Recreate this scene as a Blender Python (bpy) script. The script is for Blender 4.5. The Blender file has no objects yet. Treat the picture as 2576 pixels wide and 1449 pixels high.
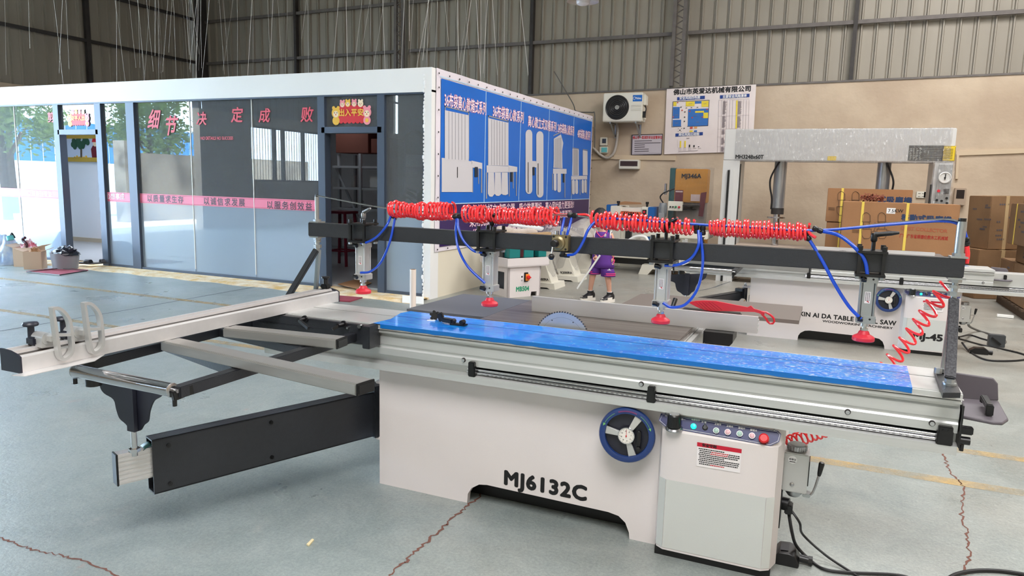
import bpy, bmesh, math, random
from mathutils import Vector, Matrix, Euler
SC = bpy.context.scene
COL = SC.collection
rnd = random.Random(7)
PI = math.pi
V = Vector

# ---------------------------------------------------------------- camera
CAM_H = 1.5
_c = (1288.0, 724.5)
_v1, _v2 = (-2900.0, 356.0), (2092.0, 479.0)
_f = math.sqrt(-((_v1[0]-_c[0])*(_v2[0]-_c[0]) + (_v1[1]-_c[1])*(_v2[1]-_c[1])))
def _dir(p): return V((p[0]-_c[0], -(p[1]-_c[1]), -_f)).normalized()
_X = -_dir(_v1); _Y = _dir(_v2); _Z = _X.cross(_Y)
ROT = Matrix((_X, _Y, _Z))
CAM = V((0, 0, CAM_H))
def P(u, v, x=None, y=None, z=None):
    """world point where the sight line of a photo pixel meets the plane x=, y= or z="""
    r = ROT @ V((u-_c[0], -(v-_c[1]), -_f))
    if z is not None: t = (z-CAM_H)/r.z
    elif y is not None: t = y/r.y
    else: t = x/r.x
    return CAM + r*t
cam = bpy.data.cameras.new('camera'); cam_ob = bpy.data.objects.new('camera', cam); COL.objects.link(cam_ob)
cam_ob.matrix_world = Matrix.Translation(CAM) @ ROT.to_4x4()
cam.sensor_width = 36; cam.lens = 36*_f/2576; cam.clip_start = .05; cam.clip_end = 200
SC.camera = cam_ob

# ---------------------------------------------------------------- world, lights, exposure
w = bpy.data.worlds.new('world'); SC.world = w; w.use_nodes = True
bg = w.node_tree.nodes['Background']
bg.inputs[0].default_value = (.62, .80, 1.0, 1); bg.inputs[1].default_value = 27.0
SC.view_settings.view_transform = 'Standard'; SC.view_settings.look = 'None'
SC.view_settings.gamma = 1; SC.view_settings.use_curve_mapping = False
SC.view_settings.exposure = 0.0
SC.cycles.diffuse_bounces = 3; SC.cycles.glossy_bounces = 4; SC.cycles.max_bounces = 8
sun = bpy.data.lights.new('yard_sun', 'SUN'); sun.energy = 40; sun.angle = .02; sun.color = (1, .97, .92)
sun_ob = bpy.data.objects.new('yard_sun', sun); COL.objects.link(sun_ob); sun_ob.rotation_euler = (math.radians(-8), math.radians(14), 0)
def area(name, loc, size, power, col, rot=(0, 0, 0), sy=None):
    l = bpy.data.lights.new(name, 'AREA'); l.energy = power; l.color = col
    l.shape = 'RECTANGLE'; l.size = size; l.size_y = sy or size
    o = bpy.data.objects.new(name, l); COL.objects.link(o); o.location = loc; o.rotation_euler = rot
    return o
WARM = (1.0, .98, .975)
area('added_overhead_light', (2.2, 10.5, 7.2), 3.2, 520, WARM)  # overhead lights added below the closed roof, which has no skylights
area('added_overhead_light', (-1.0, 6.0, 7.5), 3.0, 260, WARM)
area('added_overhead_light', (5.5, 4.0, 7.5), 2.6, 520, WARM)
area('added_overhead_light', (.5, -2.5, 7.5), 4.5, 860, WARM)
area('added_overhead_light', (-7.0, -3.0, 7.5), 4.0, 90, (.92, .96, 1))
# area('gate_daylight', (-15.6, 4.0, 2.2), 6.2, 2300, (.66, .82, 1.0), (0, math.radians(-90), 0), 3.6).rotation_euler = (0, -PI/2, 0)

# ---------------------------------------------------------------- helpers
def lin(c):
    c = c/255.0
    return c/12.92 if c <= .04045 else ((c+.055)/1.055)**2.4
def rgb(r, g, b): return (lin(r), lin(g), lin(b), 1)
MATS = {}
def pm(name, col, rough=.5, metal=0, var=0, scale=8, bump=0, bscale=60, emit=0, coat=0, alpha=1, stretch=None, col2=None, trans=0, spec=None):
    """principled material; var mixes towards col2 (or darker) by noise, bump adds fine relief"""
    if name in MATS: return MATS[name]
    m = bpy.data.materials.new(name); m.use_nodes = True; nt = m.node_tree; N = nt.nodes; L = nt.links
    b = N['Principled BSDF']; c = rgb(*col)
    b.inputs['Base Color'].default_value = c; b.inputs['Roughness'].default_value = rough; b.inputs['Metallic'].default_value = metal
    if coat: b.inputs['Coat Weight'].default_value = coat; b.inputs['Coat Roughness'].default_value = .08
    if trans: b.inputs['Transmission Weight'].default_value = trans
    if spec is not None: b.inputs['Specular IOR Level'].default_value = spec
    if emit: b.inputs['Emission Color'].default_value = c; b.inputs['Emission Strength'].default_value = emit
    b.inputs['Alpha'].default_value = alpha
    if var or bump:
        tc = N.new('ShaderNodeTexCoord'); mp = N.new('ShaderNodeMapping'); L.new(tc.outputs['Object'], mp.inputs[0])
        if stretch: mp.inputs['Scale'].default_value = stretch
    if var:
        n = N.new('ShaderNodeTexNoise'); n.inputs['Scale'].default_value = scale; n.inputs['Detail'].default_value = 6
        L.new(mp.outputs[0], n.inputs['Vector'])
        r = N.new('ShaderNodeValToRGB'); r.color_ramp.elements[0].position = .35; r.color_ramp.elements[1].position = .68
        c2 = rgb(*col2) if col2 else tuple(k*(1-var) for k in c[:3])+(1,)
        r.color_ramp.elements[0].color = c2; r.color_ramp.elements[1].color = c
        L.new(n.outputs['Fac'], r.inputs[0]); L.new(r.outputs[0], b.inputs['Base Color'])
    if bump:
        n2 = N.new('ShaderNodeTexNoise'); n2.inputs['Scale'].default_value = bscale; n2.inputs['Detail'].default_value = 4
        L.new(mp.outputs[0], n2.inputs['Vector'])
        bp = N.new('ShaderNodeBump'); bp.inputs['Strength'].default_value = bump; bp.inputs['Distance'].default_value = .02
        L.new(n2.outputs['Fac'], bp.inputs['Height']); L.new(bp.outputs[0], b.inputs['Normal'])
    MATS[name] = m; return m

BASE = {}
class MB:
    """collects shapes given in world coordinates and links them as ONE mesh object"""
    def __init__(s): s.bm = bmesh.new(); s.slots = []; s.mi = 0
    def mat(s, m):
        if m not in s.slots: s.slots.append(m)
        s.mi = s.slots.index(m); return s
    def faces(s, vs, fs):
        bv = [s.bm.verts.new(v) for v in vs]; out = []
        for f in fs:
            try:
                q = s.bm.faces.new([bv[i] for i in f]); q.material_index = s.mi; q.smooth = True; out.append(q)
            except ValueError: pass
        return bv, out
    def obox(s, c, ax, h, bev=0):
        c = V(c); a = [V(k) for k in ax]
        vs = [c + a[0]*h[0]*i + a[1]*h[1]*j + a[2]*h[2]*k for i in (-1, 1) for j in (-1, 1) for k in (-1, 1)]
        bv, fs = s.faces(vs, [(0,1,3,2), (4,6,7,5), (0,4,5,1), (2,3,7,6), (0,2,6,4), (1,5,7,3)])
        if bev:
            es = list({e for f in fs for e in f.edges})
            r = bmesh.ops.bevel(s.bm, geom=es, offset=min(bev, min(h)*.9), segments=2, affect='EDGES', clamp_overlap=True)
            for f in r['faces']: f.material_index = s.mi; f.smooth = True
        return s
    def box(s, x0, x1, y0, y1, z0, z1, bev=0):
        return s.obox(((x0+x1)/2, (y0+y1)/2, (z0+z1)/2), ((1,0,0), (0,1,0), (0,0,1)), (abs(x1-x0)/2, abs(y1-y0)/2, abs(z1-z0)/2), bev)
    def bar(s, p0, p1, w, h, up=(0,0,1), bev=0):
        """rectangular bar from p0 to p1; w sideways, h along up"""
        p0 = V(p0); p1 = V(p1); d = (p1-p0); L = d.length; d.normalize(); u = V(up); sd = d.cross(u).normalized(); u = sd.cross(d)
        return s.obox((p0+p1)/2, (d, sd, u), (L/2, w/2, h/2), bev)
    def cyl(s, p0, p1, r, r1=None, seg=16, cap=True):
        p0 = V(p0); p1 = V(p1); d = (p1-p0).normalized(); r1 = r if r1 is None else r1
        a = d.orthogonal().normalized(); b = d.cross(a)
        vs = []
        for k in range(seg):
            t = 2*PI*k/seg; o = a*math.cos(t)+b*math.sin(t); vs += [p0+o*r, p1+o*r1]
        fs = [(2*k, 2*((k+1) % seg), 2*((k+1) % seg)+1, 2*k+1) for k in range(seg)]
        if cap: fs += [tuple(2*k for k in range(seg))[::-1], tuple(2*k+1 for k in range(seg))]
        s.faces(vs, fs); return s
    def tube(s, pts, r, seg=8, closed=False, cap=True):
        pts = [V(p) for p in pts]; n = len(pts); rr = r if isinstance(r, (list, tuple)) else [r]*n
        up = None; vs = []
        for i, p in enumerate(pts):
            if closed: d = pts[(i+1) % n]-pts[i-1]
            else: d = pts[min(i+1, n-1)]-pts[max(i-1, 0)]
            d.normalize()
            if up is None: up = d.orthogonal().normalized()
            up = (up - d*up.dot(d)).normalized(); b = d.cross(up)
            vs += [p + (up*math.cos(2*PI*k/seg)+b*math.sin(2*PI*k/seg))*rr[i] for k in range(seg)]
        fs = []
        for i in range(n if closed else n-1):
            j = (i+1) % n
            fs += [(i*seg+k, i*seg+(k+1) % seg, j*seg+(k+1) % seg, j*seg+k) for k in range(seg)]
        if cap and not closed: fs += [tuple(range(seg))[::-1], tuple((n-1)*seg+k for k in range(seg))]
        s.faces(vs, fs); return s
    def prism(s, poly, o, ux, uy, dv):
        """polygon (2D list) in plane o+ux*a+uy*b extruded by dv"""
        o = V(o); ux = V(ux); uy = V(uy); dv = V(dv); n = len(poly)
        vs = [o+ux*a+uy*b for a, b in poly]; vs += [v+dv for v in vs]
        fs = [tuple(range(n))[::-1], tuple(range(n, 2*n))] + [(i, (i+1) % n, (i+1) % n+n, i+n) for i in range(n)]
        s.faces(vs, fs); return s
    def slab(s, pts, dv):
        """polygon of 3D points extruded by dv"""
        pts = [V(p) for p in pts]; n = len(pts); dv = V(dv)
        vs = pts+[p+dv for p in pts]
        s.faces(vs, [tuple(range(n))[::-1], tuple(range(n, 2*n))] + [(i, (i+1) % n, (i+1) % n+n, i+n) for i in range(n)]); return s
    def lathe(s, prof, o, ax=(0,0,1), seg=20, cap=True):
        o = V(o); d = V(ax).normalized(); a = d.orthogonal().normalized(); b = d.cross(a); n = len(prof); vs = []
        for r, h in prof:
            vs += [o+d*h+(a*math.cos(2*PI*k/seg)+b*math.sin(2*PI*k/seg))*max(r, 1e-4) for k in range(seg)]
        fs = [(i*seg+k, i*seg+(k+1) % seg, (i+1)*seg+(k+1) % seg, (i+1)*seg+k) for i in range(n-1) for k in range(seg)]
        if cap: fs += [tuple(range(seg))[::-1], tuple((n-1)*seg+k for k in range(seg))]
        s.faces(vs, fs); return s
    def ball(s, c, r, seg=14, sc=(1,1,1), rot=None):
        c = V(c); ring = max(6, seg//2+1); vs = []
        for i in range(ring+1):
            t = PI*i/ring
            for k in range(seg):
                q = V((r*math.sin(t)*math.cos(2*PI*k/seg)*sc[0], r*math.sin(t)*math.sin(2*PI*k/seg)*sc[1], r*math.cos(t)*sc[2]))
                if rot: q = rot @ q
                vs.append(c+q)
        fs = [(i*seg+k, (i+1)*seg+k, (i+1)*seg+(k+1) % seg, i*seg+(k+1) % seg) for i in range(ring) for k in range(seg)]
        s.faces(vs, fs); bmesh.ops.remove_doubles(s.bm, verts=s.bm.verts[-len(vs):] if False else [v for v in s.bm.verts if v.index == -1], dist=1e-5); return s
    def sheet(s, fn, nu, nv):
        vs = [fn(i/nu, j/nv) for i in range(nu+1) for j in range(nv+1)]
        s.faces(vs, [(i*(nv+1)+j, (i+1)*(nv+1)+j, (i+1)*(nv+1)+j+1, i*(nv+1)+j+1) for i in range(nu) for j in range(nv)]); return s
    def text(s, body, pos, size, right=(1,0,0), up=(0,0,1), bold=0, sx=1, align='CENTER', space=1, shear=0, skew=0):
        tm = text_mesh(body, align, space, shear); r = V(right).normalized(); u = V(up).normalized(); pos = V(pos)
        vs0, fs = tm
        offs = [(0, 0)]
        if bold: offs += [(bold*math.cos(k*PI/4), bold*math.sin(k*PI/4)) for k in range(8)]
        nrm = r.cross(u)
        for q, (ox, oy) in enumerate(offs):
            s.faces([pos+r*((x+ox)*size*sx)+u*((y+oy)*size)+nrm*(q*2e-5) for x, y in vs0], fs)
        return s
    def ribbon(s, pts, o, u, v, w, dv):
        """closed band of width w along 2D points, extruded by dv"""
        o = V(o); u = V(u); v = V(v); dv = V(dv); n = len(pts); P2 = [Vector(p) for p in pts]; vs = []
        for i in range(n):
            a, b, c = P2[i-1], P2[i], P2[(i+1) % n]; d = ((b-a).normalized()+(c-b).normalized()).normalized(); nn = Vector((-d.y, d.x))*w/2
            for q in (b+nn, b-nn): p = o+u*q.x+v*q.y; vs += [p, p+dv]
        fs = []
        for i in range(n):
            j = (i+1) % n; A, B = 4*i, 4*j
            fs += [(A, B, B+1, A+1), (A+2, A+3, B+3, B+2), (A, A+2, B+2, B), (A+1, B+1, B+3, A+3)]
        s.faces(vs, fs); return s
    def build(s, name, m, parent=None, base=None, solid=0, sub=0, flat=False, ang=38, bevel=0):
        if base is None: base = BASE.get(parent, V((0,0,0))) if parent else V((0,0,0))
        base = V(base)
        me = bpy.data.meshes.new(name)
        bmesh.ops.translate(s.bm, verts=s.bm.verts, vec=-base)
        bmesh.ops.recalc_face_normals(s.bm, faces=s.bm.faces) if not flat else None
        s.bm.to_mesh(me); s.bm.free()
        if s.slots:
            for k in s.slots: me.materials.append(k)
        else: me.materials.append(m)
        me.set_sharp_from_angle(angle=math.radians(ang))
        o = bpy.data.objects.new(name, me); COL.objects.link(o)
        if parent: o.parent = parent
        else: o.location = base
        BASE[o] = base
        if solid:
            k = o.modifiers.new('solid', 'SOLIDIFY'); k.thickness = solid; k.offset = 0
        if sub:
            k = o.modifiers.new('sub', 'SUBSURF'); k.levels = sub; k.render_levels = sub
        if bevel:
            k = o.modifiers.new('bev', 'BEVEL'); k.width = bevel; k.segments = 2; k.limit_method = 'ANGLE'; k.angle_limit = math.radians(40)
        return o
def _ball(s, c, r, seg=14, sc=(1,1,1), rot=None):
    c = V(c); ring = max(6, seg//2+1); vs = []
    def q(x, y, z):
        p = V((x*sc[0], y*sc[1], z*sc[2]))*r
        return c+(rot @ p if rot else p)
    vs.append(q(0, 0, 1))
    for i in range(1, ring):
        t = PI*i/ring
        vs += [q(math.sin(t)*math.cos(2*PI*k/seg), math.sin(t)*math.sin(2*PI*k/seg), math.cos(t)) for k in range(seg)]
    vs.append(q(0, 0, -1)); last = len(vs)-1
    fs = [(0, 1+k, 1+(k+1) % seg) for k in range(seg)]
    fs += [(1+i*seg+k, 1+(i+1)*seg+k, 1+(i+1)*seg+(k+1) % seg, 1+i*seg+(k+1) % seg) for i in range(ring-2) for k in range(seg)]
    fs += [(last, 1+(ring-2)*seg+(k+1) % seg, 1+(ring-2)*seg+k) for k in range(seg)]
    s.faces(vs, fs); return s
MB.ball = _ball
_TX = {}
def text_mesh(body, align='CENTER', space=1, shear=0):
    key = (body, align, space, shear)
    if key not in _TX:
        c = bpy.data.curves.new('t', 'FONT'); c.body = body; c.size = 1; c.align_x = align; c.align_y = 'CENTER'; c.space_character = space; c.shear = shear
        c.resolution_u = 3
        o = bpy.data.objects.new('t', c); COL.objects.link(o)
        me = bpy.data.meshes.new_from_object(o.evaluated_get(bpy.context.evaluated_depsgraph_get()))
        _TX[key] = ([(v.co.x, v.co.y) for v in me.vertices], [tuple(p.vertices) for p in me.polygons])
        bpy.data.objects.remove(o); bpy.data.curves.remove(c); bpy.data.meshes.remove(me)
    return _TX[key]
def tag(o, label, cat, group=None, kind=None):
    if label: o['label'] = label
    if cat: o['category'] = cat
    if group: o['group'] = group
    if kind: o['kind'] = kind
    return o
def thing(name, label, cat, base, group=None, shift=(0,0,0), kind=None):
    o = bpy.data.objects.new(name, None); COL.objects.link(o); o.empty_display_size = .1
    base = V(base); o.location = base+V(shift); BASE[o] = base
    return tag(o, label, cat, group, kind)
def struct(o, label=None):
    o['kind'] = 'structure'
    if label: o['label'] = label; 
    return o
def copy_tree(o, parent=None):
    c = o.copy(); COL.objects.link(c); c.parent = parent; BASE[c] = BASE.get(o, V((0,0,0)))
    for ch in [k for k in bpy.data.objects if k.parent == o]: copy_tree(ch, c)
    return c
def lerp(a, b, t): return V(a)*(1-t)+V(b)*t
def bez(p0, p1, p2, p3, n=16):
    p0, p1, p2, p3 = V(p0), V(p1), V(p2), V(p3)
    return [p0*(1-t)**3+p1*3*t*(1-t)**2+p2*3*t*t*(1-t)+p3*t**3 for t in [i/n for i in range(n+1)]]
def smooth_path(pts, n=6):
    pts = [V(p) for p in pts]; q = [pts[0]*2-pts[1]]+pts+[pts[-1]*2-pts[-2]]; out = []
    for i in range(1, len(q)-2):
        a, b, c, d = q[i-1:i+3]
        for k in range(n):
            t = k/n; out.append(.5*((2*b)+(c-a)*t+(2*a-5*b+4*c-d)*t*t+(3*b-a-3*c+d)*t**3))
    out.append(pts[-1]); return out

# ---------------------------------------------------------------- materials
white_paint = pm('white_powder_coat', (226,218,216), .42, var=.03, scale=3, bump=.04, bscale=260)
grey_paint = pm('grey_powder_coat', (200,203,202), .45)
dark_paint = pm('charcoal_hammered_paint', (40,42,47), .34, var=.12, scale=40, bump=.10, bscale=170)
black_beam = pm('black_painted_steel', (46,48,52), .36, var=.1, scale=30, bump=.08, bscale=140)
black_plastic = pm('black_plastic', (18,18,20), .35)
navy_plastic = pm('navy_black_plastic', (34,36,48), .42)
alu = pm('anodised_aluminium', (212,213,211), .34, .5, var=.06, scale=6, stretch=(.3, 8, 8))
alu_white = pm('satin_aluminium', (222,220,219), .36, .45, var=.04, scale=5, stretch=(.5, 8, 8))
alu_cast = pm('brushed_cast_aluminium', (200,200,198), .36, .55, bump=.05, bscale=120)
chrome = pm('polished_chrome', (205,205,208), .12, 1.0)
steel = pm('bright_steel', (180,180,182), .25, 1.0)
zinc = pm('zinc_plated_steel', (176,180,182), .33, .9, bump=.05, bscale=200)
cast_iron = pm('ground_cast_iron', (146,138,132), .30, .6, var=.25, scale=2.2, col2=(108,96,88), stretch=(.35, 7, 1))
plate_grey = pm('grey_painted_plate', (104,106,112), .40, .25, var=.08, scale=5)
blue_film = None
red_plastic = pm('red_plastic', (206,30,48), .32, coat=.3)
red_pad = pm('red_rubber_pad', (214,44,60), .45)
hose_red = pm('translucent_red_hose', (255,58,64), .16, coat=.5)
hose_blue = pm('blue_hose', (18,74,196), .25, coat=.4)
brass = pm('bronze_anodised_valve', (150,136,104), .35, .8)
white_plastic = pm('white_plastic', (236,236,232), .4)
rubber = pm('black_rubber_cable', (22,22,24), .5)
ink = pm('black_ink', (14,14,16), .6)
ink_white = pm('white_ink', (240,240,240), .6)
ink_red = pm('red_ink', (190,30,40), .6)
sticker_blue = pm('blue_sticker', (40,52,120), .4)
cardboard = pm('brown_cardboard', (164,120,82), .8, var=.12, scale=3, bump=.06, bscale=40)
cardboard_d = pm('worn_brown_cardboard', (140,108,76), .82, var=.18, scale=3, bump=.08, bscale=30)
yellow_strap = pm('yellow_packing_strap', (236,208,92), .5)
cream_cast = pm('cream_painted_casting', (226,222,208), .45)
teal_paint = pm('teal_green_paint', (20,120,118), .4)

# ================================================================ THE HALL
XL, XR, YF, YB, ZC = -15.95, 9.0, -9.0, 15.0, 8.2
def floor_mat():
    m = bpy.data.materials.new('worn_painted_concrete'); m.use_nodes = True; nt = m.node_tree; N = nt.nodes; L = nt.links
    b = N['Principled BSDF']; tc = N.new('ShaderNodeTexCoord')
    def noise(sc, det=6, rough=.6, dist=0, st=None):
        n = N.new('ShaderNodeTexNoise'); n.inputs['Scale'].default_value = sc; n.inputs['Detail'].default_value = det
        n.inputs['Roughness'].default_value = rough; n.inputs['Distortion'].default_value = dist
        if st:
            mp = N.new('ShaderNodeMapping'); mp.inputs['Scale'].default_value = st; L.new(tc.outputs['Object'], mp.inputs[0]); L.new(mp.outputs[0], n.inputs['Vector'])
        else: L.new(tc.outputs['Object'], n.inputs['Vector'])
        return n.outputs['Fac']
    def ramp(f, a, bb, c0, c1):
        r = N.new('ShaderNodeValToRGB'); r.color_ramp.elements[0].position = a; r.color_ramp.elements[1].position = bb
        r.color_ramp.elements[0].color = c0; r.color_ramp.elements[1].color = c1; L.new(f, r.inputs[0]); return r.outputs[0]
    def mix(f, a, bb, typ='MIX'):
        k = N.new('ShaderNodeMix'); k.data_type = 'RGBA'; k.blend_type = typ
        if isinstance(f, float): k.inputs[0].default_value = f
        else: L.new(f, k.inputs[0])
        for i, q in ((6, a), (7, bb)):
            if isinstance(q, tuple): k.inputs[i].default_value = q
            else: L.new(q, k.inputs[i])
        return k.outputs[2]
    W = (1,1,1,1); K = (0,0,0,1)
    teal = mix(noise(.9), rgb(112,134,134), rgb(144,162,162))
    beige = mix(noise(1.3), rgb(138,134,122), rgb(168,160,146))
    # bare, trodden concrete towards the right aisle and under the machines behind
    sx = N.new('ShaderNodeSeparateXYZ'); L.new(tc.outputs['Object'], sx.inputs[0])
    mr = N.new('ShaderNodeMapRange'); mr.inputs['From Min'].default_value = -2.6; mr.inputs['From Max'].default_value = 2.4; mr.inputs['To Max'].default_value = .75; L.new(sx.outputs['X'], mr.inputs['Value'])
    mr2 = N.new('ShaderNodeMapRange'); mr2.inputs['From Min'].default_value = 4.2; mr2.inputs['From Max'].default_value = 6.5; L.new(sx.outputs['Y'], mr2.inputs['Value'])
    mr3 = N.new('ShaderNodeMapRange'); mr3.inputs['From Min'].default_value = -6.; mr3.inputs['From Max'].default_value = -3.8; L.new(sx.outputs['X'], mr3.inputs['Value'])
    mm = N.new('ShaderNodeMath'); mm.operation = 'MULTIPLY'; L.new(mr2.outputs[0], mm.inputs[0]); L.new(mr3.outputs[0], mm.inputs[1])
    mx = N.new('ShaderNodeMath'); mx.operation = 'MAXIMUM'; L.new(mr.outputs[0], mx.inputs[0]); L.new(mm.outputs[0], mx.inputs[1])
    ad = N.new('ShaderNodeMath'); ad.operation = 'ADD'; L.new(mx.outputs[0], ad.inputs[0])
    nn = N.new('ShaderNodeMath'); nn.operation = 'MULTIPLY_ADD'; nn.inputs[1].default_value = 1.6; nn.inputs[2].default_value = -.9; L.new(noise(1.1, 8, .65, .4), nn.inputs[0]); L.new(nn.outputs[0], ad.inputs[1]); ad.use_clamp = True
    c = mix(ad.outputs[0], teal, beige)
    c = mix(ramp(noise(.45, 8, .62, 1.2), .62, .70, K, W), c, rgb(150,128,118))
    c = mix(ramp(noise(1.9, 9, .7, .8), .64, .70, K, (.75,.75,.75,1)), c, rgb(164,128,112))
    c = mix(ramp(noise(3.0, 10, .75, .6), .60, .72, K, (.5,.5,.5,1)), c, rgb(196,196,190))
    c = mix(ramp(noise(16, 8, .75, 0, (.5, 1.6, 1)), .63, .68, K, (.6,.6,.6,1)), c, rgb(96,98,96))
    c = mix(.34, c, ramp(noise(3.2, 12, .82, .5), .34, .66, rgb(92,96,94), rgb(186,186,180)))
    c = mix(.26, c, ramp(noise(75, 8, .85), .36, .64, rgb(52,54,52), rgb(190,188,180)))
    L.new(c, b.inputs['Base Color'])
    L.new(ramp(noise(1.6, 6), .3, .7, (.24,.24,.24,1), (.46,.46,.46,1)), b.inputs['Roughness'])
    bp = N.new('ShaderNodeBump'); bp.inputs['Strength'].default_value = .25; bp.inputs['Distance'].default_value = .01
    L.new(noise(35, 6, .7), bp.inputs['Height']); L.new(bp.outputs[0], b.inputs['Normal'])
    return m
fl = MB(); fl.box(XL-.1, XR, YF, YB, -.12, 0)
floor = struct(fl.build('floor', floor_mat()), 'worn teal and beige painted concrete workshop floor')
yellow_floor = pm('worn_yellow_line_paint', (206,168,96), .6, var=.2, scale=5, col2=(170,158,132))
crack_m = pm('crack_dirt', (112,74,62), .9)
joint_m = pm('dark_floor_joint', (74,80,86), .9)
def _worn(m):
    nt = m.node_tree; N = nt.nodes; L = nt.links; tc = N.new('ShaderNodeTexCoord'); n = N.new('ShaderNodeTexNoise'); n.inputs['Scale'].default_value = 3.5; n.inputs['Detail'].default_value = 12; n.inputs['Roughness'].default_value = .85; L.new(tc.outputs['Object'], n.inputs['Vector'])
    r = N.new('ShaderNodeValToRGB'); r.color_ramp.elements[0].position = .36; r.color_ramp.elements[1].position = .60; r.color_ramp.elements[0].color = (.05,.05,.05,1); r.color_ramp.elements[1].color = (.8,.8,.8,1); L.new(n.outputs['Fac'], r.inputs[0]); L.new(r.outputs[0], N['Principled BSDF'].inputs['Alpha'])
_worn(yellow_floor)
def strip(pts, wd, z=.0012, jit=0, n=1):
    """flat ribbon on the floor along points"""
    mb = MB(); pts = [V((p[0], p[1], z)) for p in pts]
    if n > 1:
        pts = [pts[0]]+[lerp(pts[i], pts[i+1], k/n)+V((rnd.uniform(-jit, jit), rnd.uniform(-jit, jit), 0)) for i in range(len(pts)-1) for k in range(1, n+1)]
    vs = []
    for i, p in enumerate(pts):
        d = (pts[min(i+1, len(pts)-1)]-pts[max(i-1, 0)]).normalized(); s = V((-d.y, d.x, 0))*wd/2*(rnd.uniform(.5, 1.4) if jit else 1)
        vs += [p-s, p+s]
    mb.faces(vs, [(2*i, 2*i+2, 2*i+3, 2*i+1) for i in range(len(pts)-1)]); return mb
for y0, x0, x1, wd in ((4.24, -2.3, XR-1, .095), (4.8, -8.3, XR-1, .09), (6.26, -14, -5.2, .10)):
    strip([(x0, y0), (x1, y0)], wd).build('yellow_line', yellow_floor, floor)
strip([P(0,833,z=0), P(330,778,z=0), P(640,722,z=0), P(760,700,z=0)], .018).build('floor_joint', joint_m, floor)
strip([P(980,1449,z=0), P(1060,1375,z=0), P(1145,1300,z=0), P(1225,1232,z=0), P(1262,1200,z=0)], .010, jit=.010, n=22).build('floor_crack', crack_m, floor)
strip([P(300,1449,z=0), P(190,1405,z=0), P(90,1385,z=0), P(0,1352,z=0), P(-60,1335,z=0)], .008, jit=.008, n=14).build('floor_crack', crack_m, floor)
strip([P(2372,1142,z=0), P(2388,1185,z=0), P(2425,1225,z=0), P(2418,1290,z=0), P(2440,1370,z=0), P(2428,1449,z=0)], .008, jit=.010, n=14).build('floor_crack', crack_m, floor)
strip([P(1745,735,z=0), P(1800,722,z=0), P(1860,700,z=0)], .02, jit=.01, n=4).build('floor_crack', joint_m, floor)

plaster = pm('stained_beige_plaster', (208,190,166), .85, var=.16, scale=1.1, bump=.5, bscale=6, col2=(184,164,142))
plaster_n = plaster.node_tree
cream_wall = pm('cream_plaster_wall', (228,220,200), .8, var=.06, scale=1)
white_wall = pm('white_plaster', (238,238,240), .7)
clad = pm('beige_corrugated_steel', (156,149,136), .5, .1, var=.12, scale=.8, stretch=(3, 3, .6))
dark_steel = pm('dark_structural_steel', (62,58,56), .6, .2, var=.2, scale=9)
grey_steel = pm('grey_structural_steel', (112,106,102), .6, .2, var=.2, scale=9)
HB, HR = 3.40, 3.50          # the plaster wall rises a little to the right
wb = MB(); wb.prism([(XL-.2, -.1), (XR, -.1), (XR, 3.62), (XL-.2, 3.24)], (0, YB, 0), (1,0,0), (0,0,1), (0, .25, 0))
wall_back = struct(wb.build('wall_back', plaster), 'stained beige plaster back wall under corrugated cladding')
def ribs(x0, x1, pitch):
    """trapezoid cladding profile as (s, depth)"""
    out = []; s = x0
    while s < x1:
        out += [(s, 0), (s+pitch*.62, 0), (s+pitch*.66, .012), (s+pitch*.70, 0), (s+pitch*.80, 0), (s+pitch*.85, -.05), (s+pitch*.93, -.05), (s+pitch*.98, 0)]; s += pitch
    return out
mb = MB(); pr = ribs(XL, XR, .262); vs = []
for s, d in pr: vs += [V((s, YB+.18+d, 3.0)), V((s, YB+.18+d, ZC))]
mb.faces(vs, [(2*i, 2*i+2, 2*i+3, 2*i+1) for i in range(len(pr)-1)])
mb.build('cladding', clad, wall_back, ang=20)
mb = MB()
for z0, z1 in ((4.47, 4.60), (5.55, 5.72), (6.7, 6.9)):
    for xa, xb in ((XL+.1, -9.68), (-9.36, -3.17), (-2.87, XR)):
        za = z0+(xa+16)*(z1-z0)/25; zb = z0+(xb+16)*(z1-z0)/25
        mb.bar((xa, YB+.07, za), (xb, YB+.07, zb), .06, .07)
mb.build('purlin', grey_steel, wall_back)
mb = MB(); mb.bar((XL, YB+.03, 3.27), (XR, YB+.03, 3.63), .1, .035); mb.build('sill_rail', grey_steel, wall_back)
# steel columns against the back wall
def lattice(name, x, m, w=.20):
    mb = MB()
    for dx in (-w/2, w/2): mb.box(x+dx-.035, x+dx+.035, YB-.12, YB-.05, 3.50, ZC)
    n = 44
    for i in range(n):
        z = 3.52+i*(ZC-3.6)/n; zz = z+(ZC-3.6)/n
        a, b = ((-w/2, w/2) if i % 2 else (w/2, -w/2))
        mb.cyl((x+a, YB-.085, z), (x+b, YB-.085, zz), .011, seg=6)
    o = mb.build(name, m); o['kind'] = 'structure'; o['label'] = 'lattice steel column against the corrugated back wall'
lattice('trim_1', -9.53, grey_steel); lattice('trim_2', -3.02, grey_steel)
for i, x in enumerate((-12.69, -6.24, .16, 3.4)):
    mb = MB(); mb.box(x-.035, x+.035, YB+.02, YB+.13, 3.4, ZC); struct(mb.build('trim_%d' % (i+3), dark_steel), 'slim dark steel post on the corrugated back wall')
mb = MB(); mb.box(XL+.02, XL+.22, YB-.1, YB+.12, 3.0, ZC); struct(mb.build('trim_7', dark_steel), 'dark corner column of the hall')

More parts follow.
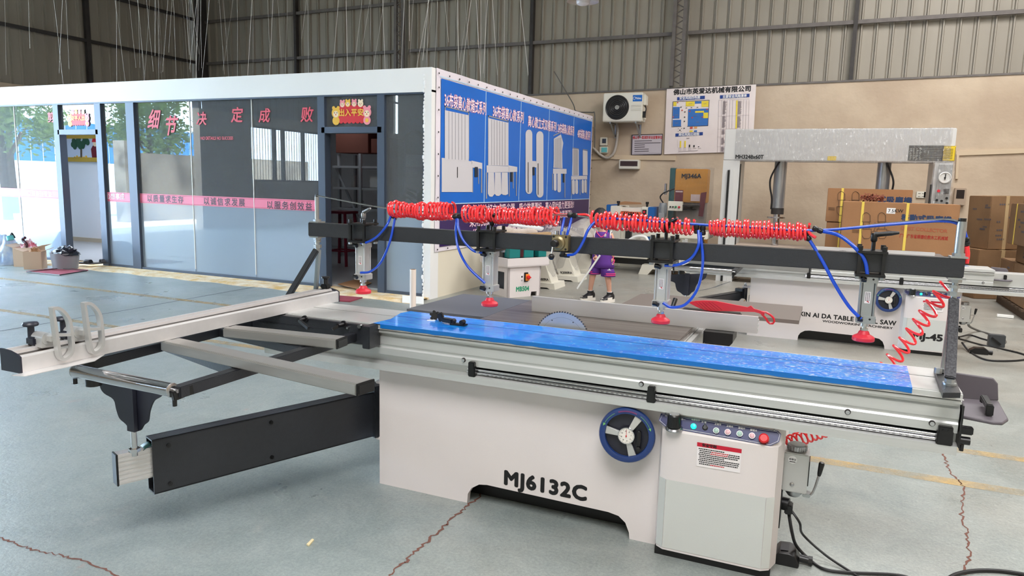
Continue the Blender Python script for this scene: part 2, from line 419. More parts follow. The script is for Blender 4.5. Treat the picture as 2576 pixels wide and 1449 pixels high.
# left wall with the big gate and barred windows further to the front
wl = MB()
GY0, GY1, GZ = .9, 7.75, 4.4
WY0, WY1, WZ0, WZ1 = -4.4, -1.0, 1.35, 3.0
for a in ((YF, WY0, 0, 3.3), (WY0, WY1, 0, WZ0), (WY0, WY1, WZ1, 3.3), (WY1, GY0, 0, 3.3), (GY1, YB, 0, 3.3)):
    wl.box(XL-.25, XL, a[0], a[1], a[2], a[3])
wl.box(XL-.25, XL, GY0-.1, GY1+.1, GZ, GZ+.3)
wall_left = struct(wl.build('wall_left', plaster), 'left wall of the hall with gate opening')
mb = MB(); pr = ribs(YF, YB+.3, .262); vs = []
for s, d in pr:
    zl = 3.3 if not (GY0-.05 < s < GY1+.05) else GZ+.25
    vs += [V((XL-.1-d, s, zl)), V((XL-.1-d, s, ZC))]
mb.faces(vs, [(2*i, 2*i+2, 2*i+3, 2*i+1) for i in range(len(pr)-1)]); mb.build('cladding', clad, wall_left, ang=20)
mb = MB()
for z in (4.49, 5.6, 6.7): mb.bar((XL-.01, YF, z), (XL-.01, YB, z), .06, .07)
mb.box(XL-.05, XL+.03, 11.75, 11.85, 3.3, ZC); mb.box(XL-.25, XL-.02, GY0-.1, GY0, 3.3, GZ); mb.box(XL-.25, XL-.02, GY1, GY1+.1, 3.3, GZ)
mb.build('purlin', dark_steel, wall_left)
wn = MB()
for y in (WY0, WY0+.95, WY0+1.9, WY0+2.3, WY1): wn.box(XL-.16, XL-.06, y-.05, y+.05, WZ0, WZ1)
wn.box(XL-.16, XL-.06, WY0, WY1, WZ0-.03, WZ0+.05); wn.box(XL-.16, XL-.06, WY0, WY1, WZ1-.05, WZ1+.03)
win9 = struct(wn.build('window_9', dark_steel), 'barred window in the left wall')
mb = MB()
for k in range(28): y = WY0+.06+k*.12; mb.cyl((XL-.2, y, WZ0), (XL-.2, y, WZ1), .008, seg=6)
mb.build('window_bars', dark_steel, win9)
# right wall, front wall, ceiling
mb = MB(); mb.box(XR, XR+.2, YF, YB, 0, ZC); struct(mb.build('wall_right', plaster))
mb = MB(); mb.box(XL, XR, YF-.2, YF, 0, ZC); struct(mb.build('wall_front', cream_wall))
mb = MB(); mb.box(XL-.3, XR+.2, YF-.2, YB+.4, ZC, ZC+.1)
ceiling = struct(mb.build('ceiling', pm('dull_roof_sheet', (150,148,142), .7)))
mb = MB()
for y in range(-8, 15, 3): mb.box(XL, XR, y-.08, y+.08, ZC-.5, ZC-.3)
for x in range(-15, 9, 2): mb.box(x-.03, x+.03, YF, YB, ZC-.28, ZC-.1)
mb.build('roof_truss', dark_steel, ceiling)

# ---- what lies beyond the gate (only seen mirrored in the glass)
mb = MB(); mb.box(-48, XL-.25, -30, 30, -.2, -.04)
struct(mb.build('ground', pm('outdoor_concrete', (196,196,190), .8, var=.1, scale=.4)))
mb = MB(); mb.box(-20.6, -20.4, -9, -.6, -.1, 2.15)
struct(mb.build('wall_yard', pm('rain_stained_wall', (206,198,182), .85, var=.4, scale=.7, col2=(120,112,100))), 'rain-stained yard wall outside the gate')
mb = MB(); mb.box(-20.7, -20.2, -.6, -.1, -.1, 2.5)
struct(mb.build('trim_8', pm('stained_pillar', (214,206,190), .85, var=.45, scale=1.6, col2=(120,112,100))), 'stained concrete gate pillar')
blue_fence = pm('blue_site_fence', (60,150,230), .5)
mb = MB()
for k in range(46): mb.box(-30.0, -29.95, -14+k*.5, -14+k*.5+.44, 1.9, 3.6)
tag(mb.build('site_fence', blue_fence), 'blue sheet fence beyond the yard wall, mirrored in the office glass', 'fence')
leafm = pm('tree_leaves', (150,186,96), .6, var=.35, scale=2)
bark = pm('tree_bark', (98,84,70), .9)
def tree(x, y, h, r, n, label):
    t = thing('street_tree', label, 'tree', (x, y, -.05), 'trees outside the gate')
    q = MB(); q.tube(smooth_path([(x, y, -.05), (x+.1, y+.1, h*.3), (x-.05, y, h*.6), (x, y+.1, h*.85)]), [.14-.004*i for i in range(19)], 8)
    for k in range(5):
        a = k*1.3; q.tube([(x, y, h*(.35+.08*k)), (x+r*.7*math.cos(a), y+r*.7*math.sin(a), h*(.55+.09*k))], .04, 6)
    q.build('trunk', bark, t)
    q = MB()
    cl = [V((x+rnd.gauss(0, r*.45), y+rnd.gauss(0, r*.45), h*rnd.uniform(.5, 1))) for _ in range(16)]
    for k in range(n):
        c = rnd.choice(cl)+V((rnd.gauss(0, r*.2), rnd.gauss(0, r*.2), rnd.gauss(0, r*.18)))
        a = V((rnd.gauss(0,1), rnd.gauss(0,1), rnd.gauss(0,1))).normalized(); b = a.orthogonal().normalized(); s = rnd.uniform(.06, .12)
        q.faces([c-a*s, c+b*s*.5, c+a*s, c-b*s*.5], [(0,1,2,3)])
    q.build('foliage', leafm, t, flat=True)
tree(-23.0, -3.4, 4.6, 1.5, 5600, 'leafy tree right outside the gate, mirrored in the wide office pane')
tree(-23.5, 1.5, 4.8, 1.3, 4600, 'leafy tree farther left outside, mirrored in the left office panes')
tree(-27.0, -.9, 5.6, 1.4, 4600, 'tall tree behind the yard wall outside')

# ================================================================ THE GLASS OFFICE
YO = 7.93; XO = -4.567
def glass_mat(name, tint, ior=1.6, frost=None, rough=0.0, dust=0):
    m = bpy.data.materials.new(name); m.use_nodes = True; nt = m.node_tree; N = nt.nodes; L = nt.links; N.clear()
    out = N.new('ShaderNodeOutputMaterial'); mix = N.new('ShaderNodeMixShader'); fr = N.new('ShaderNodeFresnel'); fr.inputs[0].default_value = ior
    g = N.new('ShaderNodeBsdfGlossy'); g.inputs['Roughness'].default_value = rough
    t = N.new('ShaderNodeBsdfTransparent'); t.inputs[0].default_value = tuple(tint)+(1,)
    base = t
    if frost:
        d = N.new('ShaderNodeBsdfDiffuse'); d.inputs[0].default_value = rgb(*frost)
        tr = N.new('ShaderNodeBsdfTranslucent'); tr.inputs[0].default_value = rgb(*frost)
        m1 = N.new('ShaderNodeMixShader'); m1.inputs[0].default_value = .35; L.new(d.outputs[0], m1.inputs[1]); L.new(tr.outputs[0], m1.inputs[2])
        m2 = N.new('ShaderNodeMixShader'); m2.inputs[0].default_value = .9; L.new(t.outputs[0], m2.inputs[1]); L.new(m1.outputs[0], m2.inputs[2]); base = m2
    if not frost and dust:  # grey diffuse share painted in as the hall's pale reflection
        dd = N.new('ShaderNodeBsdfDiffuse'); dd.inputs[0].default_value = rgb(190,198,206); m3 = N.new('ShaderNodeMixShader'); m3.inputs[0].default_value = dust; L.new(t.outputs[0], m3.inputs[1]); L.new(dd.outputs[0], m3.inputs[2]); base = m3
    L.new(fr.outputs[0], mix.inputs[0]); L.new(base.outputs[0], mix.inputs[1]); L.new(g.outputs[0], mix.inputs[2]); L.new(mix.outputs[0], out.inputs[0])
    return m
clear_glass = glass_mat('clear_float_glass', (.5, .56, .6), 1.65, dust=.19)  # the dust value is a painted haze that greys the panes
frost_glass = glass_mat('frosted_film_glass', (.6, .7, .8), 1.75, frost=(190,208,226))
door_glass = glass_mat('door_glass', (.85, .88, .88), 1.5)
frame_m = pm('slate_blue_aluminium', (74,84,100), .4, .3)
frame_d = pm('dark_gap', (20,24,30), .5)
band_m = pm('pink_warning_band', (236,120,150), .45)
# white fascia, end post, roof, side wall
mb = MB(); mb.box(XL+.02, XO, YO-.06, YO+.14, 2.575, 2.865); mb.box(XO-.10, XO, YO-.061, YO+.14, 0.0, 2.60); mb.box(XL+.02, XO, YO+.14, 14.35, 2.72, 2.86)
wo = struct(mb.build('wall_office', pm('white_fascia_paint', (240,240,238), .6, var=.04, scale=1)), 'white fascia and end post of the glass office')
mb = MB(); mb.box(XO-.12, XO, YO+.14, 14.35, 0, 2.72); struct(mb.build('wall_side', cream_wall), 'cream side wall of the office behind the banner')
mb = MB()
for k in range(60):
    z = k*.047; mb.ball((XO-.102+rnd.uniform(-.01, .008), YO-.062, z), rnd.uniform(.008, .02), 6, (1,.3,1.6))
mb.build('paint_flake', pm('ragged_white_paint', (245,245,245), .8), wo)
# rubble sill in front
mb = MB()
pr = [(-16, 7.72)]
def sill(u, v):
    x = XL+.1+u*(XO-.02-XL-.1); y = 7.50+.36*v+.03*math.sin(x*7)*(1-v); z = .022*min(1, v*3.5)+.005*math.sin(x*23+v*9)*(v > .1)
    return V((x, y, z if v > .01 else 0))
mb.sheet(sill, 160, 6); mb.box(XL+.1, XO-.02, 7.84, YO+.1, 0, .026)
struct(mb.build('trim_9', pm('crumbling_yellow_sill', (214,176,110), .9, var=.25, scale=6, bump=.5, bscale=30, col2=(236,222,196))), 'crumbling yellowish sill along the office front')
mb = MB(); mb.box(XL+.1, XO-.1, YO+.1, 13.4, 0, .05); struct(mb.build('floor_office', pm('office_tile', (170,172,176), .25)), 'glossy grey office floor')
mb = MB(); mb.box(XL+.1, -9.92, 10.3, 10.4, 0, 2.7); mb.box(-9.92, -9.8, YO+.1, 12.8, 0, 2.7); mb.box(-9.8, XO-.1, 12.7, 12.8, 0, 2.7)
struct(mb.build('wall_inner', white_wall), 'inner white walls of the office')
mb = MB(); mb.box(XL+.1, -9.9, 10.27, 10.3, .05, .13); struct(mb.build('baseboard_inner', pm('beige_skirting', (196,180,156), .5)))
area('office_fill', (-11.6, 9.2, 2.6), .6, 95, (.84, .90, 1))  # fill lights added to brighten the office rooms, no fixture stands there
area('office_fill', (-8.2, 10.6, 2.6), .8, 4, (.9, .95, 1))
# frame members
ZT, ZB, ZM0, ZM1 = 2.555, .03, 2.085, 2.165
mb = MB()
xs = [(-11.585, -11.455), (-10.61, -10.47), (-9.92, -9.74), (-6.31, -6.19), (-5.37, -5.255), (-4.69, -4.66)]
for a, b in xs: mb.box(a, b, YO-.05, YO+.07, ZB-.03, ZT, .004)
mb.box(XL+.1, XO-.1, YO-.05, YO+.07, ZT, ZT+.03)
for a, b in ((XL+.1, -11.5), (-10.5, XO-.1)):
    if a < -11: mb.box(a, b, YO-.04, YO+.06, .0, .06)
mb.box(-10.5, -6.25, YO-.04, YO+.06, .0, .06); mb.box(-5.3, XO-.1, YO-.04, YO+.06, .0, .06)
for a, b in ((-11.5, -10.55), (-6.25, -5.3)): mb.box(a, b, YO-.05, YO+.07, ZM0, ZM1, .004)
struct(mb.build('trim_10', frame_m), 'slate blue aluminium frame of the office front')
def glassrun(n, x0, x1, z0=.06, z1=ZT, band=True, frost=True, label=None):
    b0 = z0
    o = MB(); o.box(x0, x1, YO-.006, YO+.006, 1.19 if frost else z0, z1); o = struct(o.build('window_%d' % n, clear_glass), label)
    if frost:
        q = MB(); q.box(x0, x1, YO-.006, YO+.006, z0, 1.19); q.build('frosted_film', frost_glass, o)
    if band:
        q = MB(); q.box(x0, x1, YO-.012, YO-.008, 1.05, 1.195); q.build('pink_band', band_m, o)
        q = MB(); q.box(x0, x1, YO-.0135, YO-.0122, 1.062, 1.066); q.box(x0, x1, YO-.0135, YO-.0122, 1.178, 1.182); q.build('band_edge', pm('crimson_line', (170,30,60), .5), o)
    return o
w1 = glassrun(1, -15.8, -12.62, label='far left office pane mirroring the bright yard')
w2 = glassrun(2, -12.61, -11.59, label='office pane left of the white-walled doorway')
w3 = glassrun(3, -10.47, -9.925, label='narrow office pane right of the left doorway')
w4 = glassrun(4, -9.74, -8.645, label='office pane mirroring tree and yard wall')
w5 = glassrun(5, -8.635, -7.475, label='dark office pane with small red lettering')
w6 = glassrun(6, -7.465, -6.31, label='dark office pane left of the right doorway')
w7 = glassrun(7, -5.255, -4.69, band=False, label='narrow office pane next to the banner corner')
w8 = glassrun(8, -11.455, -10.61, ZM1, ZT, False, False, 'transom pane over the left doorway')
w10 = glassrun(10, -6.19, -5.37, ZM1, ZT, False, False, 'transom pane over the right doorway')
mb = MB()
for x in (-12.615, -8.64, -7.47): mb.box(x-.005, x+.005, YO-.014, YO+.008, .1, ZT)
mb.build('silicone_joint', white_plastic, w5)
redt = pm('red_vinyl_lettering', (222,70,90), .5)
def gtext(parent, body, u, v, h, m=redt, bold=.02, sx=1, yy=YO-.016, name='lettering', space=1, shear=0):
    q = MB(); q.text(body, P(u, v, y=yy), h, bold=bold, sx=sx, space=space, shear=shear); return q.build(name, m, parent)
gtext(w2, '剪', 128, 297, .17); gtext(w4, '细', 384, 304, .30, bold=.022, shear=.35, sx=.8); gtext(w4, '节', 426, 320, .30, bold=.022, shear=.35, sx=.85)
gtext(w5, '决', 506, 301, .2, shear=.15); gtext(w5, '定', 595, 292, .22, shear=.15); gtext(w6, '成', 664, 293, .2, shear=.15); gtext(w6, '败', 771, 291, .21, shear=.15)
gtext(w5, 'NO DETAILS NO SUCCESS', 545, 348, .062, bold=.012, sx=.85)
inkb = pm('dark_vinyl_lettering', (60,40,60), .5)
gtext(w4, '以质量求生存', 415, 502, .115, inkb, .015, space=1.25, yy=YO-.0142); gtext(w5, '以诚信求发展', 563, 509, .118, inkb, .015, space=1.3, yy=YO-.0142)
gtext(w6, '以服务创效益', 727, 519, .118, inkb, .015, space=1.3, yy=YO-.0142); gtext(w2, '以服务创效益', 100, 489, .10, ink_white, .015, space=1.1, yy=YO-.0142)
gtext(w3, '心想事成', 290, 495, .10, ink_white, .01, space=1.1, yy=YO-.0142)
# lucky stickers on the transoms: generic round animals around a red scroll
gold = pm('gold_print', (240,190,60), .4); pinkp = pm('pink_print', (244,150,160), .5); creamp = pm('cream_print', (250,226,190), .5); redp = pm('red_print', (214,24,40), .5)
def lucky(parent, cu, cv, w_, mirror=False):
    c = P(cu, cv, y=YO-.016); y = YO-.016; s = w_/1.0
    def disk(q, dx, dz, r, m, dy): q.mat(m).cyl((c.x+dx*s, y-dy, c.z+dz*s), (c.x+dx*s, y-dy-.0015, c.z+dz*s), r*s, seg=18)
    q = MB()
    q.mat(redp).prism([(-.36,-.22), (.36,-.22), (.42,.02), (.3,.14), (-.3,.14), (-.42,.02)], (c.x, y-.001, c.z), (s,0,0), (0,0,s), (0,-.001,0))
    for k in range(6): disk(q, -.28+.112*k, -.2, .06, redp, .001)
    for i, (dx, dz, r) in enumerate(((-.42,-.02,.115), (.42,-.02,.115), (-.24,.17,.075), (-.09,.18,.075), (.08,.18,.075), (.25,.17,.075))):
        m = (gold, pinkp, pinkp, gold, pinkp, creamp)[i]
        disk(q, dx-r*.55, dz+r*.95, r*.36, m, .002); disk(q, dx+r*.55, dz+r*.95, r*.36, m, .002)
        disk(q, dx, dz, r, m, .003); disk(q, dx, dz-r*.25, r*.62, creamp, .005)
        disk(q, dx-r*.3, dz, r*.1, ink, .007); disk(q, dx+r*.3, dz, r*.1, ink, .007); disk(q, dx, dz-r*.35, r*.12, redp, .007)
        if r > .1: disk(q, dx, dz-r*1.5, r*.85, m, .002); disk(q, dx, dz-r*1.5, r*.4, gold, .004)
    q.mat(gold).text('出入平安', (c.x, y-.009, c.z-.03*s), .17*s, right=(-1,0,0) if mirror else (1,0,0), bold=.03)
    q.build('lucky_sticker', redp, parent)
lucky(w10, 884, 281, .58); lucky(w8, 197, 296, .48, True)
# doors
def leaf(n, hx, hy, ang, wd, label):
    d = V((math.cos(ang), math.sin(ang), 0)); nn = V((-d.y, d.x, 0)); c = V((hx, hy, 1.06))+d*wd/2
    q = MB(); q.obox(c, (d, nn, (0,0,1)), (wd/2, .006, .98)); o = struct(q.build('door_%d' % n, door_glass), label)
    q = MB(); e = V((hx, hy, 0))
    for z in (.12, 2.02): q.obox(e+d*.07+V((0,0,z)), (d, nn, (0,0,1)), (.07, .016, .05), .004)
    q.obox(e+d*.03+V((0,0,1.2)), (d, nn, (0,0,1)), (.025, .016, .05), .003)
    q.build('patch_fitting', chrome, o)
    q = MB(); q.cyl(e+d*(wd-.12)+nn*.04+V((0,0,.25)), e+d*(wd-.12)+nn*.04+V((0,0,.6)), .012); q.cyl(e+d*(wd-.12)-nn*.04+V((0,0,.25)), e+d*(wd-.12)-nn*.04+V((0,0,.6)), .012); q.build('door_handle', chrome, o)
    q = MB(); q.obox(c+V((0,0,1.12-1.06)), (d, nn, (0,0,1)), (wd/2, .008, .075)); q.build('pink_band', pm('red_warning_band', (226,40,60), .45), o)
    return o
leaf(1, -10.62, YO+.03, math.radians(97), .9, 'open frameless glass door of the left doorway')
leaf(2, -5.385, YO+.03, math.radians(100), .88, 'open frameless glass door of the right doorway')
# framed picture on the white wall seen through the left doorway
yy = 10.27
pf = thing('framed_picture', 'gold framed embroidery of a green tree on the white wall in the left doorway', 'picture', (P(203, 372, y=yy)))
a = P(158, 338, y=yy); b = P(262, 408, y=yy)
q = MB()
for k, (x0, x1, z0, z1) in enumerate(((a.x, b.x, a.z-.09, a.z), (a.x, b.x, b.z, b.z+.09), (a.x, a.x+.09, b.z, a.z), (b.x-.09, b.x, b.z, a.z))): q.box(x0, x1, yy-.04, yy, z0, z1, .01)
q.build('frame', pm('gilt_frame', (206,170,70), .4, .4), pf)
q = MB(); q.box(a.x, b.x, yy-.015, yy-.005, b.z, a.z); q.build('canvas', pm('pale_blue_canvas', (206,214,232), .7), pf)
q = MB(); cx = (a.x+b.x)/2-.05; cz = (a.z+b.z)/2; gm = pm('embroidery_green', (40,84,60), .8)
q.mat(gm)
for k in range(26):
    t = rnd.uniform(0, 2*PI); r = rnd.uniform(0, 1); q.cyl((cx+.27*r*math.cos(t), yy-.017-.0003*k, cz+.07+.12*r*math.sin(t)), (cx+.27*r*math.cos(t), yy-.02-.0003*k, cz+.07+.12*r*math.sin(t)), .06, seg=12)
q.mat(bark).bar((cx, yy-.02, cz-.2), (cx+.02, yy-.02, cz+.06), .004, .05, up=(1,0,0))
q.mat(gold); [q.cyl((cx-.2+.07*k, yy-.017, cz-.2+.02*(k % 2)), (cx-.2+.07*k, yy-.02, cz-.2+.02*(k % 2)), .03, seg=10) for k in range(6)]
fx = cx+.44
q.mat(pm('maroon_embroidery', (110,20,40), .8)).prism([(-.11,-.2), (.11,-.2), (.13,-.02), (.07,.05), (-.07,.05), (-.13,-.02)], (fx, yy-.017, cz), (1,0,0), (0,0,1), (0,-.003,0))
q.mat(creamp).cyl((fx, yy-.018, cz+.09), (fx, yy-.022, cz+.09), .06, seg=14); q.mat(redp).prism([(-.09,.12), (.09,.12), (.06,.19), (-.06,.19)], (fx, yy-.02, cz), (1,0,0), (0,0,1), (0,-.003,0))
q.build('embroidery', gm, pf)
# storage rack and things in the dark right-hand room
rk = thing('storage_rack', 'light grey metal storage rack inside the dark office, seen through the right doorway', 'rack', (P(890, 640, y=11.2).x, 11.5, .05))
rx0 = P(846, 500, y=11.1).x; rx1 = rx0+2.3; rackm = pm('light_grey_rack', (190,192,196), .5)
for x, y in ((rx0, 11.2), (rx0+.62, 11.0), (rx0, 11.7), (rx1, 11.0), (rx1, 11.7)):
    q = MB(); q.box(x-.025, x+.025, y-.025, y+.025, .05, 1.95); q.build('upright', rackm, rk)
for z in (.55, .95, 1.33, 1.72):
    q = MB(); q.box(rx0, rx1, 11.0, 11.7, z-.03, z+.01); q.build('shelf', rackm, rk)
q = MB(); q.bar((rx0, 11.1, 1.7), (rx0+.6, 11.1, .6), .02, .04); q.bar((rx0+.05, 11.1, .3), (rx0+.6, 11.1, 1.1), .02, .04); q.build('brace', rackm, rk)
def cbox(name, label, x0, x1, y0, y1, z0, z1, m=cardboard, cat='box', group=None):
    q = MB(); q.box(x0, x1, y0, y1, z0, z1, .006); o = q.build(name, m, base=((x0+x1)/2, (y0+y1)/2, z0)); tag(o, label, cat, group); return o
dbox = pm('dark_red_box_card', (120,70,58), .8)
cbox('storage_box', 'brown box on top of the rack, left of two', rx0+.0, rx0+.72, 11.1, 11.6, 1.965, 2.40, dbox)
cbox('storage_box', 'smaller brown box on top of the rack, right of two', rx0+.78, rx0+1.2, 11.1, 11.5, 1.965, 2.22, dbox)
def lump(name, label, c, r, m, cat, n=20, amp=.12, seed=1, group=None, parent=None):
    from mathutils import noise as mn
    q = MB(); c = V(c); r = V(r)
    def fn(u, v):
        t = 2*PI*u; p = PI/2*v; d = V((math.cos(t)*math.cos(p), math.sin(t)*math.cos(p), math.sin(p)))
        k = 1+amp*mn.noise(d*3.1+V((seed*7.7, 0, 0)))+amp*.4*mn.noise(d*9+V((0, seed, 0)))
        return c+V((d.x*r.x*k, d.y*r.y*k, d.z*r.z*k))
    q.sheet(fn, n*2, n)
    bmesh.ops.remove_doubles(q.bm, verts=q.bm.verts, dist=.0005)
    o = q.build(name, m, parent, None if parent else c, ang=60)
    if not parent: tag(o, label, cat, group)
    return o
clothd = pm('grey_white_cloth', (196,192,186), .9)
lump('black_bag', 'black bag on top of the storage rack', (rx0+1.55, 11.35, 1.96), (.3, .25, .42), pm('black_cloth', (22,22,24), .9), 'bag', 12, seed=3)
lump('cloth_pile', 'crumpled white cloth pile on the second rack shelf', (rx0+1.5, 11.35, 1.345), (.45, .26, .26), clothd, 'cloth', 14, .3, 5)
cbox('device_box', 'small white box on the middle rack shelf', rx0+.75, rx0+.98, 11.1, 11.3, 1.345, 1.55, white_plastic)
q = MB(); q.cyl((rx0+.25, 11.3, 1.345), (rx0+.25, 11.3, 1.55), .04); q.cyl((rx0+.25, 11.3, 1.55), (rx0+.25, 11.3, 1.6), .015)
tag(q.build('spray_can', white_plastic, base=(rx0+.25, 11.3, 1.345)), 'white can on the middle rack shelf', 'can')
# red stool
st = thing('wooden_stool', 'dark red stool just inside the right doorway', 'stool', (P(853, 668, z=.05)+V((0, .1, 0))), None); sb = BASE[st]
redw = pm('dark_red_lacquer', (110,26,44), .4)
q = MB(); q.box(sb.x-.2, sb.x+.2, sb.y-.18, sb.y+.18, .92, .96, .01); q.build('seat', redw, st)
for i in (-1, 1):
    for j in (-1, 1):
        q = MB(); q.bar((sb.x+i*.2, sb.y+j*.17, .05), (sb.x+i*.15, sb.y+j*.13, .92), .035, .035, up=(0,1,0)); q.build('leg', redw, st)
q = MB()
for z in (.3, .62):
    for j in (-1, 1): q.bar((sb.x-.18, sb.y+j*.155, z), (sb.x+.18, sb.y+j*.155, z), .02, .025); q.bar((sb.x+j*.18, sb.y-.155, z), (sb.x+j*.18, sb.y+.155, z), .02, .025)
q.build('stretcher', redw, st)
# posters on the inner wall, potted plant behind the narrow pane
for u, v, lb in ((450, 345, 'left'), (690, 350, 'right')):
    c = P(u, v, y=12.6)
    q = MB(); q.box(c.x-.62, c.x+.62, 12.64, 12.66, c.z-.75, c.z+.75); o = q.build('wall_poster', pm('dim_poster_paper', (196,204,214), .6), base=c); tag(o, 'pale text poster with blue edges on the inner office wall, %s of two' % lb, 'poster')
    q = MB(); q.box(c.x-.62, c.x+.62, 12.62, 12.64, c.z+.66, c.z+.75); q.box(c.x-.62, c.x+.62, 12.62, 12.64, c.z-.75, c.z-.68); q.build('blue_edge', pm('poster_blue', (40,70,130), .6), o)
pp = thing('potted_plant', 'leafy potted plant behind the narrow office pane', 'plant', (P(1052, 640, y=9.2).x, 9.2, .05)); pb = BASE[pp]
q = MB(); q.lathe([(.14, 0), (.2, .5), (.17, .5), (.16, .44)], pb, seg=16); q.build('pot', pm('white_pot', (220,220,220), .4), pp)
q = MB(); q.tube([pb+V((0,0,.4)), pb+V((0,.02,1.2))], .03); q.build('stem', bark, pp)
q = MB()
for k in range(46):
    t = rnd.uniform(0, 2*PI); el = rnd.uniform(-.3, .9); z0 = rnd.uniform(.8, 1.25); d = V((math.cos(t)*math.cos(el), math.sin(t)*math.cos(el), math.sin(el)))
    p0 = pb+V((0,0,z0)); p1 = p0+d*.16; p2 = p0+d*.34+V((0,0,-.03)); s = d.cross(V((0,0,1))).normalized()*.06
    q.faces([p0, p1+s, p2, p1-s], [(0,1,2,3)])
q.build('leaves', pm('plant_leaves', (40,90,40), .5), pp, flat=True)
# frosted cardboard scrap in the doorway
q = MB(); c = P(905, 722, z=.055); q.slab([P(850,715,z=.06), P(905,700,z=.06), P(935,712,z=.06), P(900,727,z=.06)], (0,0,.004))
tag(q.build('cardboard_scrap', cardboard, base=P(890,714,z=.06)), 'flat brown cardboard lying in the right doorway', 'cardboard')
# mats
matm = pm('red_door_mat', (150,60,76), .95, bump=.4, bscale=200, var=.15, scale=6)
def mat_(pts, label):
    q = MB(); q.slab([P(u, v, z=.002) for u, v in pts], (0,0,.012)); o = q.build('door_mat', matm, base=P(*pts[0], z=0)); tag(o, label, 'mat'); return o
m1 = mat_([(66,684), (150,675), (222,681), (150,693)], 'faded red door mat with dark edge before the left doorway')
q = MB(); pts = [P(u, v, z=.015) for u, v in [(68,684), (150,676), (218,681.5), (150,692)]]; q.tube(pts, .008, 6, True); q.build('edge', black_plastic, m1)
mat_([(842,752), (850,745), (912,750), (880,760), (850,758)], 'dark red mat before the right doorway, behind the crosscut fence')
# ---- banner on the side wall
bn = thing('printed_banner', 'large blue banner showing five dust collectors on the office side wall', 'banner', (XO+.02, 11, .6))
def bp(u, v, d=.02): return P(u, v, x=XO+d)
def cloth(u, v):
    y = 7.96+u*6.38; z = .60+v*2.27; return V((XO+.012+.006*math.sin(y*9)*math.sin(z*5), y, z))
q = MB(); q.sheet(cloth, 90, 20); q.build('white_border', pm('white_banner_vinyl', (236,228,236), .5), bn, flat=True)
def face(m, pts, d, name, par=bn, k=.0015):
    q = MB(); q.slab([bp(u, v, d) for u, v in pts], (k,0,0)); return q.build(name, m, par)
yb0, yb1 = 8.07, 14.27
q = MB(); q.box(XO+.0205, XO+.0225, yb0, yb1, 1.208, 2.757); q.build('blue_field', pm('banner_blue', (4,108,212), .35, var=.08, scale=1.5, bump=.08, bscale=3), bn)
q = MB(); q.box(XO+.0205, XO+.0225, yb0, yb1, .66, 1.205); q.build('purple_field', pm('banner_purple', (52,26,92), .35), bn)
q = MB()
for u in (1219, 1307, 1378, 1440):
    c = bp(u, 400); q.box(XO+.0235, XO+.0245, c.y-.008, c.y+.008, 1.21, 2.75)
q.box(XO+.0235, XO+.0245, yb0, yb1, 1.20, 1.212); q.box(XO+.0235, XO+.0245, yb0-.03, yb1+.03, 2.775, 2.785)
q.build('divider_line', pm('pale_print_line', (190,220,240), .5), bn)
titles = [('36布袋离心款箱式系列', 8.13, 9.37, 2.50), ('36布袋离心款系列', 9.55, 10.73, 2.50), ('离心款立式双桶系列', 10.95, 12.15, 2.47), ('24布袋离心款系列', 12.25, 13.18, 2.47), ('48布袋离心款系列', 13.36, 14.2, 2.45)]
qa = MB(); qb = MB()
for t, y0, y1, z in titles:
    n = len(t)-2*.42; sz = .19; sx = (y1-y0)/(n*sz*1.0)
    c = V((XO+.026, (y0+y1)/2, z)); qa.text(t, c, sz, (0,1,0), (0,0,1), bold=.035, sx=sx); qb.text(t, c+V((.002,0,0)), sz, (0,1,0), (0,0,1), bold=.012, sx=sx)
lines = [('木工机械泊好立式吸尘器，吸尘效果更好，离心风叶吸力更强劲！', 8.75, 13.3, 1.10), ('采用优质材料制作，外形美观大方，设计合理，效果更强！', 9.0, 13.2, .93), ('24袋/36袋/48袋，厂型单大吸力强劲，风量更大！', 8.5, 13.0, .76)]
for t, y0, y1, z in lines:
    c = V((XO+.026, (y0+y1)/2, z)); sz = .145; sx = (y1-y0)/(len(t)*sz*.95)
    qa.text(t, c, sz, (0,1,0), (0,0,1), bold=.032, sx=sx); qb.text(t, c+V((.002,0,0)), sz, (0,1,0), (0,0,1), bold=.010, sx=sx)
qa.build('lettering', pm('pink_lettering', (226,90,140), .5), bn); qb.build('lettering', pm('white_lettering', (250,240,248), .5), bn)
bagm = pm('printed_bag_grey', (210,208,213), .5); bags = pm('printed_fold_grey', (150,150,158), .5); darkp = pm('printed_dark', (30,44,60), .5)
def collector(cab, legs, bagz, nb, low=None, motor=None, slot=None):
    it = MB(); it.mat(bagm)
    def pg(pts, m, d): it.mat(m).slab([bp(u, v, d) for u, v in pts], (.001,0,0))
    for b_ in cab: pg(b_, bagm, .026)
    for b_ in legs: pg(b_, bags, .0255)
    for b_ in bagz: pg(b_, bagm, .0275)
    if nb:
        for (x0, yt0, yb0_, x1, yt1, yb1_) in nb:
            n = 7
            for k in range(1, n):
                t = k/n; it.mat(bags).slab([bp(x0+(x1-x0)*t-.5, yt0+(yt1-yt0)*t, .029), bp(x0+(x1-x0)*t+.7, yt0+(yt1-yt0)*t, .029), bp(x0+(x1-x0)*t+.7, yb0_+(yb1_-yb0_)*t, .029), bp(x0+(x1-x0)*t-.5, yb0_+(yb1_-yb0_)*t, .029)], (.0006,0,0))
    for b_ in (low or []): pg(b_, bagm, .0275)
    for b_ in (motor or []): pg(b_, darkp, .0285)
    for b_ in (slot or []): pg(b_, ink, .030)
    it.build('printed_collector', bagm, bn)
def rr(x0, x1, y0, y1, s0=0, s1=0): return [(x0, y0), (x1, y0+s0), (x1, y1+s1), (x0, y1)]
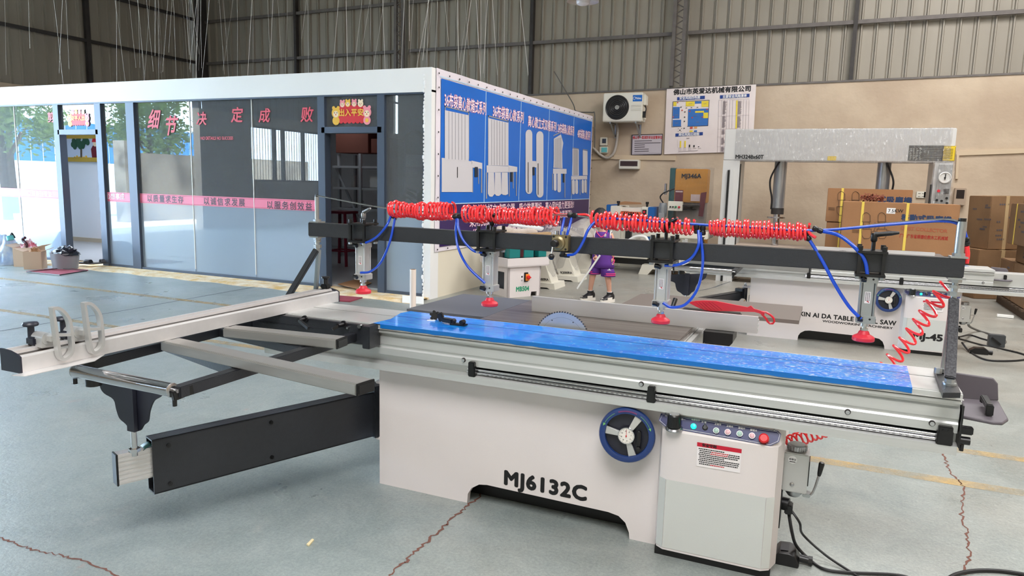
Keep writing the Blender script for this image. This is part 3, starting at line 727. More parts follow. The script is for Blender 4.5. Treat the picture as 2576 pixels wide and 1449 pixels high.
collector([rr(1111,1188,397,483,9,0), rr(1186,1213,404,421,6,4)], [rr(1119,1121,266,398), rr(1178,1180,281,400), rr(1119,1180,266,269,15,15), rr(1210,1213,420,485), rr(1203,1205,420,463), rr(1187,1190,405,484)],
          [rr(1119,1179,277,402,13,4)], [(1121,278,400,1178,290,403)], motor=[rr(1194,1202,420,445)], slot=[rr(1150,1151.5,420,447)])
collector([rr(1224,1281,416,434,2,-1), rr(1279,1301,416,433,4,-1)], [rr(1228,1230,290,416), rr(1277,1279,303,416), rr(1228,1279,290,293,13,13), rr(1222,1225,434,500), rr(1280,1282,432,494), rr(1298,1300,432,493), rr(1290,1292,432,474)],
          [rr(1228,1279,297,416,12,1)], [(1230,299,415,1277,309,416)], low=[[(1228+17*k,434), (1243+17*k,434), (1244+17*k,488), (1238+17*k,495-2*k), (1231+17*k,494-2*k), (1227+17*k,487)] for k in range(3)], motor=[rr(1284,1290,433,457)])
def cap(x0, x1, y0, y1): 
    m_ = (x0+x1)/2; w_ = (x1-x0)/2
    return [(m_+w_*math.cos(a), y0+w_*1.3-w_*1.3*math.sin(a)) for a in [PI-PI*i/8 for i in range(9)]]+[(m_+w_*math.cos(a), y1-w_*1.3-w_*1.3*math.sin(a)) for a in [-PI*i/8 for i in range(9)]]
collector([rr(1322,1362,404,420,2,2)], [], [cap(1322,1339,326,488), cap(1349,1367,330,497)], None, motor=[rr(1340,1345,420,441)], slot=[rr(1328,1329.5,408,484), rr(1353,1354.5,411,490)])
collector([rr(1391,1425,424,437,1,0)], [rr(1389,1391,437,478), rr(1420,1422,437,497), rr(1392,1412,340,343,-10,-10)], [[(1393,349), (1411,338), (1417,360), (1414,380), (1415,424), (1392,422), (1393,400)]], [(1393,350,421,1414,345,423)],
          low=[cap(1393,1400,434,480), cap(1402,1411,434,484)], motor=[rr(1416,1420,437,459)])
collector([rr(1437,1477,443,452,-1,-1)], [rr(1437,1438.5,452,492), rr(1475,1476.5,451,488), rr(1440,1456,371,373,3,3), rr(1466,1478,375,377,2,2), rr(1458,1460,452,490)], [rr(1440,1456,374,442,2,0), rr(1466,1478,378,441,2,0)], [(1441,375,441,1455,377,441)],
          low=[cap(1439,1446,452,489), cap(1447,1454,452,488), cap(1463,1469,452,486), cap(1470,1475,452,485)])
# eyelets and fold ripples of the border
q = MB()
for k in range(24):
    y = 8.0+k*.27
    for z in (2.81, .63): q.ball((XO+.03, y, z), .012, 8, (.5,1,1))
for k in range(8): q.ball((XO+.03, 8.0, .75+k*.27), .012, 8, (.5,1,1)); q.ball((XO+.03, 14.32, .75+k*.27), .012, 8, (.5,1,1))
q.build('eyelet', dark_steel, bn)

# ================================================================ SLIDING TABLE PANEL SAW (used twice)
SB = V((-1.0, 3.2, 0))           # base of the saw in front; every shape below is given where it stands
film_m = bpy.data.materials.new('blue_protective_film'); film_m.use_nodes = True
def _film():
    nt = film_m.node_tree; N = nt.nodes; L = nt.links; b = N['Principled BSDF']; b.inputs['Roughness'].default_value = .2; b.inputs['Coat Weight'].default_value = .4
    tc = N.new('ShaderNodeTexCoord'); mp = N.new('ShaderNodeMapping'); mp.inputs['Scale'].default_value = (14, 60, 14); L.new(tc.outputs['Object'], mp.inputs[0])
    n = N.new('ShaderNodeTexNoise'); n.inputs['Scale'].default_value = 1; n.inputs['Detail'].default_value = 3; L.new(mp.outputs[0], n.inputs['Vector'])
    mp2 = N.new('ShaderNodeMapping'); mp2.inputs['Scale'].default_value = (42, 120, 60); L.new(tc.outputs['Object'], mp2.inputs[0])
    v = N.new('ShaderNodeTexNoise'); v.inputs['Scale'].default_value = 1; v.inputs['Detail'].default_value = 2; L.new(mp2.outputs[0], v.inputs['Vector'])
    sx = N.new('ShaderNodeSeparateXYZ'); L.new(tc.outputs['Object'], sx.inputs[0])
    mr = N.new('ShaderNodeMapRange'); mr.inputs['From Min'].default_value = -.2; mr.inputs['From Max'].default_value = 1.0; mr.inputs['To Min'].default_value = -.12; mr.inputs['To Max'].default_value = .0; L.new(sx.outputs['X'], mr.inputs['Value'])
    ad = N.new('ShaderNodeMath'); ad.operation = 'ADD'; L.new(v.outputs['Fac'], ad.inputs[0]); L.new(mr.outputs[0], ad.inputs[1])
    r = N.new('ShaderNodeValToRGB'); r.color_ramp.elements[0].position = .60; r.color_ramp.elements[1].position = .625; r.color_ramp.elements[0].color = (0,0,0,1); L.new(ad.outputs[0], r.inputs[0])
    r2 = N.new('ShaderNodeValToRGB'); r2.color_ramp.elements[0].position = .3; r2.color_ramp.elements[1].position = .7
    r2.color_ramp.elements[0].color = rgb(8,104,224); r2.color_ramp.elements[1].color = rgb(28,158,244); L.new(n.outputs['Fac'], r2.inputs[0])
    mx = N.new('ShaderNodeMix'); mx.data_type = 'RGBA'; L.new(r.outputs[0], mx.inputs[0]); L.new(r2.outputs[0], mx.inputs[6]); mx.inputs[7].default_value = rgb(214,236,246)
    L.new(mx.outputs[2], b.inputs['Base Color'])
    bp = N.new('ShaderNodeBump'); bp.inputs['Strength'].default_value = .3; bp.inputs['Distance'].default_value = .004; L.new(n.outputs['Fac'], bp.inputs['Height']); L.new(bp.outputs[0], b.inputs['Normal'])
_film()
gauge_w = pm('gauge_white', (232,228,220), .4)
rim_blue = pm('blue_handwheel_rim', (20,52,112), .3, coat=.3)
green_led = pm('green_signal_lamp', (20,230,170), .3, emit=2.2)
green_off = pm('unlit_green_button', (160,190,178), .35)
pink_off = pm('unlit_red_button', (222,178,184), .35)
red_stop = pm('emergency_stop_red', (214,24,34), .35)
panel_blue = pm('navy_panel_label', (28,34,92), .35)
lowpanel = pm('grey_lower_cover', (204,206,202), .42, bump=.04, bscale=260)
def PP(u, v, o, n):
    r = ROT @ V((u-_c[0], -(v-_c[1]), -_f)); n = V(n); t = (V(o)-CAM).dot(n)/r.dot(n); return CAM+r*t
def bolt(mb, p, d, r=.009, h=.006, sock=True):
    p = V(p); d = V(d).normalized(); mb.cyl(p, p+d*h, r, seg=12)
    if sock: mb.cyl(p+d*h, p+d*(h+.0015), r*.55, seg=6)
def hexnut(mb, p0, p1, r): mb.cyl(p0, p1, r, seg=6)
def coil(path, rad, turns, tr, spt=14, phase=0, wob=.12, seed=1, sq=1):
    """helical hose along a path"""
    R_ = random.Random(seed); pts = [V(p) for p in path]
    L_ = [0]
    for a, b in zip(pts, pts[1:]): L_.append(L_[-1]+(b-a).length)
    def at(s):
        s = max(0, min(L_[-1], s)); i = 0
        while i < len(pts)-2 and L_[i+1] < s: i += 1
        t = (s-L_[i])/max(1e-6, L_[i+1]-L_[i]); return pts[i].lerp(pts[i+1], t), (pts[i+1]-pts[i]).normalized()
    n = int(turns*spt); out = []
    wob_s = [R_.uniform(-1, 1) for _ in range(int(turns)+3)]; wob_r = [R_.uniform(1-wob, 1+wob) for _ in range(int(turns)+3)]
    for i in range(n+1):
        a = 2*PI*i/spt+phase; k = i/spt; j = int(k); f = k-j
        ws = wob_s[j]*(1-f)+wob_s[j+1]*f; wr = wob_r[j]*(1-f)+wob_r[j+1]*f
        p, d = at(L_[-1]*i/n + ws*wob*L_[-1]/turns*1.2)
        u = V((0,0,1))-d*d.z; u.normalize(); s = d.cross(u)
        out.append(p+(u*math.cos(a)+s*math.sin(a)*sq)*rad*wr - V((0,0,rad*.75)))
    return out

def build_saw(shift, label, slide=0.0, clamps=True, ident='MJ6132C'):
    T = thing('panel_saw', label, 'panel saw', SB, 'sliding table panel saws', shift)
    def bld(mb, name, m, par=T, **k): return mb.build(name, m, par, **k)
    YC = 2.87
    # --- cabinet with its arch
    q = MB()
    pts = [P(1175,1257,y=YC), P(1177,1242,y=YC), P(1186,1228,y=YC), P(1205,1219,y=YC), P(1225,1220,y=YC), P(1530,1288,y=YC), P(1556,1298,y=YC), P(1573,1315,y=YC), P(1582,1340,y=YC), P(1583,1358,y=YC)]
    poly = [(p.x, max(p.z, .0)) for p in pts]; poly[0] = (poly[0][0], 0); poly[-1] = (poly[-1][0], 0)
    q.prism([(-1.945, 0)]+poly+[(-.10, 0), (-.10, .617), (-1.945, .617)], (0, YC, 0), (1,0,0), (0,0,1), (0, .028, 0))
    q.box(-1.945, -.10, YC+.028, 3.80, .15, .608, .004); q.box(-1.60, -.60, YC+.3, 3.80, .60, .785); q.box(-1.945, -1.53, YC+.03, 3.80, 0, .15); q.box(-.55, -.10, YC+.03, 3.80, 0, .15)
    cab = bld(q, 'cabinet', white_paint)
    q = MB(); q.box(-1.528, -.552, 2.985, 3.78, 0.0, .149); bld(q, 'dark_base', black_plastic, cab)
    if ident == 'MJ6132C':
        q = MB(); c = P(1369, 1223, y=YC-.001); q.text('MJ6132C', c, .092, bold=.05, sx=1.06, space=1.12); bld(q, 'lettering', ink, cab)
    else:
        q = MB(); y = YC-.001
        q.text('XIN AI DA TABLE PANEL SAW', (-1.03, y, .262), .062, bold=.035, sx=1.0, space=1.05, right=(1,0,-.015)); q.text('WOODWORKING MACHINERY', (-.93, y, .212), .030, bold=.03, sx=1.45, right=(1,0,-.015))
        bld(q, 'lettering', ink, cab)
    # --- control box
    q = MB(); prof = [(-.565, YC), (-.545, 2.80), (-.515, 2.78), (-.135, 2.78), (-.105, 2.80), (-.085, YC)]
    # lower slab
    q.prism([(x, y) for x, y in prof], (0,0,.035), (1,0,0), (0,1,0), (0,0,.50))
    vs = []; 
    for x, y in prof: vs.append(V((x, y, .535)))
    for x, y in prof: vs.append(V((x, y if y == YC else y+.045, .612)))
    n = len(prof); q.faces(vs, [(i, (i+1) % n, (i+1) % n+n, i+n) for i in range(n)]+[tuple(range(n, 2*n))])
    cb = bld(q, 'control_box', white_paint)
    q = MB(); q.prism([(-.515, .045), (-.135, .045), (-.135, .335), (-.515, .335)], (0, 2.7795, 0), (1,0,0), (0,0,1), (0,-.0012,0))
    q.slab([(-.5455,2.799,.045), (-.5165,2.7795,.045), (-.5165,2.7795,.335), (-.5455,2.799,.335)], (-.0006,-.0008,0))
    q.slab([(-.1335,2.7795,.045), (-.1045,2.799,.045), (-.1045,2.799,.335), (-.1335,2.7795,.335)], (.0006,-.0008,0)); bld(q, 'lower_cover', lowpanel, cb)
    q = MB(); q.prism([(-.55, .0), (-.10, .0), (-.10, .036), (-.55, .036)], (0, 2.80, 0), (1,0,0), (0,0,1), (0,.06,0)); bld(q, 'kick_plate', black_plastic, cb)
    # sloping face
    so = V((0, 2.78, .535)); st = V((0, .045, .077)).normalized(); sn = V((0, -.077, .045)).normalized()
    def S(u, v): return PP(u, v, so+sn*.001, sn)
    q = MB(); q.slab([S(1663,1040), S(1957,1084), S(1965,1092), S(1960,1112), S(1938,1122), S(1674,1075), S(1657,1058)], sn*.0015); pl = bld(q, 'panel_label', panel_blue, cb)
    q = MB()
    edge = [S(*p) for p in ((1667,1043), (1955,1086), (1962,1093), (1957,1110), (1937,1119), (1676,1072), (1660,1058))]
    q.tube([p+sn*.0018 for p in edge], .0009, 4, True)
    for u, v, t in ((1683,1048,'POWER'), (1719,1056,'开一'), (1750,1057,'电源指示'), (1771,1063,'升 降'), (1806,1068,'主锯开'), (1836,1073,'主锯关'), (1866,1078,'副锯开'), (1896,1083,'副锯关')):
        q.text(t, S(u, v)+sn*.002, .0085, (1,0,0), st, bold=.02)
    bld(q, 'panel_lettering', ink_white, pl)
    def knob(name, u, v, prof, m, mm=None):
        c = S(u, v)+sn*.0015; k = MB(); k.lathe(prof, c, sn, 24); o = bld(k, name, m, cb); return c
    c = S(1697, 1072); c = c+V((0,-.012,-.004)); k = MB(); k.lathe([(.034, 0), (.034, .004), (.028, .010)], c, V((0,-.3,1)), 24); bld(k, 'knob_skirt', steel, cb)
    k = MB(); k.lathe([(.026, .008), (.026, .014), (.0245, .056), (.021, .060), (.0, .060)], c, V((0,-.12,1)), 24)
    for i in range(20):
        a = 2*PI*i/20; k.cyl(c+V((.0258*math.cos(a), .0258*math.sin(a)-.0015, .014)), c+V((.0245*math.cos(a), .0245*math.sin(a)-.006, .054)), .0014, seg=5)
    bld(k, 'selector_knob', black_plastic, cb)
    k = MB(); k.lathe([(.020, .0602), (.019, .062), (0, .062)], c, V((0,-.12,1)), 20); bld(k, 'knob_cap', steel, cb)
    knob('green_lamp', 1745, 1073, [(.011, 0), (.011, .006), (.0085, .011), (0, .012)], green_led)
    knob('toggle_switch', 1774, 1076, [(.011, 0), (.011, .003), (.008, .004), (.007, .006), (0, .006)], black_plastic)
    q = MB(); c = S(1774, 1076)+sn*.006; q.cyl(c, c+sn*.014+st*.010, .0035, seg=8); bld(q, 'switch_lever', steel, cb)
    for u, v, m in ((1802,1084,green_off), (1831,1088,pink_off), (1861,1092,green_off), (1892,1097,pink_off)):
        c = S(u, v)+sn*.0015; k = MB(); k.lathe([(.0125, 0), (.0125, .006), (.0115, .007)], c, sn, 20); r_ = bld(k, 'button_collar', steel, cb)
        k = MB(); k.lathe([(.010, .006), (.010, .0095), (.008, .011), (0, .011)], c, sn, 20); bld(k, 'push_button', m, cb)
    c = S(1922, 1105)+sn*.0015; k = MB(); k.lathe([(.020, 0), (.020, .002), (.012, .003), (.011, .012)], c, sn, 20); bld(k, 'stop_collar', pm('dark_red_plate', (150,20,30), .4), cb)
    k = MB(); k.lathe([(.011, .010), (.018, .014), (.018, .020), (.013, .024), (0, .024)], c, sn, 20); bld(k, 'emergency_stop_button', red_stop, cb)
    q = MB()
    for u, v in ((1674,1038), (1807,1059), (1948,1082)): c = PP(u, v, so+st*.075, sn); q.ball(c, .0045, 8)
    bld(q, 'panel_screw', steel, cb)
    # safety sticker
    ys = 2.7785; q = MB(); A, B, C_, D = [P(u, v, y=ys) for u, v in ((1754,1112), (1866,1130), (1862,1190), (1752,1172))]
    q.slab([A, B, C_, D], (0,-.0006,0)); sk = bld(q, 'safety_sticker', pm('sticker_white', (238,232,232), .4), cb)
    q = MB(); q.slab([A, B, lerp(B, C_, .17), lerp(A, D, .17)], (0,-.001,0)); bld(q, 'red_header', pm('header_red', (196,20,50), .4), sk)
    q = MB(); q.text('安全守则', lerp(lerp(A, B, .28), lerp(D, C_, .28), .085)+V((0,-.0015,0)), .014, right=B-A, up=A-D, bold=.04)
    rr_ = random.Random(3); q2 = MB()
    for i in range(9):
        t = .25+i*.078; x = .06+(.0 if i % 3 else -.02)
        while x < (.93 if i % 4 else .62):
            wd = rr_.uniform(.02, .05); a = lerp(lerp(A, B, x), lerp(D, C_, x), t); b = lerp(lerp(A, B, x+wd), lerp(D, C_, x+wd), t)
            (q2 if i in (1, 2, 8) and x > .3 and x < .7 else q).bar(a+V((0,-.001,0)), b+V((0,-.001,0)), .0006, .0038); x += wd+.008
    bld(q, 'sticker_print', ink, sk); bld(q2, 'sticker_print', ink_red, sk)
    if ident != 'MJ6132C':
        q = MB(); q.text('MJ-45', (-.335, 2.777, .17), .085, bold=.05, sx=1.25); bld(q, 'lettering', ink, cb)
    # --- handwheel
    hc = P(1577, 1094, y=2.79); ax = V((.10, -1, .06)).normalized(); e1 = V((1, .10, 0)).normalized(); e2 = e1.cross(ax)*-1
    if e2.z < 0: e2 = -e2
    q = MB(); q.lathe([(.088, .0), (.090, -.012), (.103, -.016), (.114, -.010), (.116, .0), (.112, .008), (.100, .012), (.090, .010), (.088, .0)], hc, ax, 48, cap=False); hw = bld(q, 'handwheel', rim_blue)
    q = MB(); q.lathe([(.089, -.004), (.089, -.012), (0, -.014), (0, -.01)], hc, ax, 40, cap=False); q.cyl(hc, hc-ax*.075, .02); bld(q, 'wheel_dish', navy_plastic, hw)
    for a in (math.radians(60), math.radians(172), math.radians(288)):
        d = e1*math.cos(a)+e2*math.sin(a); s = ax.cross(d)
        q = MB(); vs = [hc+d*.03-s*.010, hc+d*.03+s*.010, hc+d*.088+s*.016, hc+d*.088-s*.016]; vs += [v+ax*.010 for v in vs[:2]]+[v+ax*.004 for v in vs[2:4]]
        q.faces([v-ax*.004 for v in vs[:4]]+vs[4:], [(0,3,2,1), (4,5,6,7), (0,1,5,4), (1,2,6,5), (2,3,7,6), (3,0,4,7)]); bld(q, 'spoke', alu_cast, hw, bevel=.001)
    q = MB(); q.lathe([(.034, .0), (.036, .012), (.034, .018), (.031, .018)], hc, ax, 30, cap=False); bld(q, 'gauge_rim', chrome, hw)
    q = MB(); q.cyl(hc+ax*.010, hc+ax*.0175, .0335, seg=30); gd = bld(q, 'gauge_dial', gauge_w, hw)
    q = MB()
    for i in range(24):
        a = 2*PI*i/24; d = e1*math.cos(a)+e2*math.sin(a); q.bar(hc+ax*.018+d*(.024 if i % 2 == 0 else .027), hc+ax*.018+d*.030, .0006, .001, up=ax)
    for i in range(8):
        a = 2*PI*i/8+.2; d = e1*math.cos(a)+e2*math.sin(a); q.text(str((i*5+5) % 40), hc+ax*.0183+d*.020, .006, e1, e2, bold=.02)
    q.mat(ink); bld(q, 'gauge_marks', ink, gd) if False else bld(q, 'gauge_marks', ink, hw)
    q = MB(); q.bar(hc+ax*.0195-e2*.006, hc+ax*.0195+e2*.026, .0014, .001, up=ax); q.cyl(hc+ax*.018, hc+ax*.021, .003, seg=10); bld(q, 'gauge_needle', ink_red, hw)
    hp = hc+e1*.050-e2*.004
    q = MB(); q.lathe([(.008, -.032), (.011, -.028), (.0115, .0), (.010, .028), (.006, .032)], hp+ax*.012, e2, 14); bld(q, 'crank_grip', black_plastic, hw)
    q = MB(); q.lathe([(.009, 0), (.009, .014), (.005, .016)], hp-e2*.045, ax, 14); bld(q, 'grip_hinge', black_plastic, hw)
    q = MB(); q.mat(pm('rim_print_green', (120,190,110), .5))
    for sgn in (-1, 1):
        pts = [hc+ax*.0135+(e1*math.cos(a)+e2*math.sin(a))*.101 for a in [PI/2+sgn*(.55+.1*k) for k in range(7)]]
        q.tube(pts, .0009, 4); e = pts[-1]; t = (pts[-1]-pts[-2]).normalized(); o2 = (e-hc).normalized(); q.slab([e-o2*.006, e+o2*.006, e+t*.012], ax*.001)
    q.mat(pm('rim_print_red', (130,60,110), .5))
    for k in range(14):
        a = PI/2+.36-.055*k; d = e1*math.cos(a)+e2*math.sin(a); q.obox(hc+ax*.0132+d*.101, (ax.cross(d), d, ax), (.0022, .0026, .0004))
    bld(q, 'rim_print', ink, hw)
    # --- fixed rail
    xr0, xr1 = -2.585, .465
    q = MB()
    prof = [(2.785,.609), (2.785,.640), (2.80,.646), (2.83,.646), (2.83,.682), (2.86,.682), (2.86,.795), (3.08,.795), (3.08,.66), (3.05,.609)]
    q.prism(prof, (xr0, 0, 0), (0,1,0), (0,0,1), (xr1-xr0, 0, 0)); rail = bld(q, 'guide_rail', alu)
    q = MB(); q.box(-1.40, xr1-.01, 2.828, 2.832, .662, .681); bld(q, 'dark_slot', black_plastic, rail)
    q = MB(); q.cyl((-1.43, 2.806, .668), (xr1-.02, 2.806, .668), .007, seg=10); q.cyl((-1.43, 2.800, .655), (xr1-.02, 2.800, .655), .006, seg=10); bld(q, 'stop_rod', chrome, rail)
    q = MB(); k = 0; x = -1.33
    while x < xr1-.1: q.box(x, x+.010, 2.7935, 2.795, .6525, .6565); x += .021
    q.box(-1.36, -.75, 2.7935, 2.7945, .6515, .6519); bld(q, 'rod_perforation', pm('dim_steel_mark', (120,120,122), .4, .5), rail)
    sl = V((slide, 0, 0))
    # --- sliding carriage
    xc0, xc1 = xr0+slide, xr1-.003+slide
    q = MB()
    prof = [(2.772,.828), (3.128,.828), (3.128,.80), (3.10,.79), (3.10,.70), (2.835,.70), (2.835,.684), (2.797,.684), (2.795,.715), (2.801,.722), (2.801,.728), (2.795,.735), (2.795,.770), (2.803,.777), (2.803,.786), (2.778,.792), (2.778,.802), (2.79,.806), (2.772,.811)]
    q.prism(prof, (xc0, 0, 0), (0,1,0), (0,0,1), (xc1-xc0, 0, 0)); q.box(xc0, xc1, 2.985, 3.127, .828, .8315, .0008); q.box(xc0, xc1, 2.785, 2.975, .828, .8315, .0008)
    car = bld(q, 'sliding_carriage', alu_white if False else alu)
    q = MB(); q.box(xc0-.004, xc1+.004, 2.7702, 2.777, .8085, .8115)
    bld(q, 'edge_strip', alu_white, car)
    q = MB()
    for x in (-1.446, -.639, .118, .384): bolt(q, (x+slide, 2.795, .709), (0,-1,0), .0075, .008)
    bld(q, 'carriage_bolt', chrome, car)
    q = MB()
    for x in (-1.446, -.639, .118, .384): q.cyl((x+slide, 2.797, .709), (x+slide, 2.7935, .709), .0105, seg=16)
    bld(q, 'bolt_washer', dark_steel, car)
    for x, w_ in ((-1.40, .035), (-.595, .035), (.425, .05)):
        q = MB(); q.box(x-w_/2, x+w_/2, 2.780, 2.83, .640, .692, .004); q.box(x-w_/2+.003, x+w_/2-.003, 2.776, 2.80, .676, .708, .003)
        q.cyl((x-.008, 2.776, .694), (x-.008, 2.774, .694), .004, seg=8); q.cyl((x+.008, 2.776, .694), (x+.008, 2.774, .694), .004, seg=8)
        bld(q, 'stop_clamp', black_plastic, rail)
    q = MB(); q.box(.468, .505, 2.775, 2.80, .690, .716, .003); q.cyl((.468, 2.79, .665), (.50, 2.79, .665), .014); q.cyl((.478, 2.79, .65), (.478, 2.79, .628), .007); q.box(.466, .47, 2.77, 2.86, .64, .79)
    bld(q, 'end_stop', black_plastic, rail)
    # --- blue film
    if clamps:
        q = MB(); zf = .8335
        pts = [V((.322, 3.108, zf)), V((-1.55, 3.112, zf)), V((-1.93, 3.129, zf)), V((-1.945, 3.06, zf)), V((-1.90, 2.90, zf)), V((-1.915, 2.775, zf)), V((-1.86, 2.7665, zf)), V((.31, 2.7665, zf))]
        n_ = 40
        q.slab(pts, (0,0,-.0008))
        vs = []
        for k in range(61):
            x = -1.87+k*(.31+1.87)/60; d = .0185+.001*math.sin(k*1.7)+.001*math.sin(k*4.1); vs += [V((x, 2.7662, zf)), V((x, 2.7668, zf-d))]
        bld(q, 'protective_film', film_m, car) if False else None
        q3 = MB(); q3.faces(vs, [(2*i, 2*i+2, 2*i+3, 2*i+1) for i in range(60)]); bld(q3, 'film_edge', pm('blue_film_edge', (10,108,190), .3), car); bld(q, 'protective_film', film_m, car)
    else:
        q = MB(); q.slab([(xc1-.20, 3.12, .8335), (xc1-.16, 3.03, .8335), (xc1-.26, 2.98, .8335), (xc1-.62, 3.0, .8335), (xc1-.62, 3.12, .8335)], (0,0,-.0008)); bld(q, 'protective_film', film_m, car)
    if clamps:
        q = MB(); q.box(-1.93, .32, 2.979, 2.984, .8336, .8340); bld(q, 'film_crease', pm('dark_blue_crease', (8,66,140), .3), car)
    q = MB(); q.box(xc0, xc1, 2.975, 2.985, .828, .8296); bld(q, 'table_groove', black_plastic, car)
    # --- end tray with handle
    zt = .745
    q = MB(); ys0 = 3.10; 
    pz = [P(u, v, z=zt)+sl for u, v in ((2404,1042), (2500,1061), (2524,1062), (2537,1053), (2512,1008), (2404,1000))]; q.slab(pz, (0,0,-.012))
    yb_ = P(2511, 1008, z=zt).y; pz = [P(u, v, y=yb_)+sl for u, v in ((2404,1003), (2512,1009), (2511,966), (2500,952), (2404,938))]; q.slab(pz, (0,.012,0)); tr = bld(q, 'end_tray', pm('mauve_grey_tray', (92,86,92), .55), bevel=.004)
    q = MB(); ha = P(2488, 1040, z=zt+.01)+sl; hb = P(2474, 1008, z=zt+.02)+sl; q.bar(ha+V((0,0,.022)), hb+V((0,0,.012)), .022, .020, bev=.003); q.bar(ha+V((0,0,-.008)), ha+V((0,0,.03)), .024, .014, up=(0,1,0), bev=.003); q.bar(hb+V((0,0,-.008)), hb+V((0,0,.02)), .022, .014, up=(0,1,0), bev=.003); bld(q, 'tray_handle', black_plastic, tr)
    # --- cast iron table, side plates
    q = MB(); q.box(-1.545, -.56, 3.150, 3.96, .785, .8285, .003); q.box(-1.50, -.62, 3.20, 3.9, .74, .79); bld(q, 'main_table', cast_iron)
    q = MB(); q.slab([(-2.0, 3.205, .828), (-1.985, 3.82, .828), (-1.545, 3.82, .828), (-1.545, 3.205, .828)], (0,0,-.022)); bld(q, 'side_plate', plate_grey)
    q = MB(); q.slab([(-1.05, 3.965, .828), (-1.045, 4.42, .828), (-.98, 4.47, .828), (-.10, 4.47, .828), (-.10, 3.965, .828)], (0,0,-.02)); bld(q, 'rear_plate', pm('taupe_plate', (118,108,102), .45, .2))
    q = MB(); n_ = 64; c = V((-1.11, 3.155, .768)); R0 = .133
    q.cyl(c, c+V((0,-.0028,0)), R0, seg=128); q.mat(white_paint) if False else None
    bl = bld(q, 'saw_blade', pm('ground_blade_steel', (196,200,206), .42, .75, stretch=(1,1,1), var=.15, scale=5))
    q = MB()
    for i in range(n_):
        a = 2*PI*i/n_; d = 2*PI/n_
        pp = [((R0-.001)*math.cos(a), (R0-.001)*math.sin(a)), ((R0+.0062)*math.cos(a+d*.05), (R0+.0062)*math.sin(a+d*.05)), ((R0+.0052)*math.cos(a+d*.38), (R0+.0052)*math.sin(a+d*.38)), ((R0-.001)*math.cos(a+d*.62), (R0-.001)*math.sin(a+d*.62))]
        q.prism(pp, c+V((0,.0004,0)), (1,0,0), (0,0,1), (0,-.0036,0))
    bld(q, 'carbide_teeth', pm('carbide_grey', (78,80,86), .35, .7), bl, ang=10)
    q = MB(); q.lathe([(.1085, -.0031), (.1088, -.0033), (.1091, -.0031)], c, (0,1,0), 60, cap=False)
    for a in (1.05, 2.1): q.cyl(c+V((.105*math.cos(a), -.0032, .105*math.sin(a))), c+V((.105*math.cos(a), -.0042, .105*math.sin(a))), .003, seg=8)
    bld(q, 'blade_engraving', dark_steel, bl)
    # --- rip fence and its guide
    q = MB(); q.prism([(0,0), (.045,0), (.045,.03), (.03,.03), (.03,.065), (.02,.08), (0,.08)], (-1.40, 3.478, .8295), (0,1,0), (0,0,1), (1.135, 0, 0)); rf = bld(q, 'rip_fence', alu_white)
    q = MB()
    for z in (.84, .862, .885): q.box(-.266, -.262, 3.485, 3.515, z, z+.01)
    bld(q, 'fence_end_ribs', grey_paint, rf)
    q = MB(); q.box(-.63, -.35, 3.53, 3.60, .86, .905, .006); q.prism([(-.50, .755), (-.39, .755), (-.365, .785), (-.365, .828), (-.50, .828)], (0, 3.42, 0), (1,0,0), (0,0,1), (0,.16,0)); bld(q, 'fence_carrier', black_plastic, rf)
    q = MB(); q.cyl((-.472, 3.19, .768), (-.472, 4.85, .768), .022, seg=20); bld(q, 'guide_bar', chrome)
    q = MB(); q.box(-.605, -.555, 3.15, 4.3, .785, .805); q.box(-.552, -.53, 3.15, 4.3, .78, .80); bld(q, 'scale_rail', alu)
    a = P(1678, 800, y=3.62); b = P(1690, 778, y=3.66); c2 = P(1699, 752, y=3.70)
    q = MB(); q.cyl(a, b, .006); bld(q, 'lock_lever', chrome, rf); q = MB(); q.lathe([(.007, 0), (.011, .01), (.012, (c2-b).length), (.0, (c2-b).length+.004)], b, c2-b, 12); bld(q, 'lever_grip', black_plastic, rf)
    # --- crosscut fence with two flip stops
    fx0, fx1, fy0, fy1 = -2.528, -2.43, 1.49, 3.195
    q = MB(); q.prism([(fx0,.83), (fx1,.83), (fx1,.882), (fx1-.012,.888), (fx1-.016,.882), (fx1-.045,.886), (fx1-.047,.897), (fx1-.06,.899), (fx1-.062,.887), (fx0+.012,.89), (fx0+.01,.90), (fx0,.90)], (0, fy0, 0), (1,0,0), (0,0,1), (0, fy1-fy0, 0)); cf = bld(q, 'crosscut_fence', alu_white)
    for yy_, nm in ((fy0-.006, 'end_cap'), (fy1, 'end_cap')):
        q = MB(); q.prism([(fx0-.003,.828), (fx1+.002,.828), (fx1+.002,.884), (fx1-.012,.892), (fx1-.05,.901), (fx0+.01,.904), (fx0-.003,.904)], (0, yy_, 0), (1,0,0), (0,0,1), (0, .006, 0)); bld(q, nm, navy_plastic, cf)
    q = MB(); q.box(fx0+.014, fx0+.030, fy0, fy1-.01, .8905, .8925); q.box(fx1-.040, fx1-.030, fy0, fy1-.02, .8865, .8878); bld(q, 't_slot', black_plastic, cf); q = MB(); q.box(fx1-.0295, fx1-.019, fy0, fy1-.02, .8855, .8872); bld(q, 'scale_tape', pm('scale_tape_dark', (92,84,76), .35, .3), cf)
    q = MB(); q.slab([(fx1, fy0-.035, .8295), (fx1+.045, fy0-.02, .8295), (fx1+.055, fy0+.22, .8295), (fx1, fy0+.30, .8295)], (0,0,-.002)); q.box(fx0-.004, fx0, fy0, fy1, .826, .83); bld(q, 'base_lip', alu_white, cf)
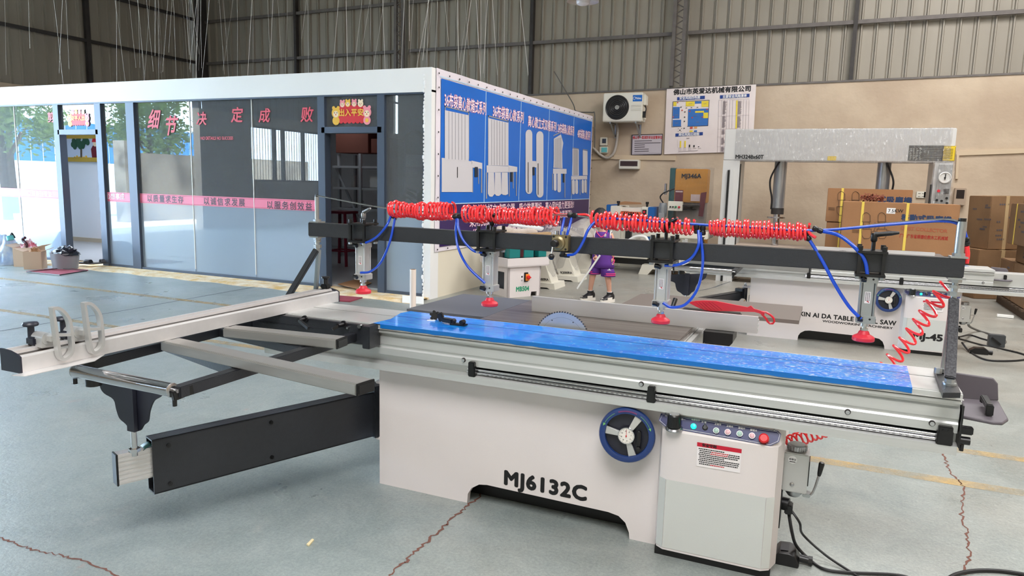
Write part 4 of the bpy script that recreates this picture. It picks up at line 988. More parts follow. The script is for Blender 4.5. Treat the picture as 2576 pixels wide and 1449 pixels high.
    for yk in (1.600, 1.716):
        outer = [(0,.198), (.022,.200), (.040,.190), (.058,.168), (.064,.155), (.071,.040), (.060,.018), (.042,.004), (.026,.0), (.018,.012), (.010,.10)]
        inner = [(.014,.170), (.030,.172), (.044,.150), (.052,.130), (.052,.100), (.016,.100)]
        inner2 = [(.026,.082), (.054,.086), (.058,.050), (.050,.030), (.036,.020), (.028,.018)]
        q = MB(); o3 = V((fx1+.003, yk-.012, .842)); d = V((.020, .004, 0))
        # ring built from bars so both windows stay open
        def ring(pts, w_, cl=True):
            n3 = len(pts)
            for i in range(n3 if cl else n3-1):
                a = o3+V((0, pts[i][0], pts[i][1])); b = o3+V((0, pts[(i+1) % n3][0], pts[(i+1) % n3][1])); q.bar(a+d/2, b+d/2, .022, w_, up=(0, -(b-a).z, (b-a).y)); q.cyl(a, a+V((.022,0,0)), w_/2, seg=10)
        q.ribbon([(p.x, p.y) for p in smooth_path([(.006,.192,0), (.026,.190,0), (.046,.172,0), (.061,.145,0), (.066,.11,0), (.068,.045,0), (.058,.020,0), (.036,.008,0), (.022,.018,0), (.016,.06,0), (.011,.13,0)], 4)], o3, (0,1,0), (0,0,1), .011, (.022,0,0))
        q.bar(o3+V((.01,.014,.098)), o3+V((.01,.066,.090)), .022, .010)
        fs_ = bld(q, 'flip_stop', alu_cast, cf)
        q = MB(); q.cyl((fx1-.077, yk-.005, .925), (fx1-.018, yk-.005, .925), .021, seg=20); q.box(fx1-.075, fx1-.02, yk-.026, yk+.016, .895, .925); q.box(fx1-.02, fx1+.006, yk-.010, yk+.006, .917, .935); bld(q, 'stop_pivot', alu_cast, fs_)
        q = MB(); q.box(fx0+.002, fx0+.048, yk-.034, yk+.012, .899, .930, .006); q.cyl((fx0+.012, yk-.018, .925), (fx0+.012, yk-.018, .968), .011); q.lathe([(.012, 0), (.024, .004), (.026, .010), (.022, .016), (0, .018)], (fx0+.012, yk-.018, .962), seg=20); bld(q, 'clamp_knob', navy_plastic, fs_)
    q = MB(); kc = P(819, 722, x=-2.50); q.box(kc.x-.022, kc.x+.022, kc.y-.02, kc.y+.02, .90, .925, .005); q.cyl((kc.x, kc.y, .92), (kc.x, kc.y, .955), .013); q.lathe([(.013, 0), (.022, .004), (.022, .012), (0, .014)], (kc.x, kc.y, .953), seg=16); bld(q, 'clamp_knob', black_plastic, cf)
    # --- outrigger frame
    zt0, zt1 = .745, .785
    q = MB()
    for a, b in (((-2.625, 2.78), (-2.575, 1.80)), ((-2.00, 2.76), (-1.99, 1.72)), ((-2.60, 2.20), (-2.0, 2.02)), ((-2.60, 2.52), (-2.0, 2.40)), ((-2.60, 2.74), (-2.0, 2.76))):
        q.bar((a[0], a[1], zt0+.02), (b[0], b[1], zt0+.02), .042, .040, bev=.003)
    of = bld(q, 'outrigger_frame', dark_paint)
    q = MB(); q.box(-2.62, -1.90, 2.735, 2.765, .735, .825, .004); q.box(-1.925, -1.885, 2.70, 2.79, .725, .83, .003); bld(q, 'mounting_bracket', dark_paint, of)
    for u, v, du, dv in ((768,802,8,24), (866,815,-30,13)):
        c = P(u, v, y=2.73); q = MB(); q.cyl(c, c+V((0,-.05,0)), .010); q.cyl(c+V((0,0,0)), c+V((0,-.008,0)), .017); e = P(u+du, v+dv, y=2.66); q.bar(c+V((0,-.045,0)), e, .012, .014); bld(q, 'clamp_lever', black_plastic, of)
    q = MB(); c = P(907, 820, y=2.735); bolt(q, c, (0,-1,0), .010, .012); c = P(877, 824, y=2.735); bolt(q, c, (0,-1,0), .006, .012); bld(q, 'bracket_bolt', steel, of)
    for name, a, b in (('support_bar', (-2.43, 2.40), (-1.86, 2.46)), ('support_bar', (-2.44, 2.09), (-1.38, 1.95))):
        q = MB(); a3 = V((a[0], a[1], .808)); b3 = V((b[0], b[1], .808)); q.bar(a3, b3, .085, .040, bev=.004)
        dd = (b3-a3).normalized(); ss = dd.cross(V((0,0,1)))
        q.bar(a3+V((0,0,.0205))+ss*.02, b3+V((0,0,.0205))+ss*.02, .03, .002); sbar = bld(q, name, pm('brushed_bar_aluminium', (176,174,170), .34, .6, var=.08, scale=6, stretch=(.3,8,8)), of)
        q = MB(); q.bar(b3, b3+dd*.006, .087, .042, bev=.002); q.bar(b3+dd*.006, b3+dd*.008, .07, .028); bld(q, 'bar_end_cap', black_plastic, sbar)
    ra = V((-2.50, 1.725, .772)); rb = V((-2.005, 1.715, .772))
    q = MB(); q.cyl(ra, rb, .024, seg=24); rol = bld(q, 'support_roller', chrome, of)
    q = MB(); q.lathe([(.024, 0), (.025, .004), (.018, .008), (.012, .008)], rb, (1,0,0), 20); q.cyl(rb, rb+V((.03,0,0)), .007); bld(q, 'roller_bearing', steel, rol); q = MB(); q.lathe([(.024, 0), (.025, .004), (.018, .008)], ra, (-1,0,0), 20); bld(q, 'roller_bearing', steel, rol)
    q = MB(); q.bar(rb+V((.014,-.01,-.018)), rb+V((.03,.06,-.006)), .018, .034, bev=.002); q.cyl(rb+V((.012,0,-.03)), rb+V((.012,0,-.055)), .008, seg=8); bld(q, 'roller_bracket', black_plastic, rol); q = MB(); q.bar(ra+V((-.014,.0,-.01)), ra+V((-.03,.09,0)), .018, .034, bev=.002); q.cyl(ra+V((-.01,0,-.03)), ra+V((-.01,0,-.05)), .008, seg=8)
    q.cyl(ra+V((.05,.03,-.02)), ra+V((.05,.03,-.055)), .028, seg=18); bld(q, 'roller_bracket', black_plastic, rol)
    # wavy hanger plate, pin and telescopic beam
    te = P(345, 1133, z=.425); yp = te.y
    pl_px = [(250,955), (252,975), (262,990), (285,1005), (292,1030), (300,1052), (315,1066), (330,1082), (350,1084), (360,1070), (371,1060), (375,1035), (385,1010), (400,1000), (410,990), (414,975), (415,962)]
    q = MB(); q.slab([P(u, v, y=yp) for u, v in [(p.x, p.y) for p in smooth_path([(a_, b_, 0) for a_, b_ in pl_px], 4)]], (0,.008,0)); c = P(337, 1010, y=yp); zb_ = P(345, 1083, y=yp).z; q.bar((te.x-.004, yp-.012, zb_), (te.x-.004, yp-.012, c.z+.09), .04, .016, up=(0,1,0)); hg = bld(q, 'hanger_plate', navy_plastic, of)
    q = MB(); q.cyl((te.x-.004, yp-.008, te.z-.02), (te.x-.004, yp-.008, zb_+.02), .011); hexnut(q, (te.x-.004, yp-.008, .423), (te.x-.004, yp-.008, .436), .022); bld(q, 'support_pin', chrome, of)
    # swing arm
    h0 = V((-2.055, 2.985, 0)); h1 = V((-2.461, 1.985, 0)); dA = (h1-h0).normalized(); nA = V((-dA.y, dA.x, 0)); z0, z1 = .205, .435
    q = MB()
    q.obox((h0+h1)/2+V((0,0,(z0+z1)/2))+nA*.033*(1), (dA, nA, (0,0,1)), ((h1-h0).length/2, .003, (z1-z0)/2))
    q.obox((h0+h1)/2+V((0,0,z1-.003)), (dA, nA, (0,0,1)), ((h1-h0).length/2, .036, .003)); q.obox((h0+h1)/2+V((0,0,z0+.003)), (dA, nA, (0,0,1)), ((h1-h0).length/2, .036, .003))
    q.obox((h0+h1)/2+V((0,0,(z0+z1)/2))-nA*.033, (dA, nA, (0,0,1)), ((h1-h0).length/2, .003, (z1-z0)/2))
    q.obox(h0-dA*.01+V((0,0,(z0+z1)/2+.01)), (dA, nA, (0,0,1)), (.035, .045, (z1-z0)/2+.02), .004)
    sa = bld(q, 'swing_arm', dark_paint, bevel=.0015)
    q = MB(); cpx = nA*.036 if (nA*.036).x > 0 else -nA*.036
    for t in (.04, .45, .80 if False else .45):
        for z in (.235, .40): bolt(q, h1+(h0-h1)*t+cpx*1.0+V((0,0,z))+dA*-.02, cpx, .009, .005)
    bld(q, 'arm_bolt', black_plastic, sa)
    q = MB(); q.cyl((-2.005, 3.0, .185), (-2.005, 3.0, .475), .024, seg=20); bld(q, 'hinge_tube', dark_paint, sa)
    q = MB()
    for z in (.19, .485):
        q = MB(); q.box(-2.035, -1.945, 2.965, 3.035, z-.008, z+.008, .004); bld(q, 'hinge_lug', white_paint, cab)
    q = MB(); q.box(-1.96, -1.944, 2.93, 3.08, .30, .40); bld(q, 'hinge_backing', grey_paint, cab)
    q = MB(); q.cyl((-2.005, 3.0, .493), (-2.005, 3.0, .525), .009); hexnut(q, (-2.005, 3.0, .493), (-2.005, 3.0, .51), .017); q.cyl((-2.005, 3.0, .182), (-2.005, 3.0, .16), .009); hexnut(q, (-2.005, 3.0, .182), (-2.005, 3.0, .17), .016); bld(q, 'hinge_pin', steel, cab)
    t1 = V((te.x-.02, te.y-.02, 0)); td = (h1-t1).normalized() if (h1-t1).length > .02 else -dA; td = -dA; tn = nA; tp = h1+dA*.085
    q = MB(); zz0, zz1 = .275, .402; tc_ = tp-dA*.10
    q.obox(V((tc_.x, tc_.y, (zz0+zz1)/2)), (dA, nA, (0,0,1)), (.14, .022, (zz1-zz0)/2))
    for k in range(7): q.obox(V((tc_.x, tc_.y, zz0+.01+k*.018)), (dA, nA, (0,0,1)), (.14, .0245, .0045))
    tb = bld(q, 'telescopic_beam', alu_white, sa)
    q = MB(); e = tc_+dA*.143; q.obox(V((e.x, e.y, (zz0+zz1)/2)), (dA, nA, (0,0,1)), (.004, .027, (zz1-zz0)/2+.002), .002); bld(q, 'beam_end_cap', black_plastic, tb)
    q = MB(); e = h1+V((0,0,.413)); q.sheet(lambda u, v: e+dA*(u*.035-.005)+nA*(v*.05-.025)+V((0,0,-.016*u*u)), 6, 2); bld(q, 'green_guard_flap', pm('dark_green_rubber', (20,84,76), .5), tb, flat=True, solid=.002)
    # --- hydraulic-oil hand pump on the side and socket
    q = MB(); q.box(-.088, .005, 2.92, 3.01, .318, .478, .004); pu = bld(q, 'hand_pump', alu_cast)
    q = MB(); q.lathe([(.034, 0), (.036, .004), (.036, .022), (.030, .027), (0, .028)], (-.042, 2.965, .478), seg=28)
    for i in range(24): a_ = 2*PI*i/24; q.cyl((-.042+.0365*math.cos(a_), 2.965+.0365*math.sin(a_), .482), (-.042+.0365*math.cos(a_), 2.965+.0365*math.sin(a_), .50), .0018, seg=5)
    bld(q, 'filler_cap', steel, pu)
    q = MB(); q.lathe([(.034, 0), (.033, -.012), (.022, -.028), (0, -.032)], (-.042, 2.965, .318), seg=24); q.box(-.01, .02, 2.94, 2.98, .298, .314, .003); bld(q, 'pump_base', zinc, pu)
    q = MB(); q.tube(smooth_path([(-.0, 2.95, .306), (.022, 2.948, .312), (.034, 2.946, .345), (.045, 2.944, .40)]), .0045); bld(q, 'pump_lever', steel, pu)
    q = MB(); q.lathe([(.006, 0), (.008, .01), (.011, .05), (.009, .056), (0, .058)], (.0445, 2.944, .395), (.12, 0, 1), 14); bld(q, 'lever_grip', black_plastic, pu)
    q = MB(); q.cyl((-.055, 2.9195, .452), (-.055, 2.9185, .452), .016, seg=20); bld(q, 'oval_sticker', ink_white, pu)
    q = MB(); q.text('合格证', (-.055, 2.918, .453), .009, bold=.02); q.box(-.066, -.044, 2.918, 2.9182, .442, .445); bld(q, 'sticker_print', ink, pu)
    q = MB(); q.lathe([(.008, 0), (.008, .004), (.004, .006)], (-.05, 2.92, .352), (0,-1,0), 12); bld(q, 'sight_plug', steel, pu)
    q = MB(); q.box(.005, .009, 2.93, 3.0, .35, .45); bld(q, 'side_plate_black', black_plastic, pu)
    q = MB()
    for z in (.45, .335): q.cyl((-.088, 2.915, z), (-.100, 2.915, z), .010, seg=14); q.cyl((-.094, 2.905, z), (-.094, 2.925, z), .009)
    bld(q, 'pump_mount', steel, pu)
    q = MB(); q.box(-.10, -.082, 2.90, 3.03, .16, .32, .006); q.cyl((-.085, 2.96, .25), (-.055, 2.955, .25), .026, seg=18); q.box(-.07, -.04, 2.935, 2.985, .215, .255, .004); bld(q, 'power_socket', black_plastic, cab)
    return T

SHIFT2 = V((1.262, 4.80, 0))
saw1 = build_saw((0,0,0), 'white sliding table panel saw marked MJ6132C in the foreground with clamp beam', 0, True, 'MJ6132C')
saw2 = build_saw(SHIFT2, 'second white panel saw marked MJ-45 standing behind the foreground saw', -.33, False, 'MJ-45')

# ================================================================ PNEUMATIC CLAMP BEAM (bolted to the saw in front)
def part(mb, name, m, par=saw1, **k): return mb.build(name, m, par, **k)
BY = 3.05
q = MB(); q.box(-2.49, .462, 3.022, 3.078, 1.197, 1.268, .003); beam = part(q, 'clamp_beam', black_beam)
for xl, sgn in ((-2.452, -1), (.428, 1)):
    q = MB(); fxc = xl+(.0 if sgn > 0 else -.15)
    if sgn > 0: q.slab([P(2350,924,z=.852), P(2372,988,z=.852), P(2417,988,z=.852), P(2392,924,z=.852)], (0,0,-.018))
    else: q.box(-2.64, -2.545, 2.74, 3.18, .83, .848, .002)
    bf = part(q, 'foot_plate', dark_paint)
    q = MB()
    ap = V((xl, 3.05, 1.145)); nb = V((-2.572, 2.947, .85)); fb = V((-2.545, 3.14, .85))
    if sgn > 0: nb = P(2388, 966, z=.855); ap = P(2400, 738, y=3.05); fb = P(2373, 936, z=.855)
    q.bar(nb+V((0,0,.02)), ap-V((0,.01,.02)), .034, .018, up=(0,-1,.3), bev=.003); part(q, 'near_leg', pm('silver_hammered_leg', (112,112,116), .3, .8, var=.5, scale=140, bump=.03, bscale=160), bf) if sgn > 0 else part(q, 'near_leg', black_beam, bf)
    q = MB(); q.bar(fb, ap+V((-.0,.01,-.02)), .02, .02, up=(0,1,0), bev=.002); part(q, 'far_leg', zinc, bf)
    q = MB(); q.cyl(nb-V((0,.0,.004)), nb+V((0,0,.005)), .021, seg=20); hexnut(q, nb+V((0,0,.005)), nb+V((0,0,.018)), .015); hexnut(q, fb, fb+V((0,0,.014)), .017); hexnut(q, fb+V((-.02,-.03,0)), fb+V((-.02,-.03,.02)), .012)
    part(q, 'foot_nut', zinc, bf)
    q = MB(); q.cyl((ap.x, 3.05, ap.z-.04), (ap.x, 3.05, 1.402), .0105, seg=14)
    if sgn > 0: q.cyl((ap.x, 3.05, 1.268), (ap.x, 3.05, 1.40), .016, seg=16)
    for z in (ap.z-.01, 1.178, 1.268): hexnut(q, (ap.x, 3.05, z), (ap.x, 3.05, z+.017), .021)
    hexnut(q, (ap.x, 3.05, ap.z+.02), (ap.x, 3.05, ap.z+.03), .018); q.box(ap.x-.028, ap.x+.028, 3.02, 3.08, 1.268, 1.274); q.box(ap.x-.028, ap.x+.028, 3.02, 3.08, 1.19, 1.197)
    part(q, 'threaded_post', zinc, beam)
    q = MB(); q.cyl((ap.x, 3.05, 1.396), (ap.x, 3.05, 1.412), .013 if sgn > 0 else .009, seg=12); part(q, 'post_cap', black_plastic, beam)
CX = [-2.164, -1.444, -.629, .158]
def clamp_unit(x, k):
    m = zinc if k == 3 else alu_cast
    yf, yb = 3.000, 3.100; w_ = .041
    q = MB(); q.box(x-w_-.008, x+w_+.012, yf-.012, yb+.012, 1.270, 1.279, .001); q.box(x-w_-.010, x+w_+.010, yf-.014, yb+.012, 1.182, 1.192, .001)
    for sx in (-1, 1):
        for y in (yf, yb): q.box(x+sx*w_-.006, x+sx*w_+.006, y-.006, y+.006, 1.175, 1.29); q.cyl((x+sx*w_, y, 1.28), (x+sx*w_, y, 1.297), .009, seg=6 if k == 3 else 12)
    u = part(q, 'clamp_unit', black_plastic)
    q = MB()
    for sx in (-1, 1): hexnut(q, (x+sx*w_, yf, 1.172), (x+sx*w_, yf, 1.183), .011); hexnut(q, (x+sx*w_, yb, 1.172), (x+sx*w_, yb, 1.183), .011)
    part(q, 'lock_nut', zinc, u)
    # lever
    q = MB(); yl = 3.05; q.cyl((x+.004, yl, 1.268), (x+.004, yl, 1.335), .0075); q.lathe([(.0075, 0), (.012, .006), (.012, .028), (.009, .034)], (x+.004, yl, 1.298 if k < 2 else 1.31), seg=14)
    a = V((x+.004, yl, 1.333 if k < 2 else 1.338)); e = a+{0: V((.055,-.02,.022)), 1: V((.035,-.05,.022)), 2: V((.05,-.04,.032)), 3: V((.082,-.01,.012))}[k]
    q.tube([a, lerp(a, e, .25), lerp(a, e, .7), e], [.010, .009, .0085, .005], 10); part(q, 'clamp_lever', black_plastic if k else pm('worn_silver_lever', (150,150,150), .3, .6), u)
    # cylinder
    zt, zb = (1.180, 1.020) if k < 3 else (1.182, 1.030)
    q = MB(); q.box(x-.032, x+.032, 3.018, 3.082, zt-.026, zt, .002); part(q, 'cylinder_head', m, u)
    q = MB(); q.box(x-.034, x+.034, 3.016, 3.084, zb-.030, zb, .002); part(q, 'cylinder_end_block', m, u)
    q = MB(); q.prism([(-.026,-.018), (-.018,-.026), (.018,-.026), (.026,-.018), (.026,.018), (.018,.026), (-.018,.026), (-.026,.018)], (x, BY, zb), (1,0,0), (0,1,0), (0,0,zt-.026-zb))
    for sx in (-1, 1):
        for sy in (-1, 1): q.cyl((x+sx*.025, BY+sy*.025, zb), (x+sx*.025, BY+sy*.025, zt-.02), .004, seg=8)
    br = part(q, 'cylinder_barrel', m, u)
    q = MB(); q.slab([(x-.010, 3.0235, zb+.048), (x+.010, 3.0235, zb+.048), (x+.010, 3.0235, zb+.092), (x-.010, 3.0235, zb+.092)], (0,-.0004,0)); part(q, 'type_sticker', pm('sticker_white', (238,232,232), .4), u)
    q = MB()
    for i in range(3):
        for j in range(6): q.box(x-.0075+i*.0058, x-.0045+i*.0058, 3.0225, 3.0229, zb+.058+j*.0055, zb+.0615+j*.0055)
    part(q, 'sticker_print', ink, u)
    q = MB(); q.slab([(x-.003, 3.0228, zb+.056), (x+.006, 3.0228, zb+.050), (x+.006, 3.0228, zb+.054), (x+.001, 3.0228, zb+.058)], (0,-.0003,0)); part(q, 'sticker_mark', ink_red, u)
    q = MB(); q.cyl((x, BY, zb-.028), (x, BY, zb-.044), .017); q.cyl((x, BY, zb-.04), (x, BY, zb-.062), .008); hexnut(q, (x, BY, zb-.062), (x, BY, zb-.052), .014); part(q, 'piston_rod', chrome, u)
    zp = zb-.062
    q = MB(); q.lathe([(.014, .0), (.018, -.004), (.022, -.014), (.036, -.022), (.040, -.027), (.040, -.038), (.037, -.041), (0, -.041)], (x, BY, zp), seg=30); part(q, 'clamp_pad', red_pad, u)
    # push-in fittings
    q = MB()
    for z in (zt-.013, zb-.013):
        q.cyl((x-.018, 3.018, z), (x-.018, 3.0, z), .009, seg=12); q.cyl((x-.018, 3.004, z), (x-.002 if k < 3 else x-.026, 2.999, z-(.004 if k < 3 else -.012)), .0085, seg=12); q.cyl((x-.028, 3.004, z+.001), (x-.010, 3.004, z), .009, seg=10)
    q.cyl((x+.014, 3.0175, zt-.011), (x+.014, 3.0165, zt-.011), .004, seg=8); q.cyl((x+.014, 3.0155, zb-.012), (x+.014, 3.0145, zb-.012), .004, seg=8)
    part(q, 'hose_fitting', black_plastic, u)
    return u
for k, x in enumerate(CX): clamp_unit(x, k)
# hand lever valve on the beam
vc = P(1410, 611, y=3.0)
q = MB(); q.box(vc.x-.036, vc.x+.040, 2.985, 3.022, vc.z-.034, vc.z+.036, .003); q.lathe([(.032, 0), (.030, .010), (.022, .014), (.022, .020)], (vc.x-.004, 2.986, vc.z), (0,-1,0), 24); vl = part(q, 'lever_valve', brass, beam)
q = MB(); q.lathe([(.016, 0), (.016, .030), (.014, .034), (0, .035)], (vc.x-.010, 2.968, vc.z), (0,-1,0), 20)
part(q, 'valve_boss', black_plastic, beam); q = MB()
for dx in (-.027, .030):
    for dz in (-.026, .028): q.cyl((vc.x+dx, 2.985, vc.z+dz), (vc.x+dx, 2.983, vc.z+dz), .005, seg=10)
e = P(1387, 646, y=2.93); part(q, 'valve_screw', black_plastic, beam); q = MB(); q.ball(e, .014, 14); part(q, 'lever_ball', black_plastic, beam); q = MB()
q.cyl((vc.x+.012, 3.0, vc.z-.036), (vc.x+.012, 3.0, vc.z-.056), .012); q.box(vc.x+.0, vc.x+.024, 2.988, 3.012, vc.z-.062, vc.z-.046, .003); q.cyl((vc.x+.02, 3.0, vc.z-.056), (vc.x+.044, 3.0, vc.z-.056), .008)
part(q, 'valve_elbow', black_plastic, beam)
q = MB(); q.cyl((vc.x-.012, 2.94, vc.z-.006), e, .004, seg=10); part(q, 'valve_lever', chrome, beam)
q = MB()
for dx in (-.018, .012): q.cyl((vc.x+dx, 3.0, vc.z+.034), (vc.x+dx, 3.0, vc.z+.052), .009, seg=10)
part(q, 'valve_port', steel, beam)
# wire rope strung between the posts
wire_px = [(797,492), (975,524), (1150,538), (1290,540), (1430,541), (1500,548), (1750,565), (2045,578)]
wire = [P(u, v, y=3.05) for u, v in wire_px]; wend = V((.428, 3.05, 1.401)); wire += [P(2240, 561, y=3.05), P(2370, 552, y=3.05), wend]
q = MB(); q.tube(smooth_path(wire, 5), .0038, 6); q.tube(smooth_path([p+V((0,-.006,.001)) for p in wire], 5), .003, 6); part(q, 'wire_rope', steel, beam)
def hose(name, px, m, r=.006, y=3.0, ends=None, n=7):
    pts = [P(*p[:2], y=(p[2] if len(p) > 2 else y)) for p in px]
    q = MB(); q.tube(smooth_path(pts, n), r, 10); return part(q, name, m, beam)
hose('blue_hose', [(907,611), (925,609), (950,594), (972,568), (984,543,3.04)], hose_blue)
hose('blue_hose', [(907,686), (932,683), (958,660), (980,610), (994,548,3.04)], hose_blue)
hose('blue_hose', [(1152,548,3.04), (1154,575,3.02), (1166,605), (1190,630), (1214,636)], hose_blue)
hose('blue_hose', [(1149,548,3.04), (1147,590,3.02), (1155,630), (1178,672), (1220,712)], hose_blue)
hose('blue_hose', [(1412,592), (1414,575,3.01), (1420,548,3.04)], hose_blue); hose('blue_hose', [(1426,592), (1431,575,3.01), (1438,548,3.04)], hose_blue)
hose('blue_hose', [(1428,642,2.99), (1448,637,2.98), (1466,610,2.985), (1480,578,3.0), (1500,556,3.03), (1530,549,3.04)], hose_blue)
hose('blue_hose', [(1530,549,3.04), (1640,556,3.04), (1760,565,3.04), (1900,572,3.04), (2045,580,3.04), (2240,565,3.04), (2370,556,3.05), (2418,568,3.06), (2429,590,3.07), (2431,597,3.07)], hose_blue, r=.0055)
hose('blue_hose', [(1672,668), (1705,666), (1738,650), (1757,618), (1757,580,3.03)], hose_blue)
hose('blue_hose', [(1668,762), (1690,773), (1725,765), (1755,725), (1768,660), (1762,585,3.03)], hose_blue)
hose('blue_hose', [(2070,582,3.04), (2110,592,3.02), (2150,622), (2175,655), (2182,690)], hose_blue, r=.007)
hose('blue_hose', [(2036,603,3.04), (2068,655,3.02), (2100,715), (2135,770), (2166,802)], hose_blue, r=.0065)
def fitting(px, y=3.04, r=.011):
    q = MB(); a, b = [P(*p, y=y) for p in px]; d = (b-a).normalized(); L_ = (b-a).length
    q.lathe([(r*.7, 0), (r, .004), (r, L_*.42), (r*.8, L_*.5), (r, L_*.58), (r, L_-.004), (r*.7, L_)], a, d, 14); part(q, 'hose_coupling', black_plastic, beam)
fitting([(2044,573), (2070,583)]); fitting([(2024,584), (2037,605)]); fitting([(2426,596), (2427,640)] if False else [(2430,597), (2432,618)], 3.07, .012)
fitting([(1428,540), (1452,543)], r=.012); fitting([(1139,545), (1163,545)], r=.011); fitting([(1752,566), (1753,588)], r=.012); fitting([(1768,568), (1768,592)], r=.012)
fitting([(984,543), (990,549)], r=.006); fitting([(990,546), (996,553)], r=.007)
def coil_px(px, turns, rad, tr=.0052, y=3.05, seed=1, wob=.12, off=0):
    pts = [P(*p[:2], y=(p[2] if len(p) > 2 else y))+V((0,0,off)) for p in px]
    q = MB(); q.tube(coil(pts, rad, turns, tr, seed=seed, wob=wob), tr, 8); return part(q, 'red_coil_hose', hose_red, beam)
coil_px([(982,522), (1060,528), (1140,528)], 20, .036, .0056, seed=2, off=.020, wob=.2)
coil_px([(1170,534), (1280,539), (1400,541)], 27, .034, .0056, seed=3, off=.018, wob=.22)
hose('red_coil_hose', [(1383,520,3.05), (1392,533,3.05), (1410,540,3.05), (1430,541,3.05)], hose_red, r=.0055)
hose('red_coil_hose', [(1452,540,3.05), (1478,541,3.05), (1490,556,3.04), (1496,566,3.03)], hose_red, r=.0055)
coil_px([(1490,547), (1600,556), (1745,566)], 24, .032, .0056, seed=5, off=.014, wob=.22)
coil_px([(1785,567), (1900,572), (2035,579)], 25, .031, .0056, seed=6, off=.014, wob=.2)
hose('red_coil_hose', [(2027,575,3.05), (2040,590,3.03), (2052,598,3.02)], hose_red, r=.006)
hose('red_coil_hose', [(2432,619,3.07), (2434,640,3.075), (2431,662,3.08)], hose_red, r=.0085)
# loose spiral hanging behind the carriage
a = P(2384, 706, y=3.16); b = P(2232, 912, y=3.30)
q = MB(); q.tube(coil([a, b], .033, 9, .005, spt=18, seed=9, wob=.04, sq=.35), .0052, 8); part(q, 'red_coil_hose', hose_red, beam)
a = P(2078, 1088, y=3.2); b = P(1968, 1118, y=3.05)
q = MB(); q.tube(coil([a+V((0,0,.03)), b+V((0,0,.02))], .026, 9, .004, spt=16, seed=11, wob=.05), .0042, 8); part(q, 'red_coil_hose', hose_red, saw1)

# ---- loose things on and around the saw in front
ps = thing('push_stick', 'red plastic push stick lying on the rip fence', 'push stick', P(1830, 790, y=3.54))
ol = [(1731,761), (1750,757), (1770,756), (1800,757), (1840,765), (1880,773), (1889,769), (1897,777), (1918,782), (1938,792), (1949,805), (1948,813), (1940,816), (1931,811), (1926,804), (1923,796), (1915,791), (1909,788), (1898,785), (1870,784), (1835,783), (1800,783), (1782,782), (1768,779), (1752,772)]
body_ = [(1731,761), (1750,757), (1770,756), (1800,757), (1840,765), (1880,773), (1889,769), (1897,777), (1912,781), (1924,787), (1922,794), (1909,788), (1898,785), (1870,784), (1835,783), (1800,783), (1782,782), (1768,779), (1752,772)]
loop_ = [(1918,784), (1928,786), (1938,792), (1946,800), (1948,809), (1944,814), (1937,814), (1931,809), (1928,803), (1923,797), (1917,791)]
q = MB(); q.slab([P(u, v, y=3.555) for u, v in body_], (0,.012,0)); q.tube([P(u, v, y=3.561) for u, v in loop_], .0052, 8, True)
sb_ = q.build('stick_body', red_plastic, ps, bevel=.002)
q = MB()
for k in range(6): q.bar(P(1750+k*8, 760, y=3.554), P(1772+k*9, 780, y=3.554), .0012, .0012)
q.build('grip_rib', pm('dark_red_rib', (150,16,34), .4), ps)
def starknob(name, label, c, tilt):
    t = thing(name, label, 'knob', c, 'loose black knobs on the film'); q = MB(); c = V(c); ax = V(tilt).normalized(); a = ax.orthogonal().normalized(); b = ax.cross(a)
    q.cyl(c-ax*.008, c+ax*.008, .017, seg=20)
    for k in range(6): t_ = k*PI/3; q.cyl(c+(a*math.cos(t_)+b*math.sin(t_))*.019-ax*.008, c+(a*math.cos(t_)+b*math.sin(t_))*.019+ax*.008, .007, seg=10)
    q.build('star_head', black_plastic, t); return t, c, ax
t, c, ax = starknob('star_knob', 'loose black star knob with white stud on the blue film', P(1094, 794, y=3.0), (.3, -1, .25))
q = MB(); q.cyl(c+V((.022,-.035,-.016)), c+V((-.016,-.045,-.019)), .004); q.build('stud', white_plastic, t)
q = MB(); q.obox(P(1109, 797, y=2.965), (V((.9,.2,.3)).normalized(), V((-.2,.9,.1)).normalized(), V((-.3,-.1,.9)).normalized()), (.013, .012, .020), .004); tag(q.build('plastic_clamp', black_plastic, base=P(1109,807,z=.8335)), 'small black plastic clamp right beside the star knob on the blue film', 'clamp')
t = thing('hinged_bracket', 'black hinged plastic bracket lying on the blue film, right of the star knob', 'bracket', P(1144, 808, z=.8335))
a = P(1128, 806, z=.85); q = MB(); q.obox(a, (V((.95,-.25,0)), V((.25,.95,0)), V((0,0,1))), (.034, .016, .010), .004); q.build('long_arm', black_plastic, t)
a = P(1149, 811, z=.846); q = MB(); q.obox(a+V((.01,0,-.008)), (V((1,0,0)), V((0,1,0)), V((0,0,1))), (.04, .018, .004), .002); q.cyl(a+V((.03,-.014,.004)), a+V((.03,.014,.004)), .011); q.cyl(a+V((-.02,-.014,.004)), a+V((-.02,.014,.004)), .011); q.build('short_arm', black_plastic, t)
